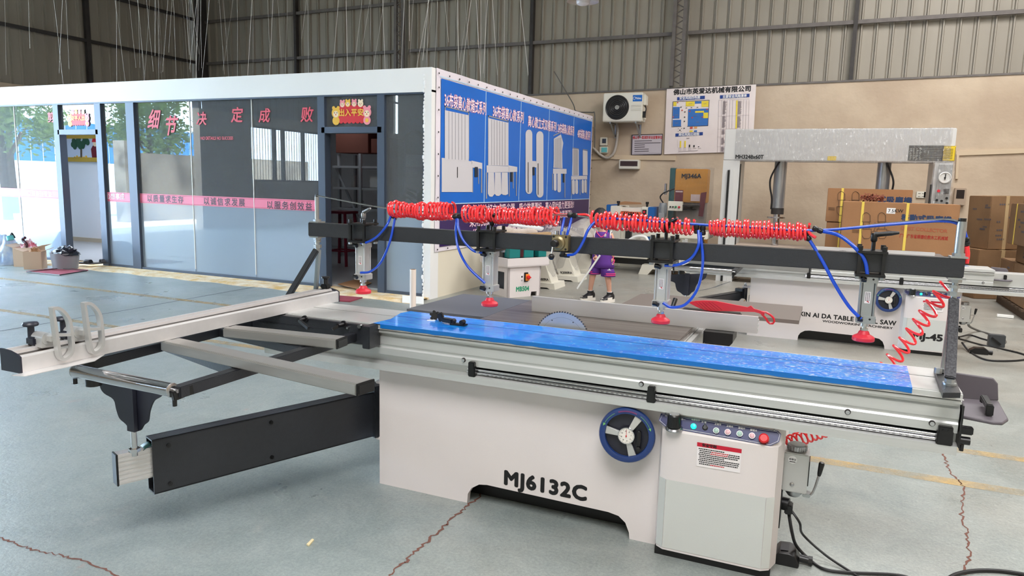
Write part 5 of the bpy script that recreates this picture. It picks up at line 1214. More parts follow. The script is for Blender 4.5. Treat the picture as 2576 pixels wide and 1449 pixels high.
# foot connector box and cables
fp = thing('connector_box', 'black plastic connector box on the floor at the right foot of the front saw', 'connector box', P(1985, 1425, z=0))
q = MB(); x0, y0 = -.10, 2.93
q.prism([(0,0), (.098,0), (.102,.012), (.085,.048), (.06,.056), (.022,.052), (0,.022)], (x0, y0, 0), (1,0,0), (0,0,1), (0,.11,0)); q.build('housing', black_plastic, fp, bevel=.004)
q = MB(); q.slab([(x0+.028,y0+.02,.056), (x0+.058,y0+.02,.058), (x0+.058,y0+.08,.058), (x0+.028,y0+.08,.056)], (0,0,.001)); q.build('lid_label', pm('dim_lid', (44,44,48), .6), fp)
q = MB(); q.cyl((x0+.10,y0+.05,.024), (x0+.135,y0+.05,.022), .016, seg=12); q.cyl((x0+.135,y0+.05,.022), (x0+.150,y0+.05,.022), .019, seg=8); q.build('cable_gland', black_plastic, fp)
def cable(name, pts, label, r=.006, m=rubber, grp=None):
    q = MB(); q.tube(smooth_path(pts, 8), r, 8); o = q.build(name, m, base=pts[0]); tag(o, label, 'cable', grp); return o
Z = .008
cable('power_cable', [(-.05, 2.955, .235), (-.01, 2.94, .19), P(2020,1345,z=.09), P(2075,1395,z=Z+.02), P(2130,1432,z=Z), P(2190,1470,z=Z)], 'thin black cable running from the front saw socket along the floor, upper of two', .005)
cable('power_cable', [(-.055, 2.965, .22), (-.035, 2.93, .15), P(2005,1375,z=.06), P(2045,1415,z=Z), P(2075,1432,z=Z), P(2130,1440,z=Z), P(2260,1447,z=Z), P(2330,1470,z=Z)], 'thicker black cable leaving the front saw past the connector box', .0065)
cable('power_cable', [P(2360,1475,z=Z), P(2400,1447,z=Z), P(2450,1436,z=Z), P(2510,1436,z=Z), P(2570,1444,z=Z), P(2620,1455,z=Z)], 'black cable arching along the bottom edge right of the front saw', .008)
q = MB(); c = P(780, 1366, z=0); q.slab([P(771,1372,z=.001), P(777,1375,z=.001), P(790,1360,z=.001), P(785,1358,z=.001)], (0,0,.006)); tag(q.build('wood_chip', pm('pale_wood_chip', (220,204,160), .7), base=c), 'small pale wood chip on the floor left of the front saw', 'chip')
# second set behind
cable('power_cable', [P(2412,848,z=.12), P(2440,843,z=Z+.01), P(2470,852,z=Z), P(2492,858,z=Z)], 'short black cable to the switch box behind the front beam end', .009)
cable('power_cable', [P(2412,852,z=.10), P(2470,868,z=Z), P(2530,880,z=Z), P(2576,892,z=Z), P(2584,903,z=Z), P(2540,908,z=Z), P(2480,905,z=Z), P(2440,885,z=Z), P(2420,862,z=.05)], 'black cable loop lying on the floor beside the second saw', .009)
cable('power_cable', [P(2435,812,z=.2), P(2440,822,z=.08), P(2465,833,z=Z), P(2488,840,z=Z), P(2505,847,z=Z), P(2525,855,z=Z), P(2528,862,z=Z), P(2512,866,z=Z)], 'grey cable curving into the switch box behind the second saw', .012, pm('grey_cable', (96,94,90), .6))
q = MB(); c = P(2505, 872, z=0); q.box(c.x-.07, c.x+.07, c.y-.03, c.y+.05, 0, .12, .004)
sbx = thing('switch_box', 'small grey floor switch box with black lever among the cables', 'switch box', c); q.build('housing', pm('slate_grey_plastic', (66,70,74), .5), sbx)
q = MB(); q.bar((c.x-.05, c.y-.04, .09), (c.x+.03, c.y-.04, .03), .012, .02); q.build('lever', black_plastic, sbx)
q = MB(); c = P(2470, 892, z=0); q.prism([(-.10,0), (.05,0), (.05,.04), (.02,.06), (-.06,.055), (-.10,.03)], (c.x, c.y, 0), (1,0,0), (0,0,1), (0,.08,0)); q.cyl((c.x+.05, c.y+.04, .02), (c.x+.09, c.y+.04, .02), .02)
tag(q.build('connector_box', black_plastic, base=c), 'black connector box lying loose on the floor behind the beam end post', 'connector box')

# ================================================================ MACHINES AND GOODS BEHIND
def TB(name, m, parent, fn, **k):
    q = MB(); fn(q); return q.build(name, m, parent, **k)
film_clear = bpy.data.materials.new('clear_stretch_film'); film_clear.use_nodes = True
def _fc():
    nt = film_clear.node_tree; N = nt.nodes; L = nt.links; N.clear()
    out = N.new('ShaderNodeOutputMaterial'); mix = N.new('ShaderNodeMixShader'); t = N.new('ShaderNodeBsdfTransparent'); t.inputs[0].default_value = (.93,.93,.93,1)
    g = N.new('ShaderNodeBsdfGlossy'); g.inputs['Roughness'].default_value = .16; d = N.new('ShaderNodeBsdfDiffuse'); d.inputs[0].default_value = (.75,.75,.76,1)
    tc = N.new('ShaderNodeTexCoord'); mp = N.new('ShaderNodeMapping'); mp.inputs['Scale'].default_value = (13, 13, 2.6); mp.inputs['Rotation'].default_value = (0, .5, 0); L.new(tc.outputs['Object'], mp.inputs[0])
    n = N.new('ShaderNodeTexNoise'); n.inputs['Scale'].default_value = 2.2; n.inputs['Detail'].default_value = 5; n.inputs['Distortion'].default_value = 1.2; L.new(mp.outputs[0], n.inputs['Vector'])
    b = N.new('ShaderNodeBump'); b.inputs['Strength'].default_value = 1; b.inputs['Distance'].default_value = .05; L.new(n.outputs['Fac'], b.inputs['Height']); L.new(b.outputs[0], g.inputs['Normal'])
    m2 = N.new('ShaderNodeMixShader'); m2.inputs[0].default_value = .25; L.new(g.outputs[0], m2.inputs[1]); L.new(d.outputs[0], m2.inputs[2])
    mix.inputs[0].default_value = .24; L.new(t.outputs[0], mix.inputs[1]); L.new(m2.outputs[0], mix.inputs[2]); L.new(mix.outputs[0], out.inputs[0])
_fc()
film_light = film_clear.copy(); film_light.name = 'thin_clear_film'
[setattr(n.inputs[0], 'default_value', .09) for n in film_light.node_tree.nodes if n.type == 'MIX_SHADER' and abs(n.inputs[0].default_value-.24) < .01]
milky = bpy.data.materials.new('milky_plastic_cover'); milky.use_nodes = True
def _mk():
    nt = milky.node_tree; N = nt.nodes; L = nt.links; b = N['Principled BSDF']; b.inputs['Base Color'].default_value = rgb(206,198,190); b.inputs['Roughness'].default_value = .28; b.inputs['Alpha'].default_value = .86
    tc = N.new('ShaderNodeTexCoord'); n = N.new('ShaderNodeTexNoise'); n.inputs['Scale'].default_value = 6; n.inputs['Detail'].default_value = 7; n.inputs['Distortion'].default_value = 1; L.new(tc.outputs['Object'], n.inputs['Vector'])
    bp = N.new('ShaderNodeBump'); bp.inputs['Strength'].default_value = .9; bp.inputs['Distance'].default_value = .06; L.new(n.outputs['Fac'], bp.inputs['Height']); L.new(bp.outputs[0], b.inputs['Normal'])
_mk()
# ---- green and white machine MB504
jb = V((-3.775, 8.52, 0)); jd = V((.50, .866, 0)).normalized() if False else (V((-3.496, 8.965, 0))-jb).normalized(); jn = V((-jd.y, jd.x, 0))
jt = thing('planing_machine', 'white cabinet machine with teal heads marked MB504 standing below the banner', 'planing machine', jb, shift=(0,0,0))
def J(a, b, z): return jb+jd*a+jn*b+V((0,0,z))       # a along the right face, b along the left face
def jbox(q, a0, a1, b0, b1, z0, z1, bev=0): q.obox(J((a0+a1)/2, (b0+b1)/2, (z0+z1)/2), (jd, jn, (0,0,1)), (abs(a1-a0)/2, abs(b1-b0)/2, (z1-z0)/2), bev)
LW = .62
def f(q):
    q.prism([(0,0), (.37,.0), (.38,.06), (.47,.06), (.47,0), (.53,0), (.53,.41), (0,.41)], jb, jd, (0,0,1), jn*.02)
    jbox(q, 0, .53, LW-.02, LW, 0, .41); jbox(q, .51, .53, 0, LW, 0, .41); jbox(q, 0, .03, 0, .09, 0, .41); jbox(q, 0, .03, LW-.09, LW, 0, .41); jbox(q, 0, .03, .09, LW-.09, .33, .41); jbox(q, .01, .03, .09, LW-.09, .0, .10)
cabj = TB('cabinet', white_paint, jt, f)
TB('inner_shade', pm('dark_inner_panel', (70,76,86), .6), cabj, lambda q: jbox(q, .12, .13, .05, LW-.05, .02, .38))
TB('drip_tray', white_paint, jt, lambda q: (jbox(q, -.03, .64, -.03, .0, .41, .52), jbox(q, -.03, .0, 0, LW+.03, .41, .52), jbox(q, .62, .64, 0, LW, .41, .52), jbox(q, -.03, .64, -.03, LW, .405, .42)))
for a0, a1, b0, b1 in ((.03,.20,.02,.16), (.26,.42,.02,.12), (.50,.63,.02,.12), (.03,.2,.42,.6)):
    TB('teal_head', teal_paint, jt, lambda q: jbox(q, a0, a1, b0, b1, .52, .66, .004))
TB('louvre', pm('maroon_grille', (96,44,50), .5), jt, lambda q: [jbox(q, .205+.018*k, .213+.018*k, .02, .03, .53, .64) for k in range(3)])
TB('feed_table', pm('dark_ground_steel', (60,62,66), .35, .6), jt, lambda q: (jbox(q, 0, .64, .14, .5, .50, .62), q.cyl(J(-.05,.45,.60), J(-.18,.62,.58), .014)))
TB('main_switch', black_plastic, jt, lambda q: jbox(q, .255, .315, -.012, .0, .20, .325, .002))
TB('switch_shield', pm('orange_shield', (246,150,60), .5), jt, lambda q: jbox(q, .27, .325, -.030, -.012, .215, .305, .003))
TB('rotary_switch', pm('red_switch', (224,40,36), .4), jt, lambda q: (q.cyl(J(.298,-.03,.262), J(.298,-.055,.262), .026, seg=18), q.obox(J(.298,-.06,.262), (jd, jn, (0,0,1)), (.028,.010,.008), .002)))
lbl = TB('switch_label', pm('pale_label', (236,230,230), .5), jt, lambda q: jbox(q, .195, .245, -.002, .0, .20, .31))
TB('label_print', ink, lbl, lambda q: (q.lathe([(.010,0),(.013,0),(.013,.001),(.010,.001)], J(.22,-.003,.27), -jn, 14), [jbox(q, .205, .235, -.004, -.002, .212+.012*k, .216+.012*k) for k in range(2)]))
TB('lettering', pm('green_lettering', (40,150,110), .5), jt, lambda q: q.text('MB504', J(.235,-.002,.105), .085, jd, (0,0,1), bold=.05, sx=.85, space=1.05))
# things lying on it
def wrapped(name, label, cat, pts, z0, h, m, **k): pass
c = J(.35, .3, .78)
q = MB(); q.obox(c+V((0,0,-.06)), (jd, jn, (0,0,1)), (.32, .20, .06)); tag(q.build('wooden_crate', pm('pale_crate_wood', (206,186,150), .7), base=c-V((0,0,.12))), 'pale wooden crate top behind the clamp beam below the banner', 'crate')
q = MB(); a = P(1245, 583, y=9.0); b = P(1352, 590, y=9.3); q.tube([lerp(a, b, t)+V((0, 0, .02+.01*math.sin(t*9))) for t in [k/14 for k in range(15)]], [.02]+[.055+.006*math.sin(k*2) for k in range(13)]+[.02], 16); tag(q.build('foam_roll', pm('wrapped_foam_roll', (222,208,196), .4, bump=.8, bscale=40, stretch=(1,1,6)), base=a), 'foil wrapped foam roll on the crate behind the second clamp', 'roll')
q = MB(); q.slab([P(1279,569,y=9.4), P(1318,559,y=9.6), P(1368,576,y=9.6), P(1362,581,y=9.3)], (0,0,.02)); tag(q.build('white_board', white_plastic, base=P(1320,570,y=9.4)), 'thin white board lying slanted over the foam roll', 'board')
q = MB(); a = P(1330, 592, y=9.05); b = P(1381, 588, y=9.35); q.bar(a, b, .10, .05); tag(q.build('wooden_plank', pm('plank_wood', (196,164,122), .7, var=.2, scale=4), base=a), 'short wooden plank end showing right of the foam roll', 'plank')
# ---- wrapped routers with slanted feet
def wrapped_router(dx, dy, which):
    b0 = V((-3.82+dx, 9.78+dy, 0))
    t = thing('wrapped_machine', 'cream machine wrapped in clear film on a slanted foot, ' + which, 'machine', b0, 'film wrapped machines left of the child')
    TB('foot', cream_cast, t, lambda q: (q.prism([(-.36,0), (-.33,.085), (.30,.085), (.32,.0), (.24,0), (.20,.02), (-.1,.02), (-.14,0)], b0-V((0,.22,0)), (1,0,0), (0,0,1), (0,.44,0))))
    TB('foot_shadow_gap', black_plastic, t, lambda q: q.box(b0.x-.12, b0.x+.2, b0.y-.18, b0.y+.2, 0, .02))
    col = TB('column', cream_cast, t, lambda q: (q.prism([(-.02,.08), (.24,.085), (.14,.34), (.12,.46), (-.14,.46), (-.12,.30)], b0-V((0,.16,0)), (1,0,0), (0,0,1), (0,.30,0)), q.box(b0.x-.32, b0.x+.14, b0.y-.16, b0.y+.16, .44, .70, .02)), bevel=.006)
    up = V((-.36, 0, 1)).normalized(); TB('lettering', ink, col, lambda q: q.text('R2000RA', b0+V((.10,-.163,.125)), .052, (1,0,.05), (-.30,0,1), bold=.03, sx=.95))
    TB('side_knob', black_plastic, t, lambda q: (q.cyl(b0+V((-.32,-.2,.24)), b0+V((-.20,-.2,.22)), .035), q.cyl(b0+V((-.26,-.2,.24)), b0+V((-.26,-.2,.14)), .018)))
    q = MB(); 
    from mathutils import noise as mn
    def fn(u, v):
        a = 2*PI*u; z = .16+v*.66; r = .20+.10*v+.05*mn.noise(V((math.cos(a)*2, math.sin(a)*2, z*5)))
        return b0+V((math.cos(a)*r*1.15-.05*v, math.sin(a)*r*.8, z))
    q.sheet(fn, 40, 16); q.build('plastic_wrap', film_clear, t, flat=True, ang=60)
    return t
wrapped_router(0, 0, 'the nearer of two'); wrapped_router(.03, .95, 'the farther of two')
def cover(name, label, rows, y0, dy, m=milky, z0=.01):
    """draped plastic sheet: outline pixels for its ridge, hanging down"""
    q = MB(); n = len(rows); from mathutils import noise as mn
    def fn(u, v):
        i = min(int(u*(n-1)), n-2); f = u*(n-1)-i; p = [rows[i][k]*(1-f)+rows[i+1][k]*f for k in (0, 1)]
        top = P(p[0], p[1], y=y0+dy*.5); top.x = max(top.x, -4.35); a = PI*v
        z = z0+(top.z-z0)*math.sin(a)**(.6 if z0 < .5 else .9); yy_ = y0+dy*(1-math.cos(a))/2
        k = mn.noise(V((top.x*5, yy_*4, z*6)))*.05
        return V((top.x+k, yy_+k, max(z+k*.7, z0)))
    q.sheet(fn, 36, 18); o = q.build(name, m, base=P(*rows[n//2], y=y0+dy/2)-V((0,0,.4)), ang=60); tag(o, label, 'cover'); return o
cover('plastic_cover', 'large translucent plastic cover peaked behind the hand valve', [(1375,606), (1395,590), (1418,577), (1445,560), (1468,548), (1482,552), (1497,575), (1506,604)], 11.9, .9)
cover('plastic_cover', 'low crumpled plastic cover left of the hand valve', [(1360,600), (1380,583), (1402,570), (1425,578), (1450,588), (1480,600)], 10.5, .45, milky, .70)
# cream cabinet at the rear with black handle
cc = P(1462, 690, z=0); cc = V((-3.62, 11.35, 0))
t = thing('cream_cabinet', 'cream machine cabinet with black knob left of the child', 'cabinet', cc)
TB('body', cream_cast, t, lambda q: (q.box(cc.x-.35, cc.x+.12, cc.y+.35, cc.y+.5, .03, .60, .01), q.box(cc.x-.37, cc.x+.14, cc.y+.33, cc.y+.52, 0, .05)))
TB('knob', black_plastic, t, lambda q: (q.cyl((cc.x+.0, cc.y+.35, .40), (cc.x+.0, cc.y+.27, .40), .08), q.cyl((cc.x+.0, cc.y+.3, .40), (cc.x+.0, cc.y+.3, .26), .03)))
# ---- child
KY = 8.96
kid = thing('person', 'child in purple basketball jersey and shorts with high sneakers holding a white tube', 'person', V((-2.70, KY, 0)))
skin = pm('skin', (212,160,136), .5, bump=.02); hairm = pm('black_hair', (26,22,24), .55, bump=.6, bscale=90, stretch=(1,1,.3))
def K(u, v, dy=0): return P(u, v, y=KY+dy)
def skinned(name, verts, edges, radii, m, parent, sub=2, root=0):
    me = bpy.data.meshes.new(name); b = BASE[parent]; me.from_pydata([V(v)-b for v in verts], edges, []); o = bpy.data.objects.new(name, me); COL.objects.link(o); o.parent = parent; BASE[o] = b
    me.materials.append(m)
    k = o.modifiers.new('skin', 'SKIN'); k.use_smooth_shade = True; k.branch_smoothing = .6
    for i, r in enumerate(radii):
        s = me.skin_vertices[0].data[i]; s.radius = (r, r) if not isinstance(r, tuple) else r; s.use_root = (i == root)
    k2 = o.modifiers.new('sub', 'SUBSURF'); k2.levels = sub; k2.render_levels = sub
    return o
vv = [K(1513,655), K(1515,620), K(1517,592), K(1516,578), K(1513,562),           # 0 pelvis,1 belly,2 chest,3 neck,4 head base
      K(1501,662), K(1491,692,-.03), K(1485,728,-.0), K(1484,742,.0),              # 5 hip,6 knee,7 ankle
      K(1524,662), K(1529,694,-.02), K(1533,730,.0), K(1533,746,.0),               # 9 hip..
      K(1500,588), K(1493,615,.03), K(1499,642,-.10),                                # 13 shoulder,14 elbow,15 wrist (near hand)
      K(1537,588), K(1543,618,.02), K(1541,648,-.01)]                               # 16 shoulder,17 elbow,18 wrist
ed = [(0,1), (1,2), (2,3), (3,4), (0,5), (5,6), (6,7), (7,8), (0,9), (9,10), (10,11), (11,12), (2,13), (13,14), (14,15), (2,16), (16,17), (17,18)]
rd = [.085, .08, .085, .034, .04, .075, .046, .030, .028, .075, .046, .030, .028, .040, .030, .022, .040, .030, .022]
body = skinned('body', vv, ed, rd, skin, kid)
# head with face
hc_ = K(1510, 546, -.01)
def headfn(q):
    q.ball(hc_, .085, 22, (.92, 1.02, 1.22)); q.ball(hc_+V((-.012,-.03,-.045)), .058, 16, (1,.95,.95))
    q.ball(hc_+V((-.014,-.093,-.012)), .013, 10, (.8,1,1.1))
    for s in (-1, 1): q.ball(hc_+V((s*.080,.0,-.012)), .018, 10, (.4,.8,1.2))
TB('head', skin, kid, headfn, sub=1)
TB('eyes', ink_white, kid, lambda q: [q.ball(hc_+V((s*.028-.012,-.080,.008)), .011, 10, (1.2,.6,.7)) for s in (-1,1)])
TB('pupils', ink, kid, lambda q: [q.ball(hc_+V((s*.028-.012,-.0855,.008)), .0055, 8) for s in (-1,1)]+[q.bar(hc_+V((s*.028-.026,-.083,.028)), hc_+V((s*.028+.0,-.083,.029)), .006, .004) for s in (-1,1)])
TB('mouth', pm('lips', (190,100,96), .5), kid, lambda q: q.ball(hc_+V((-.013,-.086,-.045)), .014, 10, (1.3,.4,.4)))
q = MB()
from mathutils import noise as mn
def hfn(u, v):
    a = 2*PI*u; el = PI/2-v*(2.05-.85*max(0, min(1, (.15-math.sin(a))/.5))); d = V((math.cos(a)*math.cos(el), math.sin(a)*math.cos(el), math.sin(el)))
    r = .093*(1+.05*mn.noise(d*14)); return hc_+V((d.x*r*.98, d.y*r*1.04, d.z*r*1.18+.004))
q.sheet(hfn, 48, 16); q.build('hair', hairm, kid, solid=.012, ang=80)
# hands
def hand(w, fwd, side, curl, name='hand'):
    w = V(w); f = V(fwd).normalized(); s = V(side).normalized(); n = f.cross(s)
    vs = [w, w+f*.030, w+f*.046]; es = [(0,1), (1,2)]; rs = [.016, (.021,.013), (.020,.012)]
    o = skinned(name, vs, es, rs, skin, kid)
    for k, (off, ln) in enumerate(((-.017,.040), (-.006,.046), (.006,.043), (.016,.034))):
        b0 = w+f*.048+s*off; p = [b0, b0+f*ln*.4+n*curl*.010, b0+f*ln*.65+n*curl*.028, b0+f*ln*.6+n*curl*.045]
        if curl < .5: p = [b0, b0+f*ln*.4, b0+f*ln*.8+n*.006, b0+f*ln*1.05+n*.014]
        q = MB(); q.tube(smooth_path(p, 3), [.0068]*5+[.0062]*4+[.005], 8); q.build('finger', skin, kid)
    b0 = w+f*.016-s*.018; q = MB(); q.tube([b0, b0-s*.014+f*.014+n*.006, b0-s*.014+f*.030+n*.018*curl, b0-s*.006+f*.040+n*.03*curl], [.0085,.0085,.0075,.006], 8); q.build('thumb', skin, kid)
hand(vv[15], (.25,-.3,-.75), (.8,0,.3), 1.0); hand(vv[18], (0,-.1,-1), (.1,1,0), .3)
# clothes
purple = pm('purple_jersey', (92,44,138), .75, bump=.1, bscale=120); pinkc = pm('pink_trim', (240,70,130), .7)
def loft(q, rings, seg=28, cap=False):
    vs = []
    for c_, rx, ry in rings:
        c_ = V(c_); vs += [c_+V((math.cos(2*PI*k/seg)*rx, math.sin(2*PI*k/seg)*ry, 0)) for k in range(seg)]
    fs = [(i*seg+k, i*seg+(k+1) % seg, (i+1)*seg+(k+1) % seg, (i+1)*seg+k) for i in range(len(rings)-1) for k in range(seg)]
    q.faces(vs, fs)
q = MB(); loft(q, [(K(1516,583), .055, .05), (K(1517,586), .085, .068), (K(1518,591), .118, .082), (K(1518,600), .122, .092), (K(1517,620), .120, .098), (K(1516,640), .130, .105), (K(1516,660), .142, .115), (K(1517,672), .150, .12)], 32)
jer = q.build('jersey', purple, kid, solid=.005, ang=70)
q = MB(); nk = [K(1500,580,-.055), K(1504,588,-.085), (K(1513,596,-.105)), K(1523,588,-.088), K(1528,580,-.058)]; q.tube(smooth_path(nk, 5), .005, 6); q.build('neck_trim', pinkc, jer)
for s, (u, v) in ((-1, (1499,590)), (1, (1538,590))):
    c_ = K(u, v); q = MB(); pts = [c_+V((s*.012*math.sin(a)*0, math.cos(a)*.055, math.sin(a)*.055-.01)) for a in [2*PI*k/16 for k in range(16)]]; q.tube(pts, .006, 6, True); q.build('arm_trim', ink_white, jer)
q = MB(); q.text('8', K(1523,592,-.11), .05, (1,.1,0), (0,0,1), bold=.03); q.ball(K(1520,594,-.100), .006, 8); q.build('chest_mark', ink_white, jer)
q = MB()
for k in range(3): a_ = K(1541+k, 640+k*12, -.05+.02*k); q.bar(a_, a_+V((.0,.05,.05)), .006, .02)
q.build('side_piping', pinkc, jer)
q = MB(); loft(q, [(K(1514,650), .128, .108), (K(1514,664), .135, .112), (K(1514,670), .135, .112)], 30); loft(q, [(K(1503,666), .078, .092), (K(1498,676,-.01), .078, .088), (K(1494,689,-.01), .083, .086)], 24); loft(q, [(K(1524,666), .082, .092), (K(1528,680,-.01), .086, .088), (K(1530,695,-.01), .092, .088)], 24)
sh = q.build('shorts', purple, kid, solid=.005, ang=70)
q = MB()
for k in (0, 1): 
    loft(q, [(K(1495,681+4*k,-.01), .0835, .089), (K(1495,683+4*k,-.01), .084, .0895)], 24); loft(q, [(K(1530,686+4*k,-.01), .0945, .0905), (K(1530,688+4*k,-.01), .095, .091)], 24)
q.build('hem_stripe', pinkc, sh, flat=True)
q = MB(); c_ = K(1533, 678, -.105); q.box(c_.x-.028, c_.x+.022, c_.y-.002, c_.y, c_.z-.012, c_.z-.006); q.slab([c_+V((-.012,0,0)), c_+V((0,0,.012)), c_+V((.012,0,0)), c_+V((0,0,-.004))], (0,-.002,0)); q.build('shorts_mark', ink_white, sh)
socks = ink_white; shoe_k = pm('black_shoe_leather', (30,28,30), .5); shoe_w = pm('white_shoe_leather', (232,226,216), .5)
for ax_, toe in ((vv[8], V((-.55,-1,0))), (vv[12], V((-.45,-1,0)))):
    a0 = V((ax_.x, ax_.y, 0)); d = toe.normalized(); s = V((-d.y, d.x, 0))
    TB('sock', socks, kid, lambda q: q.cyl(a0+V((0,0,.075)), a0+V((0,0,.13)), .033, seg=16))
    def sf(q):
        rings = [(-.06,.036,.09), (-.04,.044,.105), (0,.046,.10), (.04,.046,.075), (.08,.046,.055), (.12,.042,.045), (.145,.03,.036), (.155,.012,.03)]
        vs = []; seg = 14
        for x, w_, h in rings:
            for k in range(seg):
                t_ = 2*PI*k/seg; vs.append(a0+d*x+s*(math.cos(t_)*w_)+V((0,0,.018+h*.5+math.sin(t_)*h*.5)))
        q.faces(vs, [(i*seg+k, i*seg+(k+1) % seg, (i+1)*seg+(k+1) % seg, (i+1)*seg+k) for i in range(len(rings)-1) for k in range(seg)]+[tuple(range(seg))[::-1], tuple((len(rings)-1)*seg+k for k in range(seg))])
    so_ = TB('sneaker', shoe_k, kid, sf)
    TB('sneaker_collar', shoe_k, so_, lambda q: q.cyl(a0-d*.008+V((0,0,.08)), a0-d*.008+V((0,0,.125)), .040, .043, seg=16))
    TB('sneaker_sole', shoe_w, so_, lambda q: q.prism([(-.07,-.035), (-.05,-.046), (.06,-.05), (.13,-.04), (.165,-.01), (.165,.01), (.13,.04), (.06,.054), (-.05,.05), (-.07,.038)], a0, d, s, (0,0,.034)))
    TB('white_panel', shoe_w, so_, lambda q: [q.obox(a0+d*.04+s*(k*.046)+V((0,0,.048)), (d, s, (0,0,1)), (.045,.004,.016), .002) for k in (-1,1)]+[q.ball(a0+d*.125+V((0,0,.04)), .032, 10, (1,1,.6))])
q = MB(); a = K(1504, 650, -.16); b = K(1452, 726, -.20); q.cyl(a+(a-b)*.10, b, .0125, seg=14)
stk_ = q.build('white_tube', white_plastic, base=b); tag(stk_, 'slim white plastic tube held slanting in the child\'s hand', 'tube')

# ---- white table machine behind the second clamp row
wc = V((-2.2, 12.2, 0)); t = thing('table_machine', 'white cast table machine behind the foreground beam, right of the child', 'machine', wc)
TB('table_top', cream_cast, t, lambda q: (q.box(wc.x-.68, wc.x+.42, wc.y-.25, wc.y+.4, .66, .78, .01), q.box(wc.x-.55, wc.x+.25, wc.y-.1, wc.y+.35, .56, .66)))
TB('body', cream_cast, t, lambda q: (q.box(wc.x-.55, wc.x+.2, wc.y, wc.y+.4, .16, .56, .01), q.prism([(-.72,0), (-.66,.17), (.22,.17), (.28,0), (.14,0), (.06,.10), (-.48,.10), (-.56,0)], wc+V((0,-.1,0)), (1,0,0), (0,0,1), (0,.5,0))))
TB('bed', cream_cast, t, lambda q: (q.box(wc.x-1.3, wc.x-.6, wc.y, wc.y+.5, .25, .36, .01), q.box(wc.x-1.2, wc.x-.9, wc.y, wc.y+.4, .36, .56)))
TB('column', black_plastic, t, lambda q: (q.box(wc.x-1.1, wc.x-1.0, wc.y+.35, wc.y+.45, .3, 1.0), q.box(wc.x-1.3, wc.x-.3, wc.y+.1, wc.y+.5, .14, .25)))
q = MB(); q.tube(smooth_path([P(1578,607,y=11.7), P(1600,595,y=11.7), P(1622,596,y=11.7), P(1630,607,y=11.7)]), .025); q.build('curved_guard', white_plastic, t)
# ---- thickness planer
pc = V((-3.33, 13.05, 0)); blue_m = pm('machine_blue', (20,96,168), .4)
t = thing('thickness_planer', 'cream and blue thickness planer with orange black striped guard by the back wall', 'planer', pc)
TB('body', cream_cast, t, lambda q: (q.box(-3.72, -3.52, 13.0, 13.6, .0, 1.12, .01), q.box(-3.14, -3.02, 13.0, 13.6, 0, 1.12, .01), q.box(-3.55, -3.1, 13.1, 13.6, 0, .78), q.box(-3.55, -3.1, 13.02, 13.5, 1.03, 1.10)))
TB('blue_side', blue_m, t, lambda q: q.box(-3.80, -3.72, 13.0, 13.6, .1, 1.14, .01)); TB('blue_side', blue_m, t, lambda q: q.box(-3.02, -2.90, 13.0, 13.6, .1, 1.12, .01))
g_ = TB('striped_guard', pm('guard_orange', (236,86,50), .5), t, lambda q: q.box(-3.52, -3.14, 12.98, 13.03, .90, 1.02))
TB('guard_stripe', ink, g_, lambda q: [q.slab([(-3.50+.042*k, 12.978, .905), (-3.48+.042*k, 12.978, .905), (-3.48+.042*k+(.05 if k < 5 else -.05), 12.978, 1.015), (-3.50+.042*k+(.05 if k < 5 else -.05), 12.978, 1.015)], (0,-.001,0)) for k in range(9)])
TB('roller_gap', black_plastic, t, lambda q: (q.box(-3.54, -3.13, 13.0, 13.1, .84, .90), [q.cyl((-3.53, 12.98, z), (-3.14, 12.98, z), .012) for z in (.88, .85)]))
cbx = TB('switch_panel', black_plastic, t, lambda q: q.box(-3.115, -3.04, 12.975, 13.0, .82, 1.07, .004))
TB('red_button', pm('signal_red', (210,40,60), .4), cbx, lambda q: [q.cyl((-3.077, 12.975, z), (-3.077, 12.955, z), .022) for z in (1.03, .87)]); TB('green_button', pm('signal_green', (60,130,90), .4), cbx, lambda q: q.cyl((-3.077, 12.975, .95), (-3.077, 12.955, .95), .022))
TB('post_cap', black_plastic, t, lambda q: [(q.cyl((x, 13.1, 1.10), (x, 13.1, 1.2), .02), q.cyl((x, 13.1, 1.17), (x, 13.1, 1.21), .03)) for x in (-3.60, -3.06)])
q = MB(); q.slab([P(1553,511,y=13.2), P(1572,508,y=13.3), P(1612,511,y=13.3), P(1614,514,y=13.1), P(1560,515,y=13.1)], (0,0,.012)); tag(q.build('cardboard_sheet', cardboard, base=P(1580,513,y=13.1)), 'dark-edged cardboard sheet lying on top of the striped planer', 'cardboard')
# ---- band saw
bc = V((-2.35, 13.3, 0)); amber = pm('amber_machine_paint', (206,142,40), .45, var=.12, scale=2.5, stretch=(1,1,7))
t = thing('band_saw', 'film wrapped amber band saw marked MJ346A in front of the back wall', 'band saw', bc)
top = TB('upper_wheel_cover', amber, t, lambda q: q.box(-2.60, -2.03, 13.2, 13.5, 1.22, 1.82, .012))
TB('lettering', ink, top, lambda q: q.text('MJ346A', (-2.315, 13.19, 1.69), .105, right=(1,0,.02), bold=.045, sx=1.0, space=1.05))
TB('column', pm('dark_teal_paint', (24,84,84), .4), t, lambda q: q.box(-2.70, -2.60, 13.22, 13.5, .1, 1.83, .006))
TB('lower_wheel_cover', amber, t, lambda q: q.box(-2.60, -2.0, 13.2, 13.5, .12, .78, .012))
TB('grey_housing', pm('grey_band_saw_housing', (160,152,144), .5), t, lambda q: q.box(-2.56, -2.05, 13.26, 13.5, .78, 1.22))
TB('base', black_plastic, t, lambda q: q.box(-2.75, -1.95, 13.1, 13.6, 0, .12))
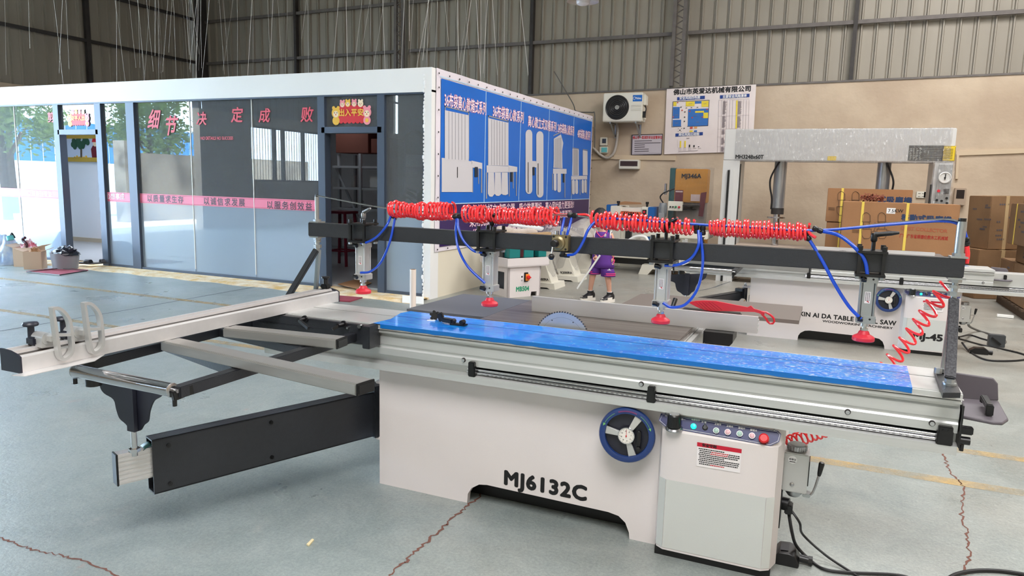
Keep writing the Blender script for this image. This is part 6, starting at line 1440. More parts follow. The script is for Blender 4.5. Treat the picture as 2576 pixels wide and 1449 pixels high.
TB('work_table', pm('dark_table', (60,58,56), .4, .3), t, lambda q: (q.cyl((-2.30, 13.15, 1.16), (-2.30, 13.15, 1.18), .19, seg=24), q.cyl((-2.30, 13.15, 1.10), (-2.30, 13.15, 1.16), .04), q.cyl((-2.30, 13.15, 1.09), (-2.30, 13.15, 1.105), .12)))
TB('warning_label', pm('maroon_label', (110,34,44), .5), t, lambda q: (q.box(-2.585, -2.44, 13.192, 13.199, 1.225, 1.44), q.slab([(-2.12,13.15,1.40), (-2.02,13.15,1.42), (-2.06,13.15,.98), (-2.14,13.15,.99)], (0,-.004,0))))
TB('label_print', pm('pale_label_print', (220,196,190), .5), t, lambda q: (q.box(-2.575, -2.45, 13.188, 13.191, 1.40, 1.425), q.box(-2.30, -2.14, 13.19, 13.198, 1.25, 1.37)))
mo = TB('motor', pm('grey_motor', (170,174,176), .45, .3), t, lambda q: (q.cyl((-2.79, 13.2, .95), (-2.79, 13.2, 1.20), .065, seg=20), q.box(-2.84, -2.73, 13.08, 13.14, .90, 1.02, .005)))
TB('cooling_fin', pm('grey_motor', (170,174,176)), mo, lambda q: [q.bar(V((-2.79+.068*math.cos(a), 13.2+.068*math.sin(a), .97)), V((-2.79+.068*math.cos(a), 13.2+.068*math.sin(a), 1.16)), .006, .02, up=(math.cos(a), math.sin(a), 0)) for a in [2*PI*k/18 for k in range(18)]])
cp_ = TB('control_panel', cream_cast, t, lambda q: q.box(-2.66, -2.40, 12.98, 13.05, 1.07, 1.24, .006))
for x, m in ((-2.61, ink), (-2.565, ink), (-2.515, pm('signal_green', (60,130,90))), (-2.455, pm('signal_red', (210,40,60)))):
    TB('panel_button', m, cp_, lambda q: q.cyl((x, 12.98, 1.14), (x, 12.955, 1.14), .014 if m in (ink,) else .019))
TB('motor_cable', rubber, t, lambda q: q.tube(smooth_path([(-2.79,13.2,1.2), (-2.84,13.15,1.30), (-2.78,13.15,1.38), (-2.66,13.2,1.44), (-2.60,13.2,1.46)]), .012))
TB('blade_guide', steel, t, lambda q: (q.cyl((-2.76,13.2,1.35), (-2.76,13.2,1.55), .02), q.box(-2.79,-2.73,13.17,13.23,1.38,1.42)))
q = MB()
def fwr(u, v):
    a = 2*PI*u; z = .85+v*1.0; k = 1+.03*mn.noise(V((math.cos(a)*4, math.sin(a)*4, z*6)))
    cx, cy = math.cos(a), math.sin(a); r = 1/max(abs(cx), abs(cy)); return V((-2.32+cx*r*.35*k, 13.33+cy*r*.24*k, z))
q.sheet(fwr, 60, 18); q.build('plastic_wrap', film_light, t, flat=True, ang=60)
# ---- cold press
py0, py1 = 12.0, 12.7; press_g = pm('press_grey_enamel', (206,206,204), .4)
t = thing('cold_press', 'large grey frame press marked MH3248x60T behind the second saw', 'press', V((0, 12.3, 0)))
TB('top_beam', press_g, t, lambda q: q.box(-1.615, 1.55, py0, py1, 1.935, 2.415, .01))
TB('side_frame', press_g, t, lambda q: (q.box(-1.615, -1.36, py0, py1, 0, 1.934), q.box(-1.498, -1.44, py0-.03, py0-.001, .0, 1.80, .004)))
for b_ in ((-1.535, -1.505, py0-.025, py0-.005, 0, 1.78), (-1.358, -1.345, py0+.05, py0+.1, .4, 1.88), (1.29, 1.33, py0-.01, py0, .3, 1.62)): TB('guide_slot', black_plastic, t, lambda q: q.box(*b_))
TB('side_frame', press_g, t, lambda q: (q.box(1.335, 1.55, py0, py1, 0, 1.934), q.box(1.32, 1.345, py0-.03, py1+.005, 0, 1.93)))
TB('press_bed', pm('dusty_bed', (176,160,146), .7), t, lambda q: q.box(-1.36, 1.34, py0, py1, .1, .60))
ftx = P(2399, 470, y=py0).x
pnl = TB('control_panel', pm('steel_control_panel', (178,180,180), .35, .5), t, lambda q: q.box(1.37, 1.545, py0-.03, py0, 1.30, 1.90, .004))
TB('pressure_gauge', pm('gauge_silver', (220,220,218), .3, .3), pnl, lambda q: q.lathe([(.075,0),(.08,.01),(.08,.03),(.068,.032),(.066,.022),(0,.022)], (1.46, py0-.03, 1.72), (0,-1,0), 28))
TB('gauge_needle', ink, pnl, lambda q: (q.bar((1.46, py0-.06, 1.69), (1.465, py0-.06, 1.77), .008, .012), q.ball((1.46, py0-.06, 1.72), .012)))
TB('panel_lamp', pm('signal_red', (210,40,60)), pnl, lambda q: q.cyl((1.40, py0-.03, 1.53), (1.40, py0-.05, 1.53), .02))
TB('panel_button', ink, pnl, lambda q: (q.box(1.46, 1.53, py0-.04, py0-.03, 1.49, 1.56), [q.cyl((x, py0-.03, z), (x, py0-.055, z), .016) for x, z in ((1.39,1.40), (1.45,1.39), (1.51,1.43), (1.52,1.36))]))
for xc_, zb_ in ((-.77, 1.10), (.70, 1.10)):
    cy_ = TB('hydraulic_cylinder', pm('grey_cylinder', (164,166,170), .25, .6), t, lambda q: q.cyl((xc_, 12.35, 1.12), (xc_, 12.35, 1.94), .095, seg=28))
    TB('piston_rod', chrome, cy_, lambda q: (q.cyl((xc_, 12.35, .60), (xc_, 12.35, 1.10), .055, seg=20), q.cyl((xc_, 12.35, 1.04), (xc_, 12.35, 1.06), .15, seg=28)))
    TB('cylinder_band', dark_steel, cy_, lambda q: (q.cyl((xc_, 12.35, 1.10), (xc_, 12.35, 1.2), .097, seg=28)))
    s_ = 1 if xc_ > 0 else -1
    TB('oil_hose', rubber, cy_, lambda q: q.tube(smooth_path([(xc_+s_*.02, 12.24, 1.93), (xc_+s_*.12, 12.2, 1.70), (xc_+s_*.13, 12.2, 1.55), (xc_+s_*.09, 12.22, 1.35), (xc_+s_*.09, 12.24, 1.18)]), .014))
q = MB(); q.text('MH3248x60T', P(1885, 395, y=py0-.045), .082, bold=.04, sx=.92, right=(1,0,0)); q.build('lettering', ink, t)
a = P(2287, 366, y=py0); b = P(2371, 405, y=py0)
mp_ = TB('machine_plate', pm('dark_olive_plate', (50,52,46), .3), t, lambda q: q.box(a.x, b.x, py0-.006, py0, b.z, a.z))
rr_ = random.Random(5)
TB('plate_print', pm('plate_print_grey', (170,170,160), .5), mp_, lambda q: [q.box(x, x+rr_.uniform(.01,.03), py0-.008, py0-.006, z, z+.010) for z in [b.z+.02+.024*k for k in range(7)] for x in [a.x+.02+.04*k for k in range(4)]]+[q.box(a.x+.2, b.x-.02, py0-.008, py0-.006, b.z+.02+.03*k, b.z+.022+.03*k) for k in range(6)])
a2 = P(2372, 367, y=py0); b2 = P(2401, 405, y=py0); yl = pm('warning_yellow', (226,196,40), .4)
yp_ = TB('warning_plate', yl, t, lambda q: q.box(a2.x, b2.x, py0-.006, py0, b2.z, a2.z)); TB('dashed_border', ink, yp_, lambda q: [q.box(a2.x+k*.017, a2.x+k*.017+.009, py0-.008, py0-.006, z, z+.006) for k in range(9) for z in (a2.z-.008, b2.z+.002)]+[q.box(x, x+.006, py0-.008, py0-.006, b2.z+k*.018, b2.z+k*.018+.01) for k in range(11) for x in (a2.x+.001, b2.x-.008)]+[q.box(a2.x+.02, b2.x-.03, py0-.008, py0-.006, b2.z+.03+k*.022, b2.z+.036+k*.022) for k in range(7)])
a3 = P(2082, 393, y=py0); b3 = P(2103, 404, y=py0); TB('small_yellow_plate', yl, t, lambda q: q.box(a3.x, b3.x, py0-.006, py0, b3.z, a3.z))
q = MB()
def fw(u, v):
    x = -1.45+u*2.95; z = 1.92+v*.50; return V((x, py0-.012-.012*abs(mn.noise(V((x*6, z*9, 0)))), z+.01*mn.noise(V((x*4, 0, 3)))))
q.sheet(fw, 120, 24); q.build('stretch_film', film_clear, t, flat=True, ang=80)
q = MB(); q.sheet(lambda u, v: V((1.30+.27*u, py0-.05-.02*mn.noise(V((u*5, v*7, 2))), 1.25+v*.70)), 16, 30); q.build('stretch_film', film_clear, t, flat=True, ang=80)
# ---- dust collector cartons
blk_i = pm('carton_navy_print', (34,56,92), .7); red_i = pm('carton_red_print', (170,44,34), .7); lin_i = pm('carton_line_print', (92,72,56), .8)
def carton(name, label, x0, x1, y0, y1, z0, z1, straps=(), group='brown cartons'):
    t_ = thing(name, label, 'carton', ((x0+x1)/2, (y0+y1)/2, z0), group)
    TB('box_body', cardboard, t_, lambda q: q.box(x0, x1, y0, y1, z0, z1, .006))
    for x in straps: TB('packing_strap', yellow_strap, t_, lambda q: (q.box(x-.016, x+.016, y0-.004, y0, z0, z1), q.box(x-.016, x+.016, y0-.004, y1, z1, z1+.004)))
    return t_
AY = 10.9
a = P(2122, 507, y=AY); b = P(2417, 515, y=AY); zt_ = a.z
bx = carton('carton', 'long brown dust collector carton with 7.5 KW print and two yellow straps, in front', a.x, b.x, AY, AY+.62, .68, zt_, (P(2167,560,y=AY).x, P(2280,560,y=AY).x))
def drawcol(q, u0, v0, s):
    """line drawing of a twin bag collector at pixel origin"""
    def L(pts, cl=False, w_=.0035): q.tube([P(u0+u*s, v0+v*s, y=AYY-.004) for u, v in pts], w_, 4, cl)
    for o in (0, 39): L([(o,24), (o,8), (o+3,3), (o+9,0), (o+15,3), (o+19,8), (o+19,24)]); L([(o-2,24), (o+21,24)]); L([(o-3,42), (o-2,58), (o+4,66), (o+16,66), (o+22,58), (o+22,42), (o-3,42)]); L([(o+2,24), (o+2,42)]); L([(o+17,24), (o+17,42)])
    L([(29+8*math.cos(k*PI/6), 55+8*math.sin(k*PI/6)) for k in range(12)], True); L([(29+3*math.cos(k*PI/4), 55+3*math.sin(k*PI/4)) for k in range(8)], True); L([(22,68), (36,68)]); L([(28,47), (33,36), (31,25)])
    for k in range(3): L([(-26,44+3*k), (-9,45+3*k)], w_=.0025); L([(62,46+3*k), (76,48+3*k)], w_=.0025)
AYY = AY
TB('line_drawing', lin_i, bx, lambda q: drawcol(q, 2170, 534, 1.0))
TB('navy_print', blk_i, bx, lambda q: q.text('移動式吸塵機', P(2330, 551, y=AY-.003), .088, (1,0,-.02), (0,0,1), bold=.045, sx=1.08, space=1.05))
TB('red_print', red_i, bx, lambda q: (q.text('厂址:广东省顺德伦教木工机械城', P(2323, 597, y=AY-.003), .055, (1,0,-.02), (0,0,1), bold=.02, sx=.72)))
TB('outline_print', pm('carton_faint_red', (176,92,64), .8), bx, lambda q: q.text('DUST COLLECTOR', P(2324, 578, y=AY-.003), .062, (1,0,-.03), (0,0,1), bold=.02, sx=1.02))
a_ = P(2231, 523, y=AY-.003); b_ = P(2252, 538, y=AY-.003); lb_ = TB('white_label', ink_white, bx, lambda q: q.box(a_.x, b_.x, AY-.003, AY-.001, b_.z, a_.z)); TB('label_print', ink, bx, lambda q: (q.text('7.5', P(2241.5, 531, y=AY-.005), .06, bold=.01), q.text('KW', P(2261, 531, y=AY-.004), .062, bold=.01)))
carton('carton', 'lower brown carton carrying the front dust collector carton', a.x+.02, b.x, AY+.01, AY+.62, 0, .675)
AYY = BY_ = 11.6; a = P(2083, 473, y=BY_); b = P(2297, 481, y=BY_); c = P(2076, 557, y=BY_)
by = carton('carton', 'brown dust collector carton standing behind to the upper left, one yellow strap', c.x, b.x, BY_, 11.98, c.z, a.z, (P(2118,500,y=BY_).x,))
TB('line_drawing', lin_i, by, lambda q: drawcol(q, 2108, 481, .92)); TB('navy_print', blk_i, by, lambda q: q.text('式吸塵機', P(2251, 504, y=BY_-.003), .095, (1,0,-.02), (0,0,1), bold=.045, sx=1.1, space=1.1))
carton('carton', 'brown carton under the rear dust collector carton, mostly hidden', c.x+.02, b.x, BY_, 11.98, .0, c.z-.01, (P(2112,590,y=BY_).x,))
q = MB(); c = P(2193, 503, y=AY+.12)
for k in range(170):
    p = c+V((rnd.uniform(-.14,.15), rnd.uniform(-.05,.08), rnd.uniform(-.02,.085)*(1-abs(rnd.uniform(-1,1))*.5))); d = V((rnd.gauss(0,1), rnd.gauss(0,1), rnd.gauss(0,.7))).normalized(); s = d.orthogonal().normalized(); l_ = rnd.uniform(.015,.035)
    q.faces([p-d*l_, p+s*l_*.5, p+d*l_+V((0,0,.008)), p-s*l_*.5], [(0,1,2,3)])
tag(q.build('dried_leaves', pm('dried_leaf', (128,62,40), .8, var=.4, scale=20), base=c, flat=True), 'bunch of dried reddish leaves on the front dust collector carton', 'leaves', kind='stuff')
# ---- cartons at the right edge
wb_ = cardboard_d
def rcarton(label, cx, cy, z0, w_, d_, h, rot=0, lean=0, prints=()):
    t_ = thing('carton', label, 'carton', (cx, cy, z0), 'worn cartons at the right edge')
    R_ = Euler((0, lean, rot)).to_matrix(); ex, ey, ez = R_ @ V((1,0,0)), R_ @ V((0,1,0)), R_ @ V((0,0,1)); o = V((cx, cy, z0))+ez*h/2
    TB('box_body', wb_, t_, lambda q: q.obox(o, (ex, ey, ez), (w_/2, d_/2, h/2), .008))
    def pr(q):
        rr = random.Random(int(cx*100+cy*10+z0*7))
        for side, (n_, u_) in enumerate(((-ey, ex), (-ex, -ey))):
            half = (d_ if side == 0 else w_)/2; wid = (w_ if side == 0 else d_)
            for k in range(rr.randint(5, 8)):
                x = rr.uniform(-.3, .3)*wid; z = (rr.random()-.5)*h*.7; 
                for j in range(rr.randint(2, 5)): q.obox(o+n_*(half+.001)+u_*(x+j*.03)+ez*z, (u_, n_, ez), (.010, .001, .012))
    TB('carton_print', pm('faded_navy_print', (90,84,88), .8), t_, pr)
    def tp(q): q.obox(o+ez*(h/2+.001), (ex, ey, ez), (.03, d_/2, .001)); q.obox(o-ey*(d_/2+.001), (ex, ey, ez), (.025, .001, h/2))
    TB('packing_tape', pm('parcel_tape', (186,160,120), .3), t_, tp)
    return t_, o, ex, ey, ez
rcarton('tall leaning carton by the back wall, upper left of the pile', 2.22, 12.5, .72, .48, .48, .76, .45, -.03)
rcarton('carton below the tall leaning one, left end of the pile', 2.22, 12.5, 0, .68, .58, .71, .35)
rcarton('slim upright carton right behind the tall leaning one', 2.78, 12.95, 0, .35, .5, 1.44, .3)
rcarton('carton on the pallet, nearest of the bottom row', 2.62, 10.75, .13, .75, .72, .50)
rcarton('carton on the pallet, second of the bottom row', 2.62, 11.55, .13, .75, .78, .50)
rcarton('torn carton in the middle layer at the right edge', 2.66, 10.9, .635, .72, .85, .22, .03)
t5, o5, ex5, ey5, ez5 = rcarton('large carton with yellow strap and red print at the right edge', 2.62, 11.0, .87, .85, .7, .52, .08)
TB('packing_strap', yellow_strap, t5, lambda q: q.obox(o5-ex5*.426+ey5*.1, (ex5, ey5, ez5), (.003,.014,.26))); TB('red_print', red_i, t5, lambda q: q.text('木工机械', o5-ey5*.352+ex5*.1-ez5*.12, .09, ex5, ez5, bold=.03))
rcarton('carton with block print on top of the strapped carton, right edge', 2.68, 11.0, 1.40, .70, .6, .55, .1)
pt_ = thing('wooden_pallet', 'dark wooden pallet under the cartons at the right edge', 'pallet', (2.65, 11.2, 0)); pw = pm('dark_pallet_wood', (84,66,50), .8)
for x in (2.3, 2.65, 3.0): TB('stringer', pw, pt_, lambda q: q.box(x-.04, x+.04, 10.35, 12.0, 0, .10))
for k in range(8): TB('deck_board', pw, pt_, lambda q: q.box(2.22, 3.05, 10.36+k*.215, 10.50+k*.215, .10, .125))
q = MB(); q.bar(P(2508,793,z=.02), P(2550,797,z=.02), .06, .03); tag(q.build('white_batten', white_plastic, base=P(2530,795,z=0)), 'short pale batten on the floor before the pallet', 'batten')

# ---- things on the back wall
WY = YB-.002
ac = thing('air_conditioner', 'white outdoor air conditioner unit on brackets high on the back wall', 'air conditioner', (-4.0, 14.8, 2.77))
ax0, ax1, ay, az0, az1 = -4.415, -3.60, 14.55, 2.775, 3.345
TB('housing', cream_cast, ac, lambda q: q.box(ax0, ax1, ay, ay+.32, az0, az1, .015))
fcn = V((-4.115, ay-.001, 3.06))
gr = TB('fan_grille', black_plastic, ac, lambda q: (q.lathe([(.245,.0),(.245,.006),(0,.006)], fcn, (0,-1,0), 40), [q.lathe([(r,.010),(r+.006,.014),(r+.012,.010)], fcn, (0,-1,0), 40, cap=False) for r in (.05,.085,.12,.155,.19,.225)]))
TB('grille_ring', pm('grille_ring_grey', (84,80,76), .5), gr, lambda q: [q.lathe([(r,.012),(r+.003,.016),(r+.006,.012)], fcn, (0,-1,0), 40, cap=False) for r in (.07,.11,.15,.19,.23)])
TB('fan_hub', pm('hub_grey', (150,150,146), .5), gr, lambda q: q.cyl(fcn+V((0,-.006,0)), fcn+V((0,-.02,0)), .045, seg=24))
bd = TB('logo_badge', pm('logo_blue', (20,104,190), .4), ac, lambda q: q.box(-3.80, -3.61, ay-.004, ay, 3.17, 3.295, .002))
TB('logo', ink_white, bd, lambda q: (q.text('Midea', (-3.69, ay-.006, 3.23), .058, bold=.02, sx=.9), q.tube([(-3.765+.028*math.cos(a), ay-.007, 3.232+.028*math.sin(a)) for a in [.6+k*.45 for k in range(11)]], .004, 5)))
TB('panel_groove', pm('groove_shade', (176,168,152), .6), ac, lambda q: [q.box(-3.83, -3.62, ay-.003, ay, z, z+.006) for z in (3.09,3.06,3.02,2.99)])
TB('valve_cover', cream_cast, ac, lambda q: (q.box(ax1, ax1+.05, ay+.06, ay+.26, 3.1, 3.3, .01), q.box(ax1, ax1+.04, ay+.1, ay+.2, 2.83, 2.86)))
TB('valve', black_plastic, ac, lambda q: (q.tube(smooth_path([(ax1+.03,ay+.1,3.1), (ax1+.06,ay+.08,3.02), (ax1+.03,ay+.08,2.92)]), .012), q.box(ax1, ax1+.05, ay+.06, ay+.14, 2.86, 2.98)))
for x in (-4.25, -3.72): TB('wall_bracket', zinc, ac, lambda q: (q.bar((x, ay+.0, az0-.02), (x, WY, az0-.02), .03, .03), q.bar((x, WY-.02, az0), (x, WY-.02, az0-.30), .03, .03, up=(0,1,0)), q.bar((x, ay+.06, az0-.03), (x, WY-.03, az0-.28), .03, .02)))
q = MB(); q.tube(smooth_path([P(1551,308,y=14.93), P(1554,330,y=14.93), P(1551,360,y=14.93), P(1543,386,y=14.93), P(1528,397,y=14.93), P(1512,391,y=14.93), P(1500,380,y=14.93), P(1492,372,y=14.93)]), .028, 10)
tag(q.build('drain_hose', pm('grey_corrugated_hose', (190,182,172), .6, bump=.6, bscale=60), base=P(1545,380,y=14.93)), 'grey insulated hose curving from the air conditioner to the banner edge', 'hose')
q = MB(); q.tube(smooth_path([P(1394,180,y=14.6), P(1440,258,y=14.6), P(1450,280,y=14.5), P(1488,283,y=14.45), P(1496,290,y=14.45), P(1496,372,y=14.5)]), .012, 6)
tag(q.build('wall_cable', pm('grey_cable', (96,94,90)), base=P(1490,300,y=14.5)), 'thin grey cable following the far top edge of the banner', 'cable')
# plaque, poster
def pw_(u, v, d=.012): return P(u, v, y=YB-d)
pq = thing('framed_plaque', 'small framed notice plaque with red heading below the air conditioner', 'plaque', pw_(1628, 365))
TB('frame', pm('dark_plaque_frame', (56,44,50), .4), pq, lambda q: q.slab([pw_(1589.5,339), pw_(1667.5,336.5), pw_(1665,389), pw_(1588,391)], (0,-.02,0)))
TB('plate', pm('plaque_silver', (200,192,196), .4, .2), pq, lambda q: q.slab([pw_(1591.5,341,.033), pw_(1665.5,338.5,.033), pw_(1663,387,.033), pw_(1590,389,.033)], (0,-.003,0)))
TB('red_heading', ink_red, pq, lambda q: q.text('佛山市一类消防安全监管单位', pw_(1628.5,346.5,.038), .065, (1,0,.01), (0,0,1), bold=.03, sx=.73))
TB('small_print', pm('plaque_print', (90,80,84), .6), pq, lambda q: [q.bar(pw_(1596,355+5.2*k,.038), pw_((1640,1662,1622,1622,1632,1632)[k],354+5.2*k,.038), .002, .014) for k in range(6)]+[q.bar(pw_(1593.5,386.5,.037), pw_(1661.5,385,.037), .002, .003), q.bar(pw_(1594,343,.037), pw_(1663,341,.037), .002, .003)])
po = thing('safety_poster', 'large white company safety board with blue and yellow site plan on the back wall', 'board', pw_(1785, 300))
def po_(u, v, d=.03): return P(u, v, y=YB-d)
TB('board', pm('poster_pinkish_white', (238,226,222), .5, var=.05, scale=4), po, lambda q: q.slab([po_(1677.5,224), po_(1902.5,212.5), po_(1893,381), po_(1671,388)], (0,-.006,0)))
def poly(name, m, lst, d): return TB(name, m, po, lambda q: [q.slab([po_(u, v, d) for u, v in pts], (0,-.002,0)) for pts in lst])
def C(x, y): return (1670+x/7.246, 200+y/7.246)
def quad(x0, y0, x1, y1, sl=-.055):  # crop-coordinate rectangle, edges slightly rising to the right
    return [C(x0, y0), C(x1, y0+(x1-x0)*sl), C(x1-(y1-y0)*.03, y1+(x1-x0)*sl), C(x0-(y1-y0)*.03, y1)]
pblue = pm('plan_blue', (48,112,190), .5); pdark = pm('header_blue', (22,62,140), .5); pyel = pm('plan_yellow', (240,214,60), .5)
poly('blue_heading', pdark, [quad(244,322,748,382), quad(1024,288,1562,350), quad(212,985,712,1042)], .040)
poly('plan_outline', pm('plan_outline', (60,50,56), .5), [[C(165,400), C(832,372), C(832,380), C(165,408)], [C(160,405), C(168,405), C(150,866), C(142,866)], [C(824,372), C(832,372), C(806,846), C(798,846)], [C(425,852), C(806,838), C(806,846), C(425,860)], [C(146,862), C(320,854), C(320,860), C(146,868)]], .040)
poly('plan_area', pblue, [quad(168,503,290,714,-.02), quad(164,735,316,856,-.02), quad(444,540,818,852,-.035), quad(568,398,684,440,-.03)], .039)
poly('plan_area', pyel, [quad(175,410,232,482,-.02), quad(402,403,562,488,-.03), quad(690,392,815,500,-.03), quad(572,575,732,608,-.03), quad(722,605,808,706,-.03), quad(1320,380,1346,895,-.04), quad(470,930,526,960), quad(292,1120,318,1240,0), quad(376,1118,402,1238,0)], .042)
poly('legend_patch', pm('legend_mixed', (206,70,50), .5), [quad(476,866,526,898), [C(x, y) for x, y in ((245,410),(262,409),(262,430),(245,431))], quad(322,550,345,572), quad(460,570,486,590), quad(690,674,712,694), quad(775,535,800,555), quad(505,685,530,705), quad(165,675,185,692)], .044)
poly('legend_patch', pm('legend_orange', (236,160,84), .5), [quad(554,864,608,894)], .042); poly('legend_patch', pblue, [quad(552,928,606,956)], .042)
poly('print', ink, [quad(458,1188,480,1236,0), quad(540,1196,562,1232,0), quad(622,1218,644,1230,0)]+[quad(x,y,x+26,y+10,0) for x, y in ((300,498),(400,512),(490,508),(600,502),(372,586),(366,680),(362,756),(358,884))]+[quad(x+9,y-8,x+17,y+18,0) for x, y in ((300,498),(372,586),(366,680),(362,756),(358,884))]+[quad(282,915,306,932,0), quad(262,892,272,900,0), quad(318,886,328,894,0), quad(258,942,268,950,0), quad(310,944,320,952,0)], .043)
rr_ = random.Random(8); gp = pm('poster_small_print', (140,128,132), .6)
blocks = []
for y0, y1 in ((395,640), (670,885), (915,1010), (1065,1190), (1230,1320)):
    for xx in (1080, 1355):
        y = y0
        while y < y1-10 and not (xx > 1200 and y > 880): blocks.append(quad(xx-(y-395)*.045, y, xx-(y-395)*.045+rr_.uniform(40,72), y+6, -.04)); y += 11
for k in range(12): blocks.append(quad(1005+k*50, 372, 1008+k*50, 900 if k > 2 else 1330, 0)) if k not in (6,) else None
for y in (372, 670, 905, 1048, 1225): blocks.append(quad(1000-(y-372)*.04, y, 1560 if y < 700 else 1300, y+2, -.04))
for k in range(8): blocks.append(quad(262+90*(k % 5), 1250+30*(k//5), 320+90*(k % 5), 1254+30*(k//5), 0))
for k in range(6): blocks.append(quad(245, 1105+25*k, 255, 1109+25*k, 0))
blocks += [quad(264,1312,620,1317), quad(412,1068,466,1078), quad(190,535,260,541), quad(190,645,260,651), quad(200,792,262,798), quad(540,660,600,666), quad(590,775,640,781), quad(450,440,515,446), quad(720,440,775,446)]
poly('small_print', gp, blocks, .044)
TB('company_name', ink, po, lambda q: q.text('佛山市英爱达机械有限公司', po_(1790,228.5,.04), .118, (1,0,.022), (0,0,1), bold=.035, sx=1.05, space=1.02))
TB('heading_print', ink_white, po, lambda q: (q.text('安全风险四色图', po_(1735,246.5,.045), .062, (1,0,.03), (0,0,1), bold=.03, sx=.95), q.text('主要安全风险清单', po_(1848,242.5,.045), .062, (1,0,.03), (0,0,1), bold=.03, sx=.92), q.text('岗位风险比较图', po_(1733,338.7,.045), .062, (1,0,.03), (0,0,1), bold=.03, sx=.95)))
# timer boxes, meter box, sockets, battens
tb_ = thing('timer_box', 'pair of small white and teal switch boxes left of the plaque', 'switch box', pw_(1521, 367))
TB('upper_box', cream_cast, tb_, lambda q: q.box(*(lambda a, b: (a.x, b.x, YB-.09, YB-.01, b.z, a.z))(pw_(1512,346), pw_(1529,367)), .01))
TB('screen', pm('grey_screen', (66,74,90), .3), tb_, lambda q: q.box(*(lambda a, b: (a.x, b.x, YB-.10, YB-.09, b.z, a.z))(pw_(1515.5,349,.09), pw_(1524.5,360,.09))))
TB('lower_box', cream_cast, tb_, lambda q: q.box(*(lambda a, b: (a.x, b.x, YB-.09, YB-.01, b.z, a.z))(pw_(1511,369), pw_(1530,386)), .01))
TB('teal_window', pm('teal_window', (110,196,200), .3), tb_, lambda q: q.box(*(lambda a, b: (a.x, b.x, YB-.10, YB-.09, b.z, a.z))(pw_(1513.5,371,.09), pw_(1527,383,.09))))
mbx = thing('wall_display', 'cream wall box with dark window below the plaque', 'wall box', pw_(1588, 413))
a = pw_(1562, 402); b = pw_(1611, 426)
TB('housing', cream_cast, mbx, lambda q: q.box(a.x, b.x, YB-.16, YB-.005, b.z, a.z, .01)); TB('dark_window', pm('brown_dark_window', (66,48,46), .3), mbx, lambda q: q.box(a.x+.03, b.x-.03, YB-.166, YB-.158, b.z+.06, a.z-.03))
for k, u in enumerate((2317, 2335)):
    s_ = thing('wall_socket', 'square white wall socket between press and cartons, ' + ('left' if k == 0 else 'right') + ' of two', 'socket', pw_(u, 490), 'wall sockets'); c = pw_(u, 490)
    TB('plate', cream_cast, s_, lambda q: q.box(c.x-.075, c.x+.075, YB-.03, YB-.005, c.z-.06, c.z+.06, .006)); TB('pin_hole', ink, s_, lambda q: [q.box(c.x+dx-.006, c.x+dx+.006, YB-.032, YB-.029, c.z+dz-.006, c.z+dz+.006) for dx in (-.04,-.02,.02,.04) for dz in (-.03,.02)])
c = pw_(2413, 492); sb3 = thing('meter_box', 'grey meter box on the back wall behind the press panel', 'meter box', c)
TB('housing', pm('beige_grey_box', (170,150,130), .6), sb3, lambda q: q.box(c.x-.09, c.x+.09, YB-.12, YB-.005, c.z-.17, c.z+.13, .008)); TB('window', pm('dark_window', (40,32,30), .3), sb3, lambda q: q.box(c.x-.06, c.x+.06, YB-.126, YB-.12, c.z-.05, c.z+.10))
q = MB(); q.bar(pw_(1482,399), pw_(1546,397), .04, .05); q.bar(pw_(1545,395.5), pw_(1700,398), .05, .09); tag(q.build('wall_batten', plaster if False else pm('beige_batten', (206,186,158), .7), base=pw_(1590,398)), 'beige cable trunking running along the back wall under the plaque', 'trunking')
q = MB(); q.bar(pw_(2405,386), pw_(2585,379), .04, .08); q.bar(pw_(2409,388), pw_(2406,450), .04, .08, up=(0,1,0)); tag(q.build('wall_batten', pm('beige_batten', (206,186,158)), base=pw_(2440,385)), 'beige trunking on the back wall right of the press, with a vertical drop', 'trunking')

# ---- high bay lamp and the loose threads
lc = P(1466, 14, y=9.0); lm = thing('high_bay_lamp', 'bell shaped high bay lamp cut off by the top of the picture', 'lamp', lc)
TB('shade', pm('pale_lamp_shade', (196,188,184), .3, .5), lm, lambda q: q.lathe([(.20,.045), (.185,.10), (.12,.22), (.06,.30), (.05,.34)], lc, (0,0,1), 36, cap=False), solid=.004)
TB('bulb', pm('frosted_bulb', (226,222,226), .3), lm, lambda q: q.lathe([(0,0), (.05,.004), (.078,.02), (.084,.05), (.084,.16)], lc, (0,0,1), 30))
TB('hanger', dark_steel, lm, lambda q: q.cyl(lc+V((0,0,.3)), V((lc.x, lc.y, ZC)), .01))
thm = pm('pale_thread', (206,202,196), .6)
q = MB(); q.tube([(0,0,-3.6), (.02,0,-2.4), (-.01,.01,-1.2), (0,0,0)], .0026, 4); thr = q.build('hanging_thread', thm, base=(0,0,0)); tag(thr, 'thin pale thread hanging from the roof before the left corrugated wall', 'thread', 'threads hanging from the roof above the office')
rt = random.Random(21); first = True
for k in range(86):
    u = rt.choice([rt.uniform(0, 500), rt.uniform(380, 1000), rt.uniform(900, 1260)]) if k % 5 else rt.uniform(0, 470); y = rt.uniform(8.6, 13.4); p = P(u, rt.uniform(170, 225) if rt.random() < .7 else rt.uniform(100, 190), y=y)
    o = thr if first else thr.copy()
    if not first: COL.objects.link(o)
    first = False
    hgt = 3.6 if p.z+3.6 < ZC-.2 else ZC-.2-p.z
    o.location = p+V((0,0,3.6)); o.rotation_euler = (0, 0, rt.uniform(0, 6)); 
    tl = rt.uniform(-.09, .09) if rt.random() < .55 else rt.uniform(-.22, .22); o.rotation_euler = (rt.uniform(-.05,.05), tl, 0)
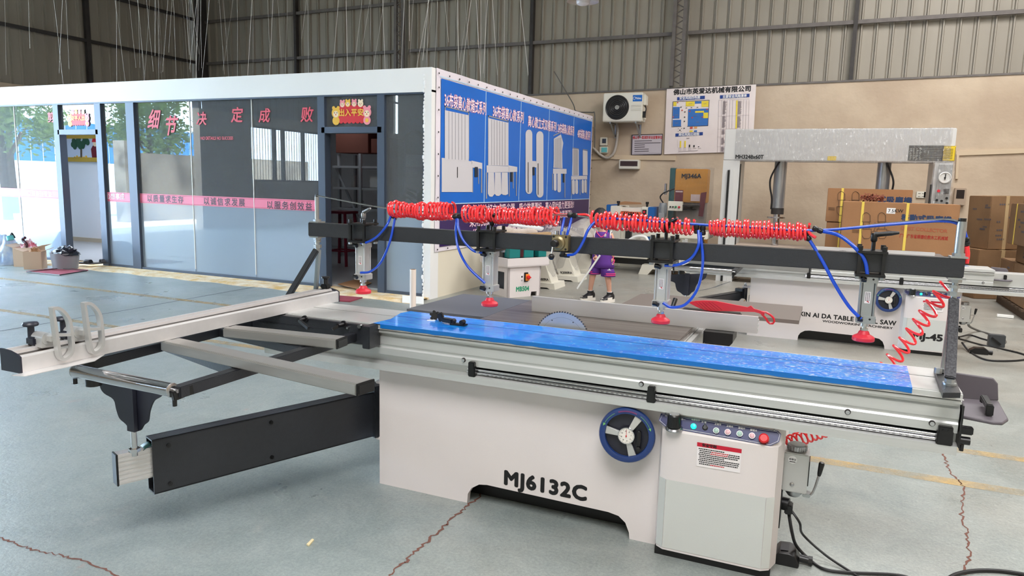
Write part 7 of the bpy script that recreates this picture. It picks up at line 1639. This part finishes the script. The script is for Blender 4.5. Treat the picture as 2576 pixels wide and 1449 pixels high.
# red shrine lamps inside
for k, u in enumerate((989, 1005)):
    q = MB(); c = P(u, 406, y=10.6); q.ball(c, .035, 14, (.8,.8,1.3)); q.cyl(c-V((0,0,.08)), c-V((0,0,.04)), .02)
    tag(q.build('shrine_lamp', pm('red_glow', (255,40,90), .3, emit=3), base=c-V((0,0,.08))), 'small glowing red lamp behind the narrow office pane, ' + ('left' if k == 0 else 'right') + ' of two', 'lamp', 'red shrine lamps')
q = MB(); c = P(1000, 425, y=10.6); q.box(c.x-.35, c.x+.45, 10.5, 10.8, c.z-.06, c.z); tag(q.build('wall_shelf', rackm, base=c), 'narrow shelf carrying the two red lamps inside the office', 'shelf')

# ---- things before the office
bg_ = P(22, 668, z=0)
bag = lump('rubbish_bag', 'blue and white filled plastic bag standing at the far left of the office', (-12.08, 7.30, 0.0), (.21, .2, .44), pm('pale_blue_bag', (150,186,236), .3, var=.5, scale=5, col2=(228,238,250), bump=.5, bscale=12), 'bag', 16, .22, 2)
q = MB(); q.tube([P(24,600,y=7.2), P(30,588,y=7.2), P(36,598,y=7.2)], .02); q.build('bag_tie', ink, bag); q = MB(); q.cyl(P(27,604,y=7.1), P(24,594,y=7.1), .05); q.build('bottle_cap', pm('teal_cap', (90,190,196), .4), bag)
bag2 = lump('rubbish_bag', 'second blue bag cut off by the left edge of the picture', (-12.58, 7.25, 0.0), (.22, .2, .42), pm('blue_bag', (110,160,230), .3, var=.4, scale=5, bump=.5, bscale=12), 'bag', 14, .2, 6)
def openbox(label, c, w_, d_, h, rot):
    t_ = thing('open_carton', label, 'carton', c, 'rubbish cartons before the office'); R_ = Euler((0,0,rot)).to_matrix(); ex, ey = R_ @ V((1,0,0)), R_ @ V((0,1,0)); ez = V((0,0,1)); c = V(c)
    def bf_(q):
        q.obox(c+ez*.004, (ex, ey, ez), (w_/2, d_/2, .004))
        for s in (-1, 1): q.obox(c+ex*s*w_/2+ez*h/2, (ey, ez, ex), (d_/2, h/2, .004)); q.obox(c+ey*s*d_/2+ez*h/2, (ex, ez, ey), (w_/2, h/2, .004))
    TB('box_body', pm('light_cardboard', (206,180,156), .8), t_, bf_)
    for s in (-1, 1):
        dd = (ex*s*.8+ez*.3).normalized(); TB('flap', pm('light_cardboard', (206,180,156)), t_, lambda q: q.obox(c+ex*s*w_/2+ez*h+dd*.06, (dd, ey, dd.cross(ey)), (.06, d_/2, .003)))
    return t_
openbox('open carton full of rubbish, left of two before the office', (-11.60, 7.36, 0), .32, .30, .30, .5); openbox('smaller open carton right of the rubbish carton, beside the grey bin', (-11.22, 7.20, 0), .24, .24, .27, .7)
lump('paper_rubbish', 'crumpled white and pink paper in the left rubbish carton', (-11.60, 7.36, .24), (.12,.11,.16), pm('rubbish_paper', (232,220,222), .6, var=.5, scale=14, col2=(206,80,110)), 'paper', 10, .4, 4)
lump('paper_rubbish', 'crumpled brown paper in the smaller open carton', (-11.22, 7.20, .2), (.09,.09,.12), cardboard, 'paper', 10, .4, 8)
q = MB(); q.tube(smooth_path([P(69,636,y=7.3), P(68,622,y=7.3), P(65,612,y=7.3), P(59,606,y=7.3), P(58,600,y=7.3), P(63,598,y=7.3)]), .022, 8); tag(q.build('umbrella_handle', pm('dark_maroon', (70,24,40), .4), base=P(69,636,y=7.3)), 'dark maroon umbrella handle sticking out of the rubbish carton', 'umbrella')
bnc = V((-10.84, 7.42, 0)); bn_ = thing('waste_bin', 'grey round waste bin stuffed with a black bag before the office', 'bin', bnc)
TB('bucket', pm('grey_bucket', (150,152,158), .4), bn_, lambda q: q.lathe([(.17,0), (.20,.24), (.205,.25), (.195,.25), (.19,.23), (.0,.22)], bnc, seg=28)); lump('bin_bag', None, bnc+V((.04,0,.22)), (.19,.16,.13), pm('black_bin_bag', (34,38,50), .25, bump=.6, bscale=20), None, 12, .35, 9, parent=bn_)
lump('white_liner', None, bnc+V((-.08,-.05,.20)), (.12,.11,.10), pm('white_liner', (230,236,246), .3), None, 10, .3, 11, parent=bn_)
for k, (c, r) in enumerate(((P(206, 664, z=.06)+V((0,.05,0)), .2), (P(249, 663, z=.06), 1.3))):
    q = MB(); c = V(c); c.z = .058; R_ = Euler((0,0,r)).to_matrix(); ex, ey = R_ @ V((1,0,0)), R_ @ V((0,1,0))
    q.prism([(-.13,-.03), (-.10,-.045), (.02,-.035), (.10,-.05), (.14,-.02), (.14,.02), (.10,.05), (.02,.035), (-.10,.045), (-.13,.03)], c, ex, ey, (0,0,.022)); o = q.build('slipper', pm('grey_slipper', (70,72,80), .6), base=c); tag(o, 'dark grey slipper on the sill of the left doorway, ' + ('left of two' if k == 0 else 'right of two'), 'slipper', 'pair of slippers')
    q = MB(); q.sheet(lambda u, v: c+ex*(.02+.09*v)+ey*(.048*math.cos(PI*u))+V((0,0,.02+.05*math.sin(PI*u))), 10, 4); q.build('strap', pm('grey_slipper', (70,72,80)), o, solid=.006)
tc_ = P(1034, 786, z=0); tc_ = V((-4.36, 7.12, 0))
t = thing('paper_tube', 'tall white cardboard tube standing on the floor before the narrow office pane', 'tube', tc_); zt_ = P(1033, 677, y=7.12).z
TB('tube', pm('cream_paper_tube', (236,222,212), .6), t, lambda q: q.lathe([(.036,0), (.036,zt_), (.031,zt_), (.031,.01)], tc_, seg=24)); TB('core', pm('brown_core', (150,116,86), .8), t, lambda q: q.lathe([(.032,zt_+.0005), (.029,zt_+.0005), (.029,.02)], tc_, seg=24, cap=False))
q = MB(); q.slab([P(1012,762,z=.0), P(1066,766,z=.0), P(1066,748,z=.06), P(1012,744,z=.06)], (0,.0,.006)); tag(q.build('white_sheet', white_plastic, base=P(1040,760,z=0)), 'thin white panel leaning on the sill behind the paper tube', 'panel')
